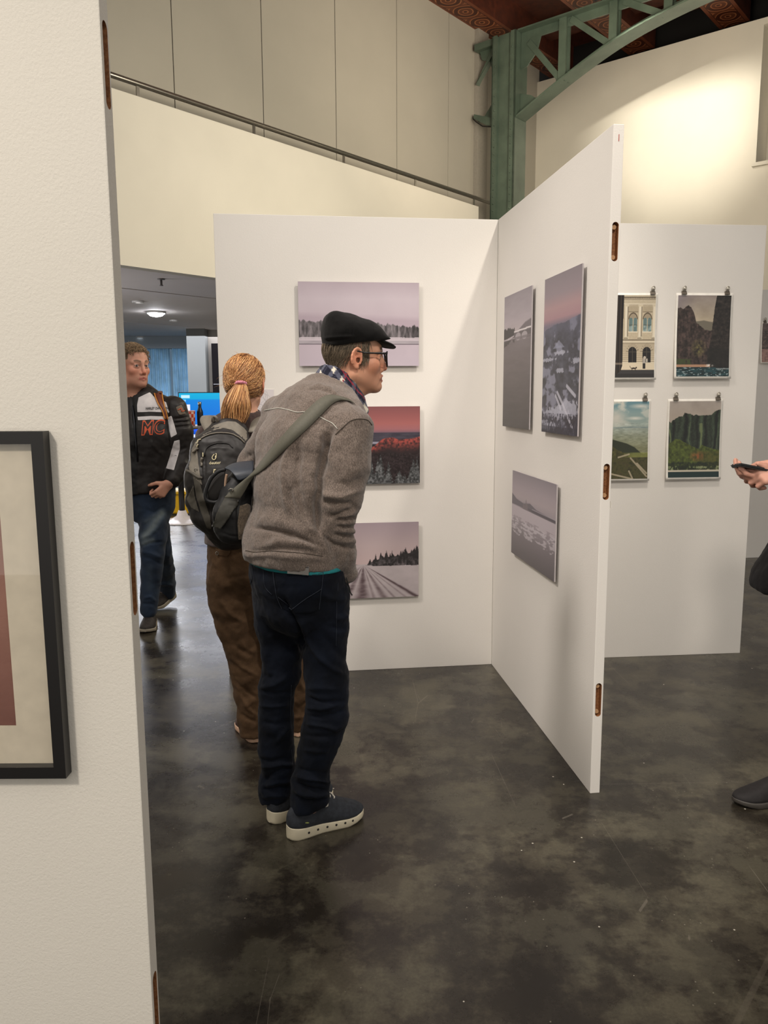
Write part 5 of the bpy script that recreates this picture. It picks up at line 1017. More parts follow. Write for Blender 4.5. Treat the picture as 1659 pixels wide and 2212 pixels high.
def legA(sgn): return ([(603, 1290, 2.65, 58), (602, 1350, 2.66, 50), (610, 1404, 2.66, 44), (607, 1455, 2.66, 40), (598, 1485, 2.66, 38), (596, 1560, 2.66, 37), (597, 1620, 2.66, 37), (602, 1655, 2.66, 35), (596, 1695, 2.66, 35), (595, 1750, 2.66, 33)] if sgn > 0 else [(700, 1290, 2.575, 56), (703, 1350, 2.57, 50), (701, 1404, 2.57, 46), (705, 1460, 2.57, 47), (707, 1500, 2.565, 45), (705, 1546, 2.565, 46), (695, 1585, 2.56, 45), (686, 1619, 2.56, 40), (675, 1659, 2.56, 35), (671, 1689, 2.56, 40), (669, 1729, 2.56, 42), (661, 1759, 2.56, 36)])
for sg in (1, -1): legchain(F, [(x, y, Y, hw * (.72 if y < 1600 else .55)) for x, y, Y, hw in legA(sg)], .02)
meA = F.mesh('person', 1); skin_cols(meA, hA, (208, 156, 128), SA, .35, .5, (92, 76, 64))
co, _ = mesh_np(meA); L = hA.loc(co); x, y, z = L.T; hm = np.clip(((-.012 - x) * 60 + (z - .028) * 50 * (x < .05)), 0, 1) * (z > -.045 - .012 * (x < -.06)) * (z > -.04 + np.clip(x + .06, 0, 1) * .6) * (x < .05)
ez = (np.abs(np.abs(y) - .085) < .03) & (x > -.032) & (x < .022) & (np.abs(z) < .045) & (np.abs(y) > .079); hm = hm * ~ez; sb = ((x > .012) & (x < .042) & (z > -.005) & (z < .07)) * 1.; hm = np.maximum(hm, sb * .8)
a = np.empty(len(co) * 4, np.float32); meA.attributes['dye'].data.foreach_get('color', a); a = a.reshape(-1, 4); a[:, :3] = a[:, :3] * (1 - hm[:, None]) + lin(np.array((82, 72, 60)) / 255) * hm[:, None]; meA.attributes['dye'].data.foreach_set('color', a.ravel())
man = link('person', meA, M_SKIN, None, True); tag(man, 'man in black flat cap and grey fleece jacket leaning toward the side board', 'person')
bvA = bvh_of(meA)
def hair_on(bv, h, n, cond, flow, length, rad, base, mat, parent, seed, M=7, lift=(.001, .006), name='hair', jit=.25):
    """hairs rooted on the scalp where cond(x, y, z) holds, combed along flow(x, y, z)"""
    r = np.random.RandomState(seed); P, Cc = [], []; tries = 0
    while len(P) < n and tries < n * 40:
        tries += 1; th, ph = r.uniform(-PI, PI), math.asin(r.uniform(-.6, 1)); d = np.array([math.cos(ph) * math.cos(th), math.cos(ph) * math.sin(th), math.sin(ph)]); o = np.array([0, 0, .02]) + d * .25
        wo, wd = h.w(*o), -d @ h.R; loc, nn, i, ds = bv.ray_cast(Vector(wo), Vector(wd), .25)
        if loc is None: continue
        q = h.loc(A3(loc)[None])[0]
        if not cond(*q): continue
        nn = A3(nn); f = np.array(flow(*q), float) + r.randn(3) * jit; f = f @ h.R; f = f - nn * (f @ nn) * .9; f /= np.linalg.norm(f); ln = length * r.uniform(.6, 1.25); pts = []; p = A3(loc) + nn * lift[0]; stp = ln / (M - 1)
        for m in range(M):
            t = m / (M - 1); pts.append(p.copy()); p = p + f * stp; l2, n2, _, dd = bv.find_nearest(Vector(p))
            if l2 is not None:
                n2 = A3(n2); hgt = (p - A3(l2)) @ n2; want = lift[0] + (lift[1] - lift[0]) * t ** .7
                if hgt < want + .004: p = A3(l2) + n2 * want; f = f - n2 * (f @ n2) * .7; f = f / np.linalg.norm(f)
            f = f + np.array([0, 0, -.10]); f /= np.linalg.norm(f)
        P.append(pts); Cc.append(lin(np.clip(np.array(base) * r.uniform(.65, 1.45), 0, 255) / 255))
    return strands(name, P, rad, Cc, mat, parent) if P else None
def condA(x, y, z):
    if abs(y) > .079 and -.034 < x < .024 and abs(z) < .045: return False
    if .01 < x < .042: return -.004 < z < .066 and abs(y) > .05
    return x < .01 and z < .07 and z > max(-.045, -.036 + (x + .07) * .75)
hair_on(bvA, hA, 1500, condA, lambda x, y, z: (-.55 if x < 0 else -.25, -y * 1.5, -.85), .034, .0006, (112, 100, 84), M_HAIR, man, 5, 7, (.001, .007))
# cap
F = Field(axis(hA.o[0] - .17, hA.o[0] + .2, .003), axis(hA.o[1] - .15, hA.o[1] + .17, .003), axis(hA.o[2] + .01, hA.o[2] + .2, .003))
F.ell(hA, (-.030, 0, .088), (.074, .090, .068), .02); F.econ(hA.w(-.066, .03, .128), hA.w(-.066, -.03, .128), (.032, .032), (.032, .032), hA.R[2], .015); F.econ(hA.w(-.045, 0, .088), hA.w(.046, 0, .075), (.088, .062), (.084, .056), hA.R[1], .02); F.econ(hA.w(.046, 0, .075), hA.w(.118, 0, .0635), (.084, .056), (.062, .0125), hA.R[1], .02); F.ell(hA, (-.004, 0, .055), (.102, .086, .040), .012)
F.half(hA.w(-.1, 0, .041), -(hA.R[2] - hA.R[0] * .13)); bt_ = Fr(hA.w(.098, 0, .0565), math.radians(76), -.30); F.ell(bt_, (0, 0, 0), (.052, .070, .0085), .006)
me = F.mesh('cap', 2); W_ = hA.w; folds(me, [([(698, 730), (722, 728), (745, 727), (768, 727)], 3.0, .0035), ([(699, 737), (725, 735), (752, 734)], 4, -.003), ([(765, 679), (764, 700), (760, 727)], 1.5, -.0012), ([(718, 680), (722, 690), (730, 697)], 5, .002)]); crumple(me, 26, .0012, 3)
cap = link('flat_cap', me, M_WOOLBLK, man, True)
# scarf
nS = (hA.w(-.02, 0, -.04) - Q(705, 880, 2.715)); nS /= np.linalg.norm(nS)
F = Field(axis(-.36, .06, .004), axis(2.55, 2.92, .004), axis(1.36, 1.68, .004)); F.econ(Q(716, 856, 2.735), Q(734, 806, 2.745), (.088, .090), (.068, .070), LA, .01)
cutn = FA * .52 + np.array([0, 0, .85]); F.half(Q(736, 812, 2.745), cutn); F.chain([Q(752, 842, 2.70), Q(768, 862, 2.71), Q(782, 888, 2.72)], [.030, .026, .022], .02); F.cone(hA.w(-.028, 0, -.03), Q(728, 836, 2.738), .052, .054, .006, 'sub')
me = F.mesh('scarf', 2); crumple(me, 30, .003, 8); co, no = mesh_np(me); ctr = Q(725, 832, 2.74); e1 = np.cross(nS, LA); e1 /= np.linalg.norm(e1); e2 = np.cross(nS, e1); r_ = co - ctr; th = np.arctan2(r_ @ e2, r_ @ e1) * .082; hh = r_ @ nS + .35 * th
c = np.ones((len(co), 3)) * np.array((30, 31, 46.)); sa = np.mod(th + .004, .046); sbb = np.mod(hh + .010, .046); m1 = sa < .015; m2 = sbb < .017; c[m1 ^ m2] = (86, 88, 104); c[m1 & m2] = (226, 219, 203); c[(np.mod(th + .027, .046) < .003)] = (60, 60, 78); c[(np.mod(hh + .026, .092) < .0035) | (np.mod(th + .040, .138) < .0035)] = (150, 44, 58); dye(me, lin(c / 255)); link('scarf', me, M_PLAID, man, True)
# jacket
F = Field(axis(-.74, .05, .006), axis(2.36, 3.06, .006), axis(.84, 1.62, .006))
tor = [(632, 1222, 2.61, .188, .152), (636, 1178, 2.61, .196, .160), (648, 1142, 2.61, .176, .143), (655, 1050, 2.62, .186, .146), (664, 962, 2.66, .204, .146), (678, 906, 2.69, .190, .128), (702, 868, 2.72, .118, .100)]
for p, q in zip(tor, tor[1:]): F.econ(Q(*p[:3]), Q(*q[:3]), p[3:], q[3:], LA, .022)
F.cone(Q(690, 872, 2.74), Q(606, 898, 2.80), .068, .070, .03); F.cone(Q(742, 882, 2.66), Q(756, 928, 2.55), .058, .074, .03)
F.econ(Q(708, 866, 2.73), Q(732, 818, 2.742), (.094, .096), (.082, .084), LA, .012); F.half(Q(722, 834, 2.738), cutn); F.half(Q(625, 1212, 2.6), (-.05, 0, -1)); F.econ(Q(720, 846, 2.737), Q(746, 796, 2.747), (.078, .080), (.075, .077), LA, .004, 'sub')
F.chain([Q(751, 930, 2.545), Q(749, 1000, 2.52), Q(734, 1076, 2.50), Q(722, 1125, 2.51), Q(732, 1195, 2.545), Q(748, 1236, 2.575)], [.078, .0765, .071, .060, .056, .038], .016)
F.chain([Q(600, 935, 2.80), Q(556, 1002, 2.86), Q(524, 1058, 2.875), Q(560, 1135, 2.92), Q(598, 1196, 2.915)], [.074, .066, .062, .054, .042], .016)
me = F.mesh('fleece_jacket', 2)
k7 = lambda *pts: [(480 + x / 4.608, 800 + y / 4.608) for x, y in pts]
folds(me, [(p_, w_, h_ * 1.25) for p_, w_, h_ in [(k7((1085, 600), (1045, 730), (1000, 900), (965, 1060), (962, 1190), (930, 1320), (945, 1500), (960, 1600)), 7, -.024), (k7((1120, 640), (1080, 760), (1040, 880)), 7, .004),
    (k7((1040, 610), (1010, 690), (1020, 800)), 6, -.010), (k7((985, 620), (960, 720), (985, 830)), 7, .006),
    (k7((310, 1565), (430, 1575), (560, 1602), (700, 1640), (840, 1690), (960, 1760)), 4.5, -.013), (k7((330, 1480), (520, 1500), (720, 1560), (880, 1620)), 12, .006), (k7((430, 1745), (560, 1700), (720, 1705), (880, 1745), (990, 1780)), 8, .009), (k7((300, 1800), (420, 1790), (560, 1770), (760, 1780), (900, 1800)), 4, -.006),
    (k7((240, 1850), (480, 1840), (760, 1860), (1040, 1880)), 6, .006), (k7((225, 1800), (300, 1850)), 7, .006),
    (k7((690, 700), (640, 830), (610, 980), (605, 1150), (640, 1330), (690, 1450)), 6, .007), (k7((760, 760), (745, 950), (748, 1150), (780, 1350), (830, 1500)), 9, -.010), (k7((700, 1180), (745, 1320), (800, 1460), (880, 1580), (940, 1620)), 6, .008), (k7((660, 1150), (690, 1300), (720, 1380)), 7, -.006),
    (k7((400, 450), (340, 640), (320, 860)), 9, .005), (k7((480, 480), (420, 640), (390, 800)), 9, -.004), (k7((305, 900), (320, 1100), (330, 1300)), 10, .004),
    (k7((960, 1180), (1040, 1250), (1160, 1270), (1290, 1230), (1400, 1170)), 6, .008), (k7((990, 1310), (1120, 1330), (1280, 1330), (1330, 1370)), 6, -.010), (k7((1180, 1060), (1290, 1020), (1400, 980)), 12, .004), (k7((1130, 1120), (1260, 1130), (1400, 1080)), 6, -.005),
    (k7((1330, 1375), (1260, 1400), (1150, 1440), (1040, 1460)), 4, -.008), (k7((1330, 1460), (1240, 1475), (1130, 1500)), 4, -.008), (k7((1330, 1545), (1230, 1555), (1130, 1560)), 4, -.008), (k7((1330, 1640), (1220, 1650), (1110, 1640)), 4, -.008), (k7((1350, 1765), (1240, 1775), (1120, 1740), (1010, 1650)), 4, -.009), (k7((1320, 1420), (1180, 1450)), 5, .006), (k7((1320, 1510), (1180, 1525)), 5, .006), (k7((1325, 1600), (1190, 1600)), 5, .006), (k7((1330, 1700), (1200, 1710)), 5, .006),
    (k7((1020, 1560), (1000, 1700), (1060, 1850)), 6, .005), (k7((1280, 1820), (1260, 1950), (1200, 2050)), 6, -.004),
    (k7((870, 170), (960, 150), (1080, 190), (1190, 280), (1320, 400)), 3, .004), (k7((860, 200), (960, 185), (1070, 220), (1180, 310)), 3, -.004), (k7((60, 960), (180, 820), (300, 640)), 10, .004), (k7((200, 900), (290, 830)), 6, -.005)]])
crumple(me, 16, .0045, 2); crumple(me, 45, .0016, 6); jkt = link('fleece_jacket', me, M_FLEECE, man, True)
bvJ = bvh_of(me); M_PIPE = plain('pale_piping', rgb(196, 196, 186), .6); M_SEAMDK = plain('fleece_seam', rgb(70, 62, 54), .9)
seam('piping', bvJ, k7((420, 400), (500, 385), (575, 378), (660, 395), (740, 417), (820, 415), (900, 425), (980, 468), (1040, 500), (1100, 530), (1150, 585)), .0013, M_PIPE, jkt)['label'] = 'pale piping across the shoulders'
seam('armhole_seam', bvJ, k7((1488, 545), (1450, 500), (1400, 486), (1330, 488), (1270, 510), (1190, 580), (1130, 640)), .0014, M_SEAMDK, jkt)
seam('hem_seam', bvJ, k7((235, 1795), (330, 1810), (480, 1800), (640, 1808), (800, 1822), (1000, 1850)), .001, M_SEAMDK, jkt)
# shirt, jeans
F = Field(axis(-.56, -.02, .006), axis(2.36, 2.86, .006), axis(.86, 1.10, .006)); F.econ(Q(640, 1208, 2.61), Q(642, 1240, 2.61), (.186, .151), (.197, .160), LA, .02); F.half(Q(640, 1196, 2.6), (0, 0, 1)); F.half(Q(640, 1219, 2.6), (-.045, 0, -1))
link('shirt', F.mesh('shirt', 2), plain('teal_shirt', rgb(24, 122, 128), .8), man, True)['label'] = 'teal shirt hem showing under the jacket'
F = Field(axis(-.56, .0, .0055), axis(2.38, 2.86, .0055), axis(.05, 1.06, .0055))
F.econ(Q(636, 1165, 2.61), Q(642, 1235, 2.61), (.160, .128), (.182, .148), LA, .02); F.econ(Q(642, 1235, 2.61), Q(647, 1290, 2.61), (.182, .148), (.168, .135), LA, .02)
for sg in (1, -1): legchain(F, legA(sg), .014)
F.cone(Q(648, 1325, 2.61), Q(654, 1372, 2.61), .062, .034, .02); F.half(Q(642, 1180, 2.61), (0, 0, 1)); F.half((-.27, 2.55, .096), (.22, 0, -1)); me = F.mesh('jeans', 2)
k5 = lambda *p: [(490 + x / 5.352, 1180 + y / 5.352) for x, y in p]; k6 = lambda *p: [(490 + x / 5.027, 1480 + y / 5.027) for x, y in p]
folds(me, [(p_, w_, h_ * 1.4) for p_, w_, h_ in [(k5((640, 600), (760, 860), (850, 1000), (872, 1200)), 5, -.012), (k5((860, 880), (930, 1080), (1050, 1260), (1200, 1400), (1380, 1500)), 5, .007), (k5((1100, 560), (1250, 620), (1390, 600)), 6, .004), (k5((1080, 1000), (1240, 1180), (1370, 1320)), 8, -.005), (k5((1390, 790), (1330, 830), (1250, 840)), 7, .008), (k5((1390, 950), (1300, 960), (1200, 930)), 5, -.006), (k5((920, 1640), (1100, 1640), (1300, 1660)), 6, .004),
    (k5((400, 1640), (560, 1600), (690, 1520)), 6, .007), (k5((420, 1480), (480, 1520), (560, 1500)), 5, -.005), (k5((600, 660), (780, 850), (1000, 800)), 7, -.005), (k5((330, 700), (420, 1000), (440, 1300)), 10, .004),
    (k6((870, 130), (1000, 180), (1150, 190), (1290, 180)), 4, -.006), (k6((860, 240), (1040, 260), (1200, 220)), 4, .006), (k6((850, 330), (1020, 350), (1180, 320), (1300, 260)), 4, -.006), (k6((840, 420), (1010, 440), (1180, 480), (1290, 420)), 4, .006), (k6((820, 540), (960, 560), (1180, 560)), 5, -.005), (k6((820, 700), (960, 720), (1110, 720)), 5, .005),
    (k6((370, 60), (500, 100), (700, 80)), 4, -.005), (k6((350, 220), (480, 240), (690, 210)), 4, .005), (k6((370, 400), (520, 430), (700, 390)), 5, -.005), (k6((540, 620), (640, 500), (700, 430)), 5, .005),
    (k6((380, 880), (480, 880), (590, 850), (720, 870)), 4, .009), (k6((360, 800), (480, 830), (640, 800)), 4, -.006), (k6((400, 1060), (450, 990), (560, 930), (680, 900)), 4, -.008), (k6((420, 1100), (540, 1060), (690, 1040)), 5, .007), (k6((380, 1130), (520, 1130), (690, 1120)), 4, -.008), (k6((380, 1220), (500, 1200), (680, 1200)), 5, .006),
    (k6((740, 980), (860, 1010), (980, 1030), (1120, 1060)), 4, .010), (k6((760, 900), (900, 940), (1100, 960)), 5, -.006), (k6((740, 1060), (850, 1110), (960, 1140), (1110, 1150)), 4, -.010), (k6((720, 1130), (840, 1190), (980, 1200), (1100, 1170)), 5, .009), (k6((700, 1190), (860, 1250), (1000, 1250), (1100, 1210)), 4, -.007)]])
crumple(me, 14, .005, 12, lambda c: np.interp(c[:, 2], [0, .3, .7, 1], [1.3, 1, .7, .5])); crumple(me, 40, .0018, 13); jns = link('jeans', me, M_JEANS, man, True); bvN = bvh_of(me)
pk = patch_px('back_pocket', bvN, k5((538, 240), (720, 285), (940, 335), (1110, 305), (1092, 480), (1062, 730), (980, 775), (760, 775), (640, 720), (590, 600)), -.001, .003, M_JEANS, jns)
for pts in (((538, 240), (720, 285), (940, 335), (1110, 305)), ((538, 240), (560, 450), (590, 600), (640, 720)), ((1110, 305), (1092, 480), (1062, 730)), ((600, 580), (740, 710), (760, 720), (900, 610), (1090, 490))):
    seam('pocket_stitching', bvN, k5(*pts), .0009, M_STITCH, pk, .0042)
for pts in (((290, 170), (300, 330), (270, 440), (245, 500)), ((420, 175), (425, 330), (445, 470), (520, 560)), ((1285, 420), (1280, 520)), ((1270, 640), (1268, 900), (1262, 1150))): seam('side_stitching', bvN, k5(*pts), .0009, M_STITCH, jns, .0008)
for pts in (((700, 0), (690, 300), (705, 560)), ((700, 700), (712, 860))): seam('inseam_stitching', bvN, k6(*pts), .0009, M_STITCH, jns, .0008)
# silver case in the back pocket
wl = empty('card_case', at(645, 1232, 2.45)); tag(wl, 'silver grey card case sticking out of the dark jeans back pocket', 'card case'); M_CASE = plain('case_silver', rgb(150, 148, 146), .3, .6)
c = hit(bvN, 645, 1238, .006); ex = (hit(bvN, 666, 1240, .006) - hit(bvN, 624, 1236, .006)).normalized(); nn = ex.cross(Vector((0, 0, 1))).normalized(); nn = nn if nn.y < 0 else -nn; ez = nn.cross(ex); ez = ez if ez.z > 0 else -ez
box_obj('case_body', (c - ex * .034 - ez * .004 - nn * .002, ex * .068, ez * .028, nn * .007), M_CASE, wl, .0015); box_obj('edge_strip', (c - ex * .033 + ez * .0205 + nn * .0052, ex * .066, ez * .0022, nn * .0006), plain('case_dark', rgb(30, 30, 32), .4), wl)
# shoes
M_SUEDE = plain('navy_grey_suede', rgb(44, 48, 55), .85, nscale=60, noise_amt=.3); M_CREAM = plain('cream_sole', rgb(214, 205, 180), .6); M_LACE = plain('white_lace', rgb(226, 220, 208), .8); M_RUB = plain('black_rubber', rgb(20, 19, 18), .7)
sR = shoe('shoe', (-.336, 2.512), (-.082, 2.662), man, M_SUEDE, M_CREAM, M_LACE, None, 1.03, 1.2, tread=M_RUB, loop=-1)
sL = shoe('shoe', (-.413, 2.612), (-.205, 2.812), man, M_SUEDE, M_CREAM, M_LACE, None, 1.03, 1.2, tread=M_RUB)
def on_shoe(s, y, z): d = np.array([.254, .150, 0]); Lg = np.linalg.norm(d); d /= Lg; l = np.array([-d[1], d[0], 0]); return np.array([-.336, 2.512, 0]) + d * s * Lg + l * y + np.array([0, 0, z])
for s in (.22, .34, .46, .57, .68, .78):
    hwv = float(np.interp(s, [.2, .4, .6, .72, .85], [.037, .036, .044, .048, .043])); c = on_shoe(s, -hwv * 1.04 + .006 * math.sin(s * PI), .021); bm = bmesh.new(); bmesh.ops.create_icosphere(bm, subdivisions=2, radius=.0045, matrix=Matrix.Translation(c)); bm_obj('sole_vent', bm, M_RUB, sR)
c = on_shoe(.2, -.0335, .058); bm = bmesh.new(); bmesh.ops.create_icosphere(bm, subdivisions=2, radius=.004, matrix=Matrix.Translation(c) @ Matrix.Diagonal((2, .6, .7, 1))); bm_obj('side_label', bm, plain('lime_tag', rgb(150, 160, 90), .6), sR, True)
bm = bmesh.new(); tubemesh(bm, spline([Q(748, 1248, 2.53), Q(754, 1268, 2.53), Q(757, 1280, 2.53), Q(761, 1286, 2.53)], 12), .0022, 6); bm_obj('draw_cord', bm, M_RUB, jkt)
# glasses
gl = empty('glasses', hA.w(.1, 0, .01)); gl.parent = man; M_FRAMEG = plain('black_acetate', rgb(18, 16, 16), .3)
for sg in (-1, 1):
    ring = [hA.w(.1125 - .012 * (abs(yy) / .064) ** 2, sg * yy, zz) for yy, zz in spline([(.010, .012, 0), (.016, .022, 0), (.038, .026, 0), (.060, .024, 0), (.066, .016, 0), (.063, -.004, 0), (.050, -.020, 0), (.034, -.023, 0), (.017, -.014, 0), (.010, .0, 0), (.010, .012, 0)], 40)[:, :2]]
    bm = bmesh.new(); tubemesh(bm, ring, .0028, 8); bm_obj('lens_rim', bm, M_FRAMEG, gl); bm = bmesh.new(); vs = [bm.verts.new(p) for p in ring[:-1]]; bm.faces.new(vs); bm_obj('lens', bm, M_GLASS, gl)
    bm = bmesh.new(); tubemesh(bm, [hA.w(*p) for p in spline([(.1, sg * .067, .020), (.094, sg * .073, .020), (.06, sg * .077, .020), (.02, sg * .081, .021), (-.006, sg * .083, .026), (-.022, sg * .082, .012)], 20)], [.0036] * 8 + [.0028] * 12, 8); bm_obj('temple', bm, M_FRAMEG, gl)
bm = bmesh.new(); tubemesh(bm, [hA.w(*p) for p in spline([(.111, .010, .010), (.115, 0, .015), (.111, -.010, .010)], 10)], .0022, 8); bm_obj('bridge', bm, M_FRAMEG, gl)
# ================================================================== lettering and small fittings laid on surfaces
def glyphs(text, shear=0, offset=0, spacing=1.0):
    cu = bpy.data.curves.new('lettering', 'FONT'); cu.body = text; cu.shear = shear; cu.offset = offset; cu.space_character = spacing; cu.resolution_u = 4
    o = bpy.data.objects.new('lettering', cu); COL.objects.link(o); dg = bpy.context.evaluated_depsgraph_get(); dg.update(); me = bpy.data.meshes.new_from_object(o.evaluated_get(dg)); bpy.data.objects.remove(o); bpy.data.curves.remove(cu)
    bm = bmesh.new(); bm.from_mesh(me); bmesh.ops.triangulate(bm, faces=bm.faces); bmesh.ops.subdivide_edges(bm, edges=[e for e in bm.edges if e.calc_length() > .15], cuts=2); bm.to_mesh(me); bm.free(); return me
def letter(name, text, bvh, x0, y0, x1, y1, hpx, mat, parent, off=.0015, **k):
    """lettering whose base line runs from (x0, y0) to (x1, y1) on the surface, hpx tall"""
    me = glyphs(text, **k); co, _ = mesh_np(me); w = co[:, 0].max() - co[:, 0].min(); h = .69; s = (co[:, 0] - co[:, 0].min()) / w; t = co[:, 1] / h; d = np.array((x1 - x0, y1 - y0), float); n = np.array((d[1], -d[0])) / np.hypot(*d)
    px = np.array((x0, y0)) + s[:, None] * d + t[:, None] * n * hpx; out = []
    for p in px:
        q = hit(bvh, p[0], p[1], 0); out.append(q if q is not None else Vector((0, 0, 0)))
    out = np.array([tuple(q - ray(*p).normalized() * off) for q, p in zip(out, px)]); setco(me, out); return link(name, me, mat, parent)
def on(bvh, pts, off=.002, dflt=None): return [p for p in (hit(bvh, x, y, off, dflt) for x, y in pts) if p is not None]
def shell_axis(P, R, m=.02): P = np.array(P); return [(P[:, i].min() - max(R) - m, P[:, i].max() + max(R) + m) for i in range(3)]
# ================================================================== the girl with the ponytail
AZB = math.radians(9); LB = lat_of(AZB); FB = np.array([math.sin(AZB), math.cos(AZB), 0]); hB = Fr(Q(531, 834, 3.36), math.radians(10), -.06); SB = .93
F = Field(axis(-.84, -.3, .012, [(hB.o[0] - .1, hB.o[0] + .1, .004)]), axis(3.1, 3.68, .012, [(hB.o[1] - .12, hB.o[1] + .12, .004)]), axis(.03, 1.72, .012, [(hB.o[2] - .15, hB.o[2] + .13, .004)]))
head_sdf(F, hB, SB, k=.014); F.cone(hB.w(-.022, 0, -.05), Q(529, 915, 3.36), .046, .052, .03)
F.econ(Q(526, 925, 3.36), Q(520, 985, 3.35), (.135, .075), (.14, .095), LB, .03); F.econ(Q(520, 985, 3.35), Q(515, 1110, 3.33), (.14, .095), (.115, .09), LB, .03); F.econ(Q(515, 1110, 3.33), Q(517, 1230, 3.32), (.105, .08), (.115, .085), LB, .03)
for sg in (1, -1):
    sh = Q(526, 945, 3.36) + LB * sg * .145; el = sh + np.array([0, .03, -.27]) + LB * sg * .02; wr = el + FB * .17 - LB * sg * .12 + np.array([0, 0, .03]); F.chain([sh, el, wr], [.045, .036, .025], .02); hand_sdf(F, wr, wr - el, np.array([0, 0, 1.]), -LB * sg, (.3, .4, .3), s=.9)
LEG_L = [(493, 1255, 3.31, 47), (498, 1300, 3.31, 45), (510, 1350, 3.31, 42), (525, 1400, 3.31, 38), (532, 1450, 3.31, 34), (538, 1500, 3.31, 31), (544, 1550, 3.31, 29), (548, 1592, 3.31, 30)]; LEG_R = [(545, 1255, 3.33, 47), (566, 1300, 3.33, 45), (590, 1350, 3.34, 42), (612, 1400, 3.35, 38), (628, 1450, 3.36, 35), (636, 1500, 3.37, 32), (641, 1550, 3.38, 29), (644, 1575, 3.38, 28)]
for lg in (LEG_L, LEG_R): legchain(F, [(x, y, Y, hw * (.66 if y < 1480 else .5)) for x, y, Y, hw in lg], .02)
meB = F.mesh('person', 1); skin_cols(meB, hB, (214, 164, 138), SB, 0, .7, (150, 104, 70))
co, _ = mesh_np(meB); Lc = hB.loc(co) / SB; hz = np.clip((.06 - Lc[:, 0]) * 40, 0, 1) * (Lc[:, 2] > -.05) * (np.abs(Lc[:, 1]) < .08); a = np.empty(len(co) * 4, np.float32); meB.attributes['dye'].data.foreach_get('color', a); a = a.reshape(-1, 4); a[:, :3] = a[:, :3] * (1 - hz[:, None]) + lin(np.array((140, 92, 52)) / 255) * hz[:, None]; meB.attributes['dye'].data.foreach_set('color', a.ravel())
girl = link('person', meB, M_SKIN, None, True); tag(girl, 'girl with reddish blond ponytail seen from behind wearing a black and grey backpack', 'person')
# hair: swept back to the tie, then the tail
tie = hB.w(-.108, .014, .004); F = Field(axis(hB.o[0] - .12, hB.o[0] + .12, .004), axis(hB.o[1] - .16, hB.o[1] + .13, .004), axis(hB.o[2] - .13, hB.o[2] + .16, .004))
F.ell(hB, (-.018, 0, .040), (.098, .081, .091), .01); F.ell(hB, (-.03, 0, .0), (.078, .074, .062), .02); F.half(hB.w(.052, 0, .03), hB.R[0] * 1 + hB.R[2] * -.35, .01); F.half(hB.w(0, 0, -.052), -hB.R[2] + hB.R[0] * .25, .01)
for sg in (1, -1): F.ell(hB, (.004, .084 * sg, -.014), (.026, .016, .034), .008, 'sub')
F.cone(hB.w(-.085, .010, .01), tie, .03, .016, .02)
meH = F.mesh('hair', 2); dye(meH, np.ones((len(meH.vertices), 1)) * lin(np.array((128, 84, 48)) / 255)); hairB = link('hair', meH, M_HAIR, girl, True); bvH = bvh_of(meH)
r = np.random.RandomState(11); P = []; Cc = []
for i in range(1500):
    for _ in range(20):
        th, ph = r.uniform(-PI, PI), math.asin(r.uniform(-.5, 1)); d = np.array([math.cos(ph) * math.cos(th), math.cos(ph) * math.sin(th), math.sin(ph)]); loc, nn, _i, _d = bvH.ray_cast(Vector(hB.w(*(d * .25 + np.array([-.02, 0, .02])))), Vector(-d @ hB.R), .25)
        if loc is not None and hB.loc(A3(loc)[None])[0][0] < .06: break
    else: continue
    p0 = A3(loc); sp_ = r.uniform(.35, 1.0); wob = r.randn(3) * .004; pts = []
    for t in np.linspace(0, 1, 12):
        p = p0 + (tie - p0) * (t * sp_) + wob * math.sin(t * PI) + np.array([0, 0, -.018 * math.sin(t * PI * sp_)]) * (abs(hB.loc(p0[None])[0][1]) / .07); l2, n2, _a, _b = bvH.find_nearest(Vector(p)); pts.append(A3(l2) + A3(n2) * (.0012 + .0035 * r.rand() * math.sin(t * PI)))
    P.append(pts); k = r.rand(); base = np.array((184, 134, 86)) if k < .55 else (np.array((226, 178, 122)) if k < .8 else np.array((120, 72, 40))); Cc.append(lin(np.clip(base * r.uniform(.8, 1.15), 0, 255) / 255))
strands('hair_strands', P, .0011, Cc, M_HAIR, hairB, .5)
P = []; Cc = []; tail = [(521, 827), (516, 846), (511, 868), (508, 888), (506, 912)]; wid = [9, 19, 27, 29, 24]
TP = [Q(x, y, Yy) for (x, y), Yy in zip(tail, (3.232, 3.215, 3.195, 3.19, 3.185))]
for i in range(1300):
    u = r.uniform(-1, 1); v = r.uniform(-1, 1); ln = r.uniform(.72, 1.03) if r.rand() < .8 else r.uniform(.9, 1.12); cu = r.uniform(-1, 1); pts = []
    q = [TP[k] + np.array([1, 0, 0]) * (u * wid[k] * .00192 * (.92 + .1 * r.rand())) + np.array([0, 1, 0]) * v * min(.030, wid[k] * .0011) for k in range(5)]; S2 = spline(q, 15)
    for j, t in enumerate(np.linspace(0, ln, 15)):
        a_ = min(t, 1) * 14; i0 = int(min(a_, 13)); p = S2[i0] + (S2[min(i0 + 1, 14)] - S2[i0]) * (a_ - i0) + (np.array([0, 0, -.06]) * max(0, t - 1)); pts.append(p + np.array([1, 0, 0]) * math.sin(t * 7 + u * 3 + cu) * .006 * t + np.array([0, -1, 0]) * .003 * math.sin(t * 9 + cu * 5) * t)
    P.append(pts); k = r.rand(); base = np.array((184, 134, 86)) if k < .5 else (np.array((228, 180, 124)) if k < .78 else np.array((116, 70, 40))); Cc.append(lin(np.clip(base * r.uniform(.8, 1.15), 0, 255) / 255))
strands('ponytail', P, .0012, Cc, M_HAIR, hairB, .4)
P = []; Cc = []
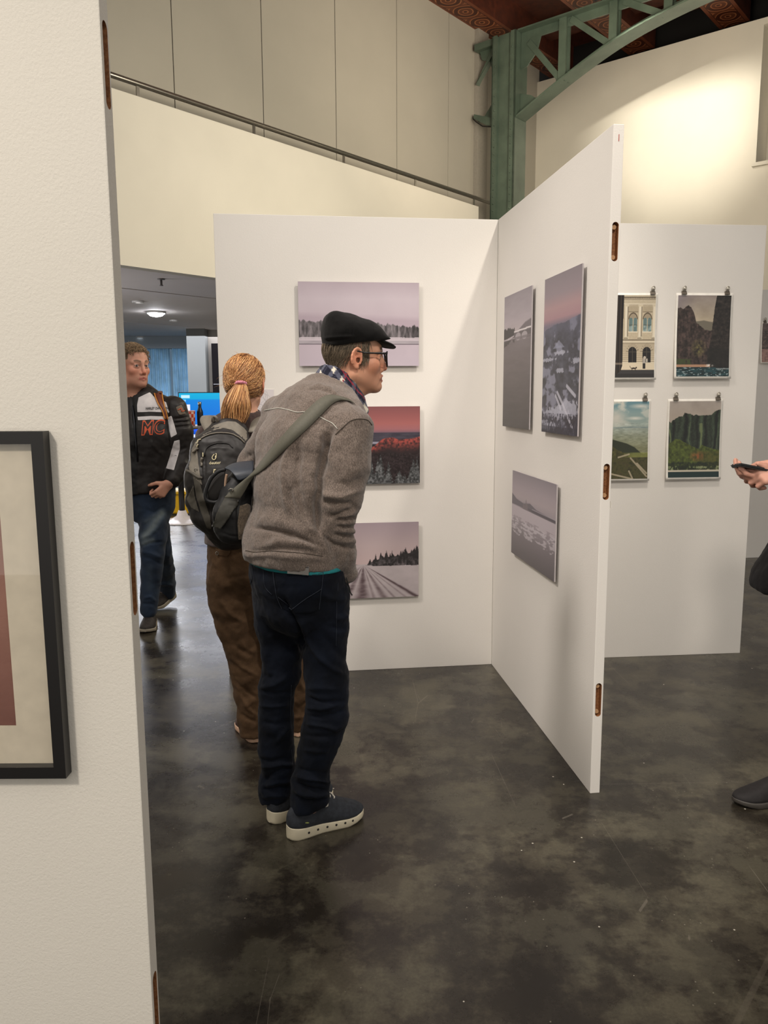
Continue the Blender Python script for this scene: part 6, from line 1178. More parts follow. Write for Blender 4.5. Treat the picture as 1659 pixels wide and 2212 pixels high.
for i in range(120):
    th = r.uniform(-PI, PI); ph = r.uniform(-.3, 1.4); d = np.array([math.cos(ph) * math.cos(th), math.cos(ph) * math.sin(th), math.sin(ph)]); loc, nn, _i, _d = bvH.ray_cast(Vector(hB.w(*(d * .25 + np.array([-.02, 0, .02])))), Vector(-d @ hB.R), .3)
    if loc is None: continue
    g = A3(nn) * r.uniform(.25, .6) + (tie - A3(loc)) / .12 * .5 + r.randn(3) * .3; P.append([A3(loc) + g * t * .045 + np.array([0, 0, -.012]) * t * t for t in np.linspace(0, 1, 8)]); Cc.append(lin(np.array((206, 152, 100)) / 255))
strands('loose_hairs', P, .0005, Cc, M_HAIR, hairB, .3)
bm = bmesh.new(); tn = (TP[1] - TP[0]); tn /= np.linalg.norm(tn); e1 = np.array([1., 0, 0]); e2 = np.cross(tn, e1); e2 /= np.linalg.norm(e2); tubemesh(bm, [TP[0] + tn * .004 + (e1 * math.cos(t) * .0165 + e2 * math.sin(t) * .014) * (1 + .08 * math.sin(t * 11)) for t in np.linspace(0, 2 * PI, 45)], [.0068 + .0012 * math.sin(k * 1.9) for k in range(45)], 10, False); bm_obj('hair_tie', bm, plain('pink_scrunchie', rgb(206, 132, 150), .8), girl, True)
# jacket
F = Field(axis(-.86, -.26, .007), axis(3.08, 3.74, .007), axis(.82, 1.50, .007)); F.econ(Q(528, 908, 3.36), Q(525, 930, 3.36), (.075, .066), (.14, .085), LB, .02); F.econ(Q(525, 930, 3.36), Q(520, 985, 3.35), (.15, .09), (.165, .115), LB, .03); F.econ(Q(520, 985, 3.35), Q(515, 1110, 3.33), (.165, .115), (.14, .11), LB, .03); F.econ(Q(515, 1110, 3.33), Q(516, 1185, 3.32), (.14, .11), (.15, .12), LB, .02)
F.half(Q(516, 1174, 3.32), (0, 0, -1))
for sg in (1, -1): sh = Q(526, 945, 3.36) + LB * sg * .145; el = sh + np.array([0, .03, -.27]) + LB * sg * .02; wr = el + FB * .16 - LB * sg * .11 + np.array([0, 0, .03]); F.chain([sh, el, wr], [.064, .056, .042], .02)
F.econ(Q(529, 900, 3.355), Q(528, 915, 3.36), (.068, .062), (.078, .07), LB, .01); F.cone(hB.w(-.022, 0, -.05), Q(529, 908, 3.36), .052, .058, .006, 'sub')
me = F.mesh('jacket', 2); crumple(me, 15, .005, 3); link('jacket', me, heather('dark_brown_cloth', rgb(46, 34, 32), rgb(64, 48, 45), rgb(82, 64, 60)), girl, True)
# trousers and shoes
F = Field(axis(-.80, -.26, .006), axis(3.12, 3.56, .006), axis(.0, 1.05, .006)); F.econ(Q(514, 1165, 3.32), Q(517, 1235, 3.32), (.132, .104), (.140, .115), LB, .02)
for lg in (LEG_L, LEG_R): legchain(F, lg, .02)
F.half((0, 0, .022), (0, 0, -1)); me = F.mesh('trousers', 2)
folds(me, [(((470, 1290), (500, 1330), (530, 1345)), 6, .007), (((480, 1350), (515, 1400), (550, 1420)), 6, -.006), (((500, 1420), (520, 1440), (556, 1460)), 4, .006), (((505, 1470), (530, 1490), (556, 1510)), 4, -.006), (((518, 1500), (535, 1530), (555, 1545)), 4, .007), (((520, 1540), (540, 1555), (556, 1560)), 4, -.006), (((455, 1220), (490, 1250), (540, 1240)), 6, -.004), (((548, 1260), (535, 1360), (545, 1440)), 6, -.005), (((640, 1440), (650, 1480), (660, 1500)), 4, .006), (((635, 1520), (648, 1530), (662, 1515)), 4, -.006), (((635, 1550), (660, 1548)), 4, .006)])
crumple(me, 16, .006, 21); trB = link('trousers', me, denim('brown_cotton_twill', rgb(72, 54, 38), rgb(104, 80, 58), 200), girl, True); bvT = bvh_of(me); M_TWILL = trB.data.materials[0]
fl = patch_px('pocket_flap', bvT, [(463, 1176), (498, 1180), (497, 1196), (490, 1203), (468, 1199)], -.001, .005, M_TWILL, trB); c = hit(bvT, 471, 1195, .0065)
if c is not None: bm = bmesh.new(); tubemesh(bm, [c + Vector((.0055 * math.cos(t), 0, .0075 * math.sin(t))) for t in np.linspace(0, 2 * PI, 17)], .0014, 6, False); bm_obj('eyelet', bm, M_STEEL, fl)
M_PEACH = plain('peach_sole', rgb(226, 186, 158), .6); M_TANSH = plain('dark_leather', rgb(70, 46, 36), .6)
shoe('shoe', (-.555, 3.268), (-.665, 3.488), girl, M_TANSH, M_PEACH, M_PEACH, None, .95, .95); shoe('shoe', (-.388, 3.322), (-.345, 3.565), girl, M_TANSH, M_PEACH, M_PEACH, None, .95, .95)
# ================================================================== her backpack
kb = lambda *p: [(400 + x / 4.607, 740 + y / 4.607) for x, y in p]
bp = empty('backpack', Q(480, 1170, 3.12)); tag(bp, "black and grey hiking backpack on the ponytailed girl's back", 'backpack'); M_NYL = NT('black_nylon'); _v = M_NYL.coord(); M_NYL.set(Base_Color=rgb(24, 21, 21), Roughness=.55); M_NYL.bump(M_NYL.noise(_v, 400, 2), .2, .0005); M_NYL = M_NYL.m
M_OLIVE = plain('olive_grey_nylon', rgb(112, 106, 96), .65, nscale=80, noise_amt=.1); M_OLIVED = plain('dark_olive_nylon', rgb(74, 70, 62), .65, nscale=80); M_ZIP = plain('cream_zip_pull', rgb(206, 196, 160), .6)
LBK = np.array([-1., 0, 0]); F = Field(axis(-.92, -.42, .006), axis(2.93, 3.28, .006), axis(.86, 1.43, .006))
bpp = [(496, 930, 3.165, .080, .050), (480, 975, 3.115, .120, .078), (472, 1035, 3.09, .130, .088), (480, 1105, 3.10, .122, .080), (505, 1158, 3.14, .090, .055)]
for p, q in zip(bpp, bpp[1:]): F.econ(Q(*p[:3]), Q(*q[:3]), p[3:], q[3:], LBK, .03)
F.econ(Q(476, 985, 3.05), Q(478, 1075, 3.03), (.070, .035), (.085, .045), LBK, .014); F.econ(Q(418, 1085, 3.10), Q(432, 1115, 3.10), (.032, .04), (.03, .04), LBK, .015)
me = F.mesh('main_body', 2); folds(me, [(kb((140, 960), (200, 925), (320, 895), (450, 905), (560, 960), (600, 1000)), 2, .004), (kb((195, 1090), (230, 1030), (330, 1000), (440, 1010), (480, 1060)), 3, -.004), (kb((190, 1100), (195, 1300), (210, 1420)), 2, -.004), (kb((150, 1100), (160, 1300), (190, 1500), (270, 1750)), 2.5, -.006), (kb((230, 1060), (340, 1040), (440, 1060)), 3, .004)]); crumple(me, 22, .004, 5)
bb_ = link('main_body', me, M_NYL, bp, True); bvB = bvh_of(me)
patch_px('top_band', bvB, kb((150, 955), (175, 890), (250, 835), (330, 805), (420, 780), (500, 785), (590, 850), (650, 930), (600, 980), (540, 920), (470, 870), (380, 850), (280, 872), (210, 905)), -.001, .0025, M_OLIVE, bp)['label'] = 'grey band round the lid'
patch_px('side_panel', bvB, kb((100, 985), (130, 1000), (118, 1080), (128, 1180), (150, 1320), (170, 1420), (110, 1370), (50, 1300), (22, 1200), (40, 1110)), -.001, .003, M_OLIVE, bp)['label'] = 'grey side panel'
patch_px('side_strip', bvB, kb((75, 1330), (140, 1370), (170, 1480), (200, 1590), (250, 1740), (262, 1860), (215, 1850), (160, 1700), (110, 1540)), -.001, .003, M_OLIVED, bp)
patch_px('bottle_pocket', bvB, kb((80, 1420), (100, 1560), (140, 1690), (60, 1650), (12, 1560)), -.001, .004, M_OLIVED, bp)
seam('lid_zip', bvB, kb((110, 1040), (150, 965), (230, 920), (330, 900), (450, 908), (540, 950), (590, 1000)), .0028, M_OLIVE, bp, .002); seam('pocket_zip', bvB, kb((195, 1130), (210, 1060), (270, 1015), (350, 1000), (430, 1008), (475, 1050)), .0018, M_NYL, bp, .002)
seam('compression_strap', bvB, kb((20, 1275), (70, 1300), (130, 1340), (165, 1350)), .006, M_OLIVED, bp, .003)
for pts in (((120, 1010), (135, 975), (160, 968)), ((118, 1040), (135, 1015)), ((182, 1100), (180, 1140)), ((292, 1262), (285, 1300)), ((305, 1262), (296, 1275))): seam('zip_pull', bvB, kb(*pts), .0022, M_ZIP, bp, .004, 8)
seam('zip_tab', bvB, kb((175, 1150), (168, 1190), (165, 1235)), .0052, M_OLIVE, bp, .004, 8); seam('zip_tab', bvB, kb((128, 1050), (105, 1075), (85, 1090)), .0055, M_OLIVE, bp, .004, 8)
c = hit(bvB, *kb((112, 1272))[0], .004)
if c is not None: bm = bmesh.new(); tubemesh(bm, [c + Vector((.006 * math.cos(t), 0, .006 * math.sin(t))) for t in np.linspace(0, 2 * PI, 17)], .002, 6, False); bm_obj('ring', bm, M_STEEL, bp)
seam('logo_mark', bvB, kb((292, 1112), (280, 1125), (270, 1148), (280, 1166), (298, 1164), (306, 1145), (300, 1128)), .0019, M_ZIP, bp, .002, 24); seam('logo_mark', bvB, kb((303, 1106), (312, 1112), (308, 1150), (298, 1164)), .0018, M_ZIP, bp, .002, 16)
x0, y0 = kb((240, 1212))[0]; x1, y1 = kb((356, 1206))[0]; letter('logo_lettering', 'deuter', bvB, x0, y0, x1, y1, 6.2, M_ZIP, bp, .002, offset=.012, spacing=1.02)
# shoulder straps and haul loop
for pts in ([(457, 935, 3.13), (446, 912, 3.20), (450, 902, 3.30), (458, 906, 3.40), (462, 940, 3.455), (460, 1010, 3.45)], [(548, 935, 3.16), (556, 912, 3.22), (572, 903, 3.30), (580, 908, 3.40), (578, 940, 3.455), (572, 1010, 3.45)]):
    S2 = spline([Q(*p) for p in pts], 24); up = []
    for i in range(24): up.append(Vector(S2[i] - Q(518, 960, 3.33)) * Vector((.4, 1, 1)))
    ribbon('shoulder_strap', [p - np.array([.022, 0, 0]) for p in S2], [p + np.array([.022, 0, 0]) for p in S2], .008, M_OLIVE, bp, up)
bm = bmesh.new(); tubemesh(bm, spline([Q(462, 912, 3.15), Q(462, 900, 3.14), Q(468, 903, 3.135), Q(470, 913, 3.145)], 14), .005, 8); bm_obj('haul_loop', bm, M_OLIVE, bp)
# ================================================================== the man's shoulder bag
bg = empty('shoulder_bag', Q(505, 1170, 2.72)); tag(bg, "black shoulder bag with blue-grey flap at the capped man's left hip", 'bag'); M_BAG = plain('black_bag_cloth', rgb(19, 20, 23), .6, nscale=120, noise_amt=.2); M_FLAP = plain('blue_grey_flap', rgb(52, 58, 68), .5); M_STRAP = plain('grey_olive_webbing', rgb(88, 86, 75), .7, nscale=150, noise_amt=.08); M_PAD = plain('strap_pad_cloth', rgb(56, 55, 49), .65, nscale=120); M_MESHP = heather('brown_mesh_pocket', rgb(52, 46, 40), rgb(110, 98, 84), rgb(134, 120, 102), 300)
F = Field(axis(-.66, -.40, .0045), axis(2.53, 2.84, .0045), axis(.94, 1.30, .0045)); LBG = np.array([-.97, .25, 0])
for p, q in (((525, 1030, 2.70, .038, .045), (512, 1065, 2.68, .052, .055)), ((512, 1065, 2.68, .052, .055), (502, 1110, 2.66, .062, .060)), ((502, 1110, 2.66, .062, .060), (502, 1142, 2.66, .064, .055))): F.econ(Q(*p[:3]), Q(*q[:3]), p[3:], q[3:], LBG, .015)
F.econ(Q(468, 1040, 2.72), Q(470, 1062, 2.715), (.030, .028), (.028, .026), LBG, .006)
me = F.mesh('bag_body', 2); folds(me, [([(470, 1075), (464, 1100), (462, 1135)], 2.5, .004), ([(515, 1070), (512, 1120), (514, 1165)], 2, -.004), ([(476, 1150), (500, 1158), (535, 1160)], 3, -.003)]); crumple(me, 24, .003, 4); link('bag_body', me, M_BAG, bg, True); bvG = bvh_of(me); bvGJ = bvh_of(me, jkt.data)
# flap over the opening
def sheet(name, rows, th, mat, parent):
    """thick sheet through rows of 3D points"""
    R = np.array([[tuple(p) for p in spline(r_, 14)] for r_ in rows]); R = np.stack([spline(R[:, j], 14) for j in range(14)], 1); bm = bmesh.new(); V = [[bm.verts.new(p) for p in r_] for r_ in R]
    for i in range(13):
        for j in range(13): bm.faces.new((V[i][j], V[i][j + 1], V[i + 1][j + 1], V[i + 1][j])).smooth = True
    o = bm_obj(name, bm, mat, parent); md = o.modifiers.new('thick', 'SOLIDIFY'); md.thickness = th; md.offset = 0; return o
sheet('flap', [[Q(485, 1012, 2.66), Q(500, 1003, 2.68), Q(522, 998, 2.70), Q(548, 996, 2.71)], [Q(496, 1016, 2.63), Q(508, 1012, 2.635), Q(528, 1010, 2.64), Q(548, 1008, 2.65)], [Q(506, 1026, 2.605), Q(516, 1024, 2.605), Q(532, 1020, 2.61), Q(547, 1016, 2.62)], [Q(514, 1037, 2.60), Q(521, 1037, 2.60), Q(534, 1032, 2.605), Q(546, 1024, 2.61)]], .004, M_FLAP, bg)
bm = bmesh.new(); tubemesh(bm, spline([Q(x, y, 2.655) for x, y in kb((400, 1262), (330, 1285), (260, 1350), (215, 1450), (200, 1530), (225, 1575), (290, 1590), (330, 1580))], 40), .0065, 8); bm_obj('rim_piping', bm, M_BAG, bg, True)
sheet('side_flap', [[Q(x, y, 2.672) for x, y in kb((395, 1275), (330, 1300), (270, 1370), (225, 1460))], [Q(x, y, 2.664) for x, y in kb((400, 1330), (350, 1370), (290, 1440), (225, 1500))], [Q(x, y, 2.664) for x, y in kb((395, 1420), (350, 1460), (300, 1510), (230, 1540))], [Q(x, y, 2.67) for x, y in kb((380, 1500), (340, 1540), (300, 1570), (240, 1570))]], .005, plain('mesh_grey', rgb(38, 36, 35), .7), bg)
bm = bmesh.new(); tubemesh(bm, spline([Q(x, y, 2.648) for x, y in kb((415, 1310), (405, 1360), (400, 1420), (405, 1470))], 16), .0045, 8); o = bm_obj('inner_binding', bm, plain('pale_binding', rgb(168, 140, 118), .7), bg, True)
patch_px('side_pocket', bvG, kb((545, 1625), (620, 1600), (655, 1620), (650, 1900), (600, 1960), (530, 1965), (520, 1800)), -.001, .005, M_MESHP, bg)
bvGp = bvG
pad = kb((440, 1490), (555, 1545), (500, 1640), (440, 1740), (365, 1850), (275, 1830), (330, 1690), (385, 1580)); patch_px('strap_pad', bvGp, pad, .006, .006, M_PAD, bg, 3, 2.60)
bk_ = [Q(x, y, 2.585) for x, y in kb((430, 1470), (455, 1455), (475, 1462), (470, 1480))]; bm = bmesh.new(); tubemesh(bm, spline(bk_, 14), .0022, 6); bm_obj('buckle', bm, M_STEEL, bg)
up_e = k7((1318, 352), (1290, 318), (1230, 285), (1150, 258), (1080, 250), (1000, 275), (900, 350), (750, 500), (640, 620), (520, 750), (430, 860), (330, 1000), (200, 1105), (90, 1200), (20, 1270)); lo_e = k7((1322, 356), (1305, 340), (1270, 322), (1220, 308), (1150, 312), (1085, 352), (1000, 440), (850, 590), (720, 705), (600, 830), (520, 905), (415, 1000), (300, 1075), (235, 1190), (180, 1275))
def strap_pts(pts, n):
    out = []; last = 2.55
    for x, y in spline([(*p, 0) for p in pts], n)[:, :2]:
        q = hit(bvJ, x, y, .004)
        if q is None or q.y > 2.80: q = at(x, y, last); 
        if x < 548: q = at(x, y, 2.59)
        last = q.y; out.append(q)
    for _ in range(6):
        o2 = list(out)
        for i in range(1, n - 1): o2[i] = (out[i - 1] + out[i] * 2 + out[i + 1]) / 4
        out = o2
    return out
N_ = 70; Us, Ls_ = strap_pts(up_e, N_), strap_pts(lo_e, N_); upv = [(-(ray(*proj_np(np.array([tuple((a + b) / 2)]))[0]).normalized()) * .7 + Vector((0, 0, .35))) for a, b in zip(Us, Ls_)]
ribbon('strap', Us, Ls_, .0035, M_STRAP, bg, upv)
sl_ = [Q(764, 874, 2.64), Q(778, 900, 2.72), Q(770, 960, 2.80), Q(730, 1040, 2.82), Q(660, 1100, 2.84), Q(590, 1120, 2.86), Q(540, 1100, 2.80)]; S2 = spline(sl_, 30)
ribbon('strap', [p + np.array([0, 0, .018]) for p in S2], [p - np.array([0, 0, .018]) for p in S2], .003, M_STRAP, bg, [Vector(p - Q(660, 1000, 2.66)) * Vector((1, 1, 0)) for p in S2])
# ================================================================== the man in the racing jacket
kc = lambda *p: [(255 + x / 5.026, 560 + y / 5.026) for x, y in p]; kd = lambda *p: [(270 + x / 5.53, 1000 + y / 5.53) for x, y in p]
AZC = math.radians(184); LC = lat_of(AZC); hC = Fr(Q(288, 795, 5.10), math.radians(130), .0); SC = 1.11
F = Field(axis(-2.05, -1.12, .013, [(hC.o[0] - .13, hC.o[0] + .16, .0042), (-1.52, -1.34, .005)]), axis(4.75, 5.55, .013, [(hC.o[1] - .16, hC.o[1] + .14, .0042), (4.86, 5.05, .005)]), axis(.03, 1.90, .013, [(hC.o[2] - .17, hC.o[2] + .16, .0042), (.84, .98, .005)]))
head_sdf(F, hC, SC, k=.012); F.ell(hC, (.028, 0, -.075), (.066, .066, .056), .02); F.cone(hC.w(.0, .05, -.09), hC.w(.0, -.05, -.09), .03, .03, .03); F.cone(hC.w(-.02, 0, -.06), Q(300, 868, 5.14), .064, .072, .03)
F.econ(Q(312, 885, 5.14), Q(316, 950, 5.12), (.17, .10), (.18, .13), LC, .03); F.econ(Q(316, 950, 5.12), Q(322, 1080, 5.12), (.18, .13), (.165, .13), LC, .03)
wrC = Q(366, 1044, 4.955); shC = Q(381, 888, 5.12); elC = Q(396, 980, 5.12)
F.chain([shC, elC, wrC], [.06, .048, .032], .02); hand_sdf(F, wrC, np.array([-.62, -.35, -.70]), np.array([-.55, -.45, .65]), np.array([.25, .85, -.45]), s=1.0, curls=[(.7, 1.3, .8), (.85, 1.3, .8), (.95, 1.3, .8), (1.0, 1.3, .8)], thumb=(.75, .5))
sh2 = Q(250, 888, 5.14); el2 = Q(236, 985, 5.16); wr2 = Q(240, 1075, 5.06); F.chain([sh2, el2, wr2], [.06, .048, .032], .02); hand_sdf(F, wr2, np.array([.0, -.2, -1.]), np.array([.5, -.8, 0]), np.array([.9, .3, 0]), (.4, .5, .4))
LGF = [(334, 1085, 5.10, 32), (333, 1120, 5.07, 31), (331, 1160, 5.04, 29), (329, 1195, 5.02, 25), (327, 1240, 5.02, 22.5), (323, 1290, 5.01, 19), (321, 1318, 5.0, 18)]; LGB = [(318, 1085, 5.16, 34), (336, 1140, 5.20, 29), (348, 1190, 5.28, 23), (356, 1230, 5.42, 20), (360, 1262, 5.52, 18.5), (361, 1280, 5.56, 18)]
for lg in (LGF, LGB): legchain(F, [(x, y, Y, hw * .68) for x, y, Y, hw in lg], .02)
meC = F.mesh('person', 1); skin_cols(meC, hC, (204, 152, 130), SC, .5, .6, (104, 80, 62), iris=(58, 62, 64), eyes=-.5)
co, _ = mesh_np(meC); Lc = hC.loc(co) / SC; x, y, z = Lc.T; hz = ((x < .045) & (z > .045)) | ((x < -.01) & (z > -.035) & ~((np.abs(y) > .076) & (np.abs(z) < .045))) | (z > .085) ; hz = hz & (np.abs(y) < .078 + 0 * y) ; a = np.empty(len(co) * 4, np.float32); meC.attributes['dye'].data.foreach_get('color', a); a = a.reshape(-1, 4); a[hz, :3] = lin(np.array((112, 92, 72)) / 255); meC.attributes['dye'].data.foreach_set('color', a.ravel())
har = link('person', meC, M_SKIN, None, True); tag(har, 'curly haired man in black and white racing jacket walking through the opening', 'person'); bvC = bvh_of(meC)
def condC(x, y, z):
    x, y, z = x / SC, y / SC, z / SC
    if abs(y) > .076 and -.034 < x < .024 and abs(z) < .04: return False
    return (z > .066 and x < .085) or (x < -.012 and z > -.04) or (x < .035 and z > .03)
hair_on(bvC, hC, 2200, condC, lambda x, y, z: (.25 if z > .09 else -.5, y * 4, .55 if z > .05 else -.5), .030, .0014, (136, 116, 92), M_HAIR, har, 9, 8, (.006, .026), 'hair', .9)
# jacket with its white panels
F = Field(axis(-2.10, -1.06, .007), axis(4.72, 5.42, .007), axis(.82, 1.60, .007)); F.econ(Q(308, 862, 5.14), Q(312, 892, 5.14), (.115, .095), (.215, .125), LC, .02); F.econ(Q(312, 892, 5.14), Q(316, 950, 5.12), (.22, .13), (.225, .165), LC, .03); F.econ(Q(316, 950, 5.12), Q(320, 1062, 5.12), (.225, .165), (.205, .165), LC, .03); F.half(Q(322, 1062, 5.1), (.18, 0, -1)); F.econ(Q(301, 852, 5.14), Q(306, 872, 5.14), (.088, .086), (.10, .09), LC, .012); F.cone(hC.w(-.02, 0, -.05), Q(302, 870, 5.14), .072, .080, .006, 'sub')
F.chain([Q(376, 884, 5.12), Q(391, 935, 5.11), Q(394, 985, 5.10), Q(388, 1010, 5.05), Q(374, 1036, 4.98)], [.084, .078, .070, .064, .052], .02); F.chain([Q(252, 888, 5.14), Q(238, 980, 5.15), Q(240, 1060, 5.07)], [.084, .072, .052], .02)
me = F.mesh('racing_jacket', 2)
folds(me, [(kc((600, 1735), (680, 1725), (755, 1715)), 2, -.008), (kc((600, 1780), (690, 1770), (765, 1765)), 2, -.008), (kc((610, 1825), (700, 1815), (775, 1810)), 2, -.008), (kc((610, 1755), (700, 1748), (760, 1740)), 2, .006), (kc((615, 1800), (700, 1792), (770, 1788)), 2, .006), (kc((540, 1560), (545, 1700), (560, 1900), (570, 2050)), 2.5, -.014), (kc((350, 1950), (400, 2050), (480, 2120)), 4, .006), (kc((560, 2040), (640, 2080), (760, 2040)), 3, -.008), (kc((560, 2100), (660, 2150)), 3, .008), (kc((150, 1500), (175, 1800), (200, 2200)), 3, -.010)]); crumple(me, 14, .006, 15)
co, no = mesh_np(me); px = proj_np(co); fc = no[:, 1] < .2; cols = np.ones((len(co), 3)) * np.array((27, 23, 23.))
def inpoly(px, poly):
    x, y = px.T; ins = np.zeros(len(px), bool); n = len(poly)
    for i in range(n):
        (x0, y0), (x1, y1) = poly[i], poly[(i + 1) % n]; c_ = ((y0 > y) != (y1 > y)) & (x < (x1 - x0) * (y - y0) / ((y1 - y0) if y1 != y0 else 1e-9) + x0); ins ^= c_
    return ins
jc = link('racing_jacket', me, attr_mat('black_racing_cloth', .5, .35), har, True); bvK = bvh_of(me); cols[(px[:, 0] < 296) & (px[:, 0] > 284) & fc] = (12, 12, 15); dye(me, lin(cols / 255)); M_WHITEC = plain('white_jacket_cloth', rgb(206, 202, 204), .6); M_ORANGE = plain('orange_print', rgb(206, 84, 44), .6); M_BLKC = plain('black_print', rgb(24, 20, 20), .6)
patch_px('chest_panel', bvK, kc((222, 1500), (345, 1442), (400, 1500), (470, 1570), (500, 1662), (350, 1656), (208, 1662), (206, 1580)), -.001, .003, M_WHITEC, jc, 2.5)['label'] = 'white chest panel'
patch_px('chest_stripe', bvK, kc((210, 1710), (350, 1702), (505, 1706), (510, 1745), (350, 1742), (216, 1748)), -.001, .003, M_WHITEC, jc, 2.5)
patch_px('sleeve_stripe', bvK, kc((540, 1715), (580, 1700), (612, 1800), (640, 1900), (575, 1938), (552, 1850)), -.001, .003, M_WHITEC, jc, 2.5)
patch_px('sleeve_stripe', bvK, kc((610, 1975), (668, 1960), (672, 2060), (640, 2170), (606, 2290), (520, 2270), (560, 2150), (585, 2060)), -.001, .003, M_WHITEC, jc, 2.5); patch_px('shoulder_stripe', bvK, kc((498, 1540), (520, 1550), (556, 1660), (545, 1675), (510, 1600)), -.001, .003, M_WHITEC, jc, 2.5)
pt_ = patch_px('sleeve_badge', bvK, kc((628, 1605), (690, 1580), (740, 1680), (665, 1690), (640, 1650)), -.001, .004, plain('badge_olive', rgb(98, 88, 76), .6), jc, 2.5); seam('badge_emblem', bvK, kc((650, 1640), (680, 1620), (690, 1655), (715, 1640)), .0025, M_ORANGE, pt_, .006, 12)
bvK2 = bvh_of(me, *[c.data for c in jc.children if c.name.startswith('chest')])
def lt(txt, a, b, h, m, off, **k): (x0, y0), (x1, y1) = kc(a, b); letter('jacket_lettering', txt, bvK2, x0, y0, x1, y1, h, m, jc, off, **k)
lt('HARLEY DAVIDSON', (300, 1632), (545, 1628), 5.2, M_BLKC, .003, shear=.2, offset=.015); lt('MC', (252, 1905), (520, 1890), 29, M_ORANGE, .003, shear=.18, offset=.045); lt('MC', (262, 1899), (508, 1885), 26.5, M_BLKC, .006, shear=.18, offset=.0)
bm = bmesh.new(); tubemesh(bm, on(bvK, kc((150, 1470), (165, 1600), (180, 1800), (200, 2000), (215, 2200)), .004), .005, 6); bm_obj('zip', bm, plain('dark_zip', rgb(40, 42, 48), .3, .6), jc)
# leather strap over his shoulder
st_ = empty('leather_strap', Q(345, 860, 5.0)); tag(st_, "brown leather strap with yellow edges over the racing jacket's shoulder", 'strap'); M_LEA = plain('brown_leather', rgb(96, 44, 28), .45); M_YED = plain('ochre_edge', rgb(196, 128, 52), .5)
La = on(bvK, spline([(*p, 0) for p in kc((362, 1322), (372, 1390), (395, 1470), (430, 1560), (480, 1650), (510, 1740))], 22)[:, :2], .006); Ra = on(bvK, spline([(*p, 0) for p in kc((440, 1322), (455, 1390), (475, 1470), (498, 1560), (520, 1650), (535, 1740))], 22)[:, :2], .006); n_ = min(len(La), len(Ra)); La, Ra = La[-n_:], Ra[-n_:]; upv = [Vector((0, -1, .25))] * n_
ribbon('strap_band', La, Ra, .004, M_LEA, st_, upv)
for E_ in (La, Ra): bm = bmesh.new(); tubemesh(bm, [p + Vector((0, -.004, .001)) for p in E_], .004, 6); bm_obj('strap_edge', bm, M_YED, st_, True)
top_ = [La[0] * .5 + Ra[0] * .5, Q(343, 846, 5.16), Q(345, 860, 5.26), Q(350, 930, 5.305)]; S2 = spline(top_, 12); ribbon('strap_band', [p + np.array([-.022, 0, 0]) for p in S2], [p + np.array([.022, 0, 0]) for p in S2], .004, M_LEA, st_, [Vector((0, .7, .7))] * 12)
# jeans, shoes
F = Field(axis(-1.86, -1.28, .007), axis(4.82, 5.72, .007), axis(.04, 1.02, .007)); F.econ(Q(320, 1040, 5.12), Q(324, 1090, 5.12), (.18, .15), (.165, .14), LC, .02)
for lg in (LGF, LGB): legchain(F, lg, .016)
F.half((0, 0, .05), (0, 0, -1)); me = F.mesh('jeans', 2); folds(me, [(kd((200, 900), (300, 860), (400, 760), (470, 620)), 4, .010), (kd((200, 1000), (300, 960), (450, 940)), 3, -.009), (kd((190, 1060), (300, 1080), (430, 1130)), 4, .009), (kd((220, 1130), (320, 1150), (430, 1210)), 3, -.008), (kd((240, 540), (330, 600), (480, 520)), 4, -.006), (kd((210, 760), (300, 700), (380, 640)), 4, -.006), (kd((220, 1620), (300, 1600), (370, 1650)), 3, .008), (kd((210, 1680), (340, 1690)), 3, -.007), (kd((400, 1460), (480, 1440), (570, 1460)), 3, .008)]); crumple(me, 13, .006, 31)
co, no = mesh_np(me); px = proj_np(co); c = np.ones((len(co), 3)) * np.array((38, 50, 68.)); n = fbm3(co, 9, 3); c *= (1 + .22 * n)[:, None]
for pts, w, s in ((kd((230, 880), (330, 760), (440, 600)), 9, .8), (kd((220, 960), (330, 920)), 6, .7), (kd((260, 700), (350, 640)), 7, .4), (kd((300, 1250), (290, 1500)), 9, .18), (kd((480, 1250), (540, 1400)), 7, .25)):
    d, t = polydist(px, pts); m = (np.exp(-(d / w) ** 2) * s)[:, None]; c = c * (1 - m) + np.array((128, 138, 140)) * m
dye(me, lin(np.clip(c, 0, 255) / 255)); link('jeans', me, attr_mat('faded_blue_denim', .85, .2, .1, (240, .25, .0006), (220, .3)), har, True)
M_DKSH = plain('dark_trainer_mesh', rgb(40, 34, 32), .7, nscale=70, noise_amt=.5); M_GRSOLE = plain('grey_sole', rgb(150, 142, 128), .6); M_GRLACE = plain('grey_stripe', rgb(120, 104, 98), .7)
s1 = shoe('shoe', (-1.555, 5.12), (-1.525, 4.875), har, M_DKSH, M_GRSOLE, M_GRLACE, None, 1.08, 1.05); s2 = shoe('shoe', (-1.545, 5.66, .05), (-1.64, 5.41), har, M_DKSH, M_GRSOLE, M_GRLACE, None, 1.08, 1.05)
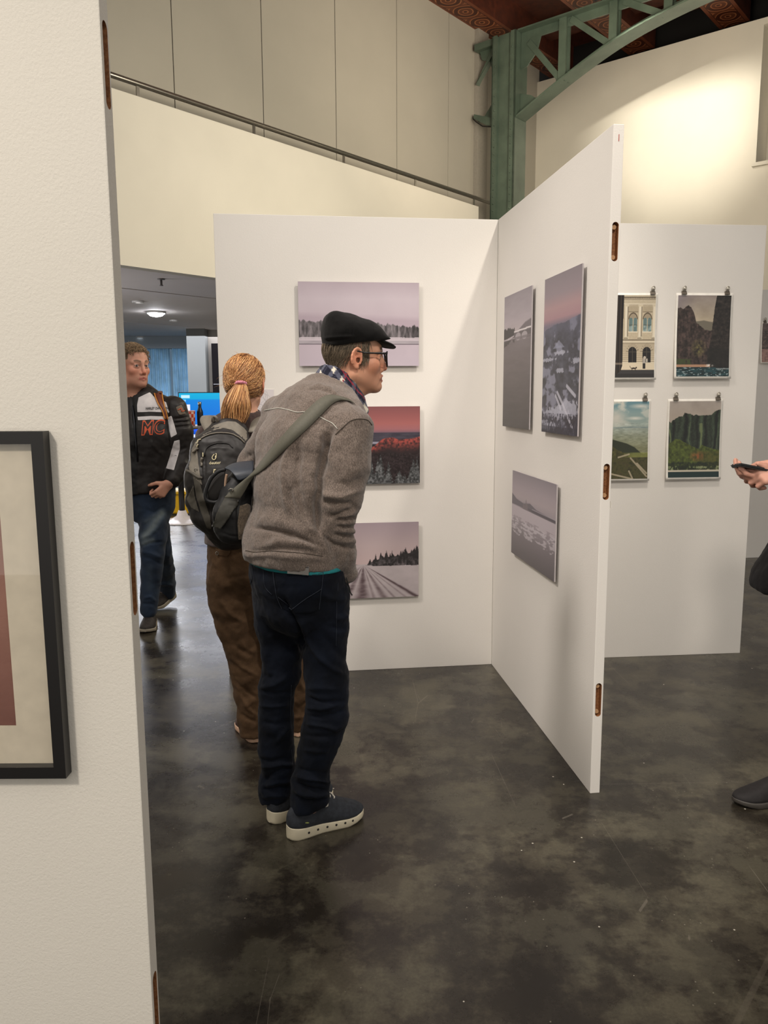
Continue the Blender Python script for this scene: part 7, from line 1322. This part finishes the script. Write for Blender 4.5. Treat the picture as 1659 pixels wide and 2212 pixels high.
# ================================================================== the person with the phone, mostly outside the right edge of the picture
AZD = math.radians(268); LD = lat_of(AZD); FD_ = np.array([math.sin(AZD), math.cos(AZD), 0]); ped = np.array([1.66, 2.82, 0.]); pd = lambda f, l, z: ped + FD_ * f + LD * l + np.array([0, 0, z])
hD = Fr(pd(.06, 0, 1.60), math.radians(266), -.5); F = Field(axis(1.20, 1.96, .012, [(1.24, 1.48, .0042), (hD.o[0] - .15, hD.o[0] + .13, .006)]), axis(2.52, 3.12, .012, [(2.66, 2.88, .0042), (hD.o[1] - .1, hD.o[1] + .1, .006)]), axis(.02, 1.78, .012, [(1.12, 1.30, .0042), (hD.o[2] - .16, hD.o[2] + .15, .006)]))
head_sdf(F, hD, .97, k=.014); F.cone(hD.w(-.025, 0, -.05), pd(-.01, 0, 1.43), .054, .06, .03); F.econ(pd(0, 0, 1.38), pd(0, 0, 1.25), (.16, .09), (.17, .115), LD, .03); F.econ(pd(0, 0, 1.25), pd(.01, 0, .90), (.17, .115), (.16, .12), LD, .03)
wl_ = A3(at(1676, 1036, 2.755)); wr_ = A3(at(1682, 1006, 2.715)); eL = pd(.02, .24, 1.12); eR = pd(.02, -.24, 1.12); wl_, wr_ = np.array([1.392, 2.80, 1.195]), np.array([1.402, 2.725, 1.228])
F.chain([pd(0, .19, 1.38), pd(.0, .23, 1.12), wr_ + np.array([.03, 0, 0])], [.055, .045, .031], .02); F.chain([pd(0, -.19, 1.38), pd(.0, -.23, 1.12), wl_ + np.array([.03, 0, 0])], [.055, .045, .031], .02)
hand_sdf(F, wl_, np.array([-1, -.18, .06]), np.array([.05, -1, .30]), np.array([.05, .25, .95]), s=1.0, curls=[(.25, .5, .5), (.35, .6, .5), (.45, .7, .5), (.5, .7, .6)], thumb=(.25, .1))
hand_sdf(F, wr_, np.array([-1, .12, -.10]), np.array([0, .55, .85]), np.array([.1, .85, -.5]), s=1.0, curls=[(.5, .8, .5), (.8, 1.0, .7), (.9, 1.1, .7), (1.0, 1.1, .7)], thumb=(.55, .35))
for l, f in ((.09, .06), (-.09, -.12)): F.chain([pd(0, l, .88), pd(.03 + f * .4, l, .48), pd(f, l, .08)], [.085, .055, .042], .02)
meD = F.mesh('person', 1); skin_cols(meD, hD, (208, 156, 136), .97, 0, .8, (70, 54, 44)); co, _ = mesh_np(meD); Lc = hD.loc(co); hz = ((Lc[:, 0] < .0) & (Lc[:, 2] > -.05)) | ((Lc[:, 2] > .075)); hz &= np.linalg.norm(Lc, axis=1) < .2; a = np.empty(len(co) * 4, np.float32); meD.attributes['dye'].data.foreach_get('color', a); a = a.reshape(-1, 4); a[hz, :3] = lin(np.array((50, 38, 32)) / 255); meD.attributes['dye'].data.foreach_set('color', a.ravel())
per = link('person', meD, M_SKIN, None, True); tag(per, 'person in long black coat holding a phone, cut off by the right picture edge', 'person')
bvD = bvh_of(meD); hair_on(bvD, hD, 700, lambda x, y, z: (x < .01 and z > -.05 and not (abs(y) > .074 and x > -.035 and z < .03)) or (z > .07 and x < .07), lambda x, y, z: (-.6, y * 3, -.4), .06, .0012, (58, 44, 36), M_HAIR, per, 21, 7, (.003, .012))
F = Field(axis(1.28, 2.02, .008), axis(2.46, 3.2, .008), axis(.72, 1.54, .008)); F.econ(pd(-.005, 0, 1.44), pd(0, 0, 1.38), (.08, .075), (.17, .105), LD, .02); F.econ(pd(0, 0, 1.38), pd(0, 0, 1.22), (.185, .11), (.20, .145), LD, .03); F.econ(pd(0, 0, 1.22), pd(.02, 0, .98), (.20, .145), (.215, .18), LD, .03); F.econ(pd(.02, 0, .98), pd(.055, 0, .80), (.215, .18), (.245, .245), LD, .03); F.half((1.4, 2.82, .785), (0.02, 0, -1), .012); F.cone(hD.w(-.025, 0, -.05), pd(-.01, 0, 1.43), .062, .07, .006, 'sub')
F.chain([pd(0, .19, 1.37), pd(.0, .235, 1.12), wr_ + np.array([.045, 0, 0])], [.078, .066, .048], .02); F.chain([pd(0, -.19, 1.37), pd(.0, -.235, 1.12), wl_ + np.array([.045, 0, 0])], [.078, .066, .048], .02); me = F.mesh('coat', 2); crumple(me, 12, .006, 41); link('coat', me, heather('black_wool_coat', rgb(9, 8, 9), rgb(15, 13, 14), rgb(24, 21, 21), 240, .001, .03), per, True)
F = Field(axis(1.34, 1.92, .009), axis(2.6, 3.05, .009), axis(.05, .95, .009))
for l, f in ((.09, .06), (-.09, -.12)): F.chain([pd(0, l, .88), pd(.03 + f * .4, l, .48), pd(f, l, .06)], [.11, .075, .068], .02)
F.half((0, 0, .075), (0, 0, -1)); link('trousers', F.mesh('trousers', 2), M_JEANS, per, True)
M_BLKSH = plain('black_knit_shoe', rgb(24, 20, 21), .75, nscale=90, noise_amt=.3); M_SMOKE = plain('smoky_sole', rgb(62, 58, 54), .5); shoe('shoe', (1.565, 2.765), (1.280, 2.728), per, M_BLKSH, M_SMOKE, M_BLKSH, None, 1.0, .95, laces=False); shoe('shoe', (1.84, 2.94), (1.56, 2.93), per, M_BLKSH, M_SMOKE, M_BLKSH, None, 1.0, .95, laces=False)
# the phone, lying in the lower hand
ph = empty('phone', (1.31, 2.76, 1.22)); tag(ph, 'black phone held up in two hands at the right picture edge', 'phone'); px_ = Vector((-1, -.02, .20)).normalized(); py_ = Vector((0, -1, .16)); py_ = (py_ - px_ * py_.dot(px_)).normalized(); pz_ = px_.cross(py_); pz_ = pz_ if pz_.z > 0 else -pz_
o_ = Vector((1.372, 2.795, 1.212))
bm = bmesh.new(); bbox(bm, o_, px_ * .150, py_ * .074, pz_ * .0105); bmesh.ops.bevel(bm, geom=bm.edges[:], offset=.004, segments=3, affect='EDGES'); bm_obj('phone_body', bm, plain('phone_black', rgb(14, 15, 16), .35), ph); box_obj('phone_screen', (o_ + px_ * .004 + py_ * .004 + pz_ * .0104, px_ * .142, py_ * .066, pz_ * .0005), plain('phone_glass', rgb(30, 34, 40), .1), ph)
box_obj('camera_bump', (o_ + px_ * .112 + py_ * .006 - pz_ * .0025, px_ * .032, py_ * .032, pz_ * .003), plain('lens_black', rgb(10, 10, 12), .15), ph, .001)
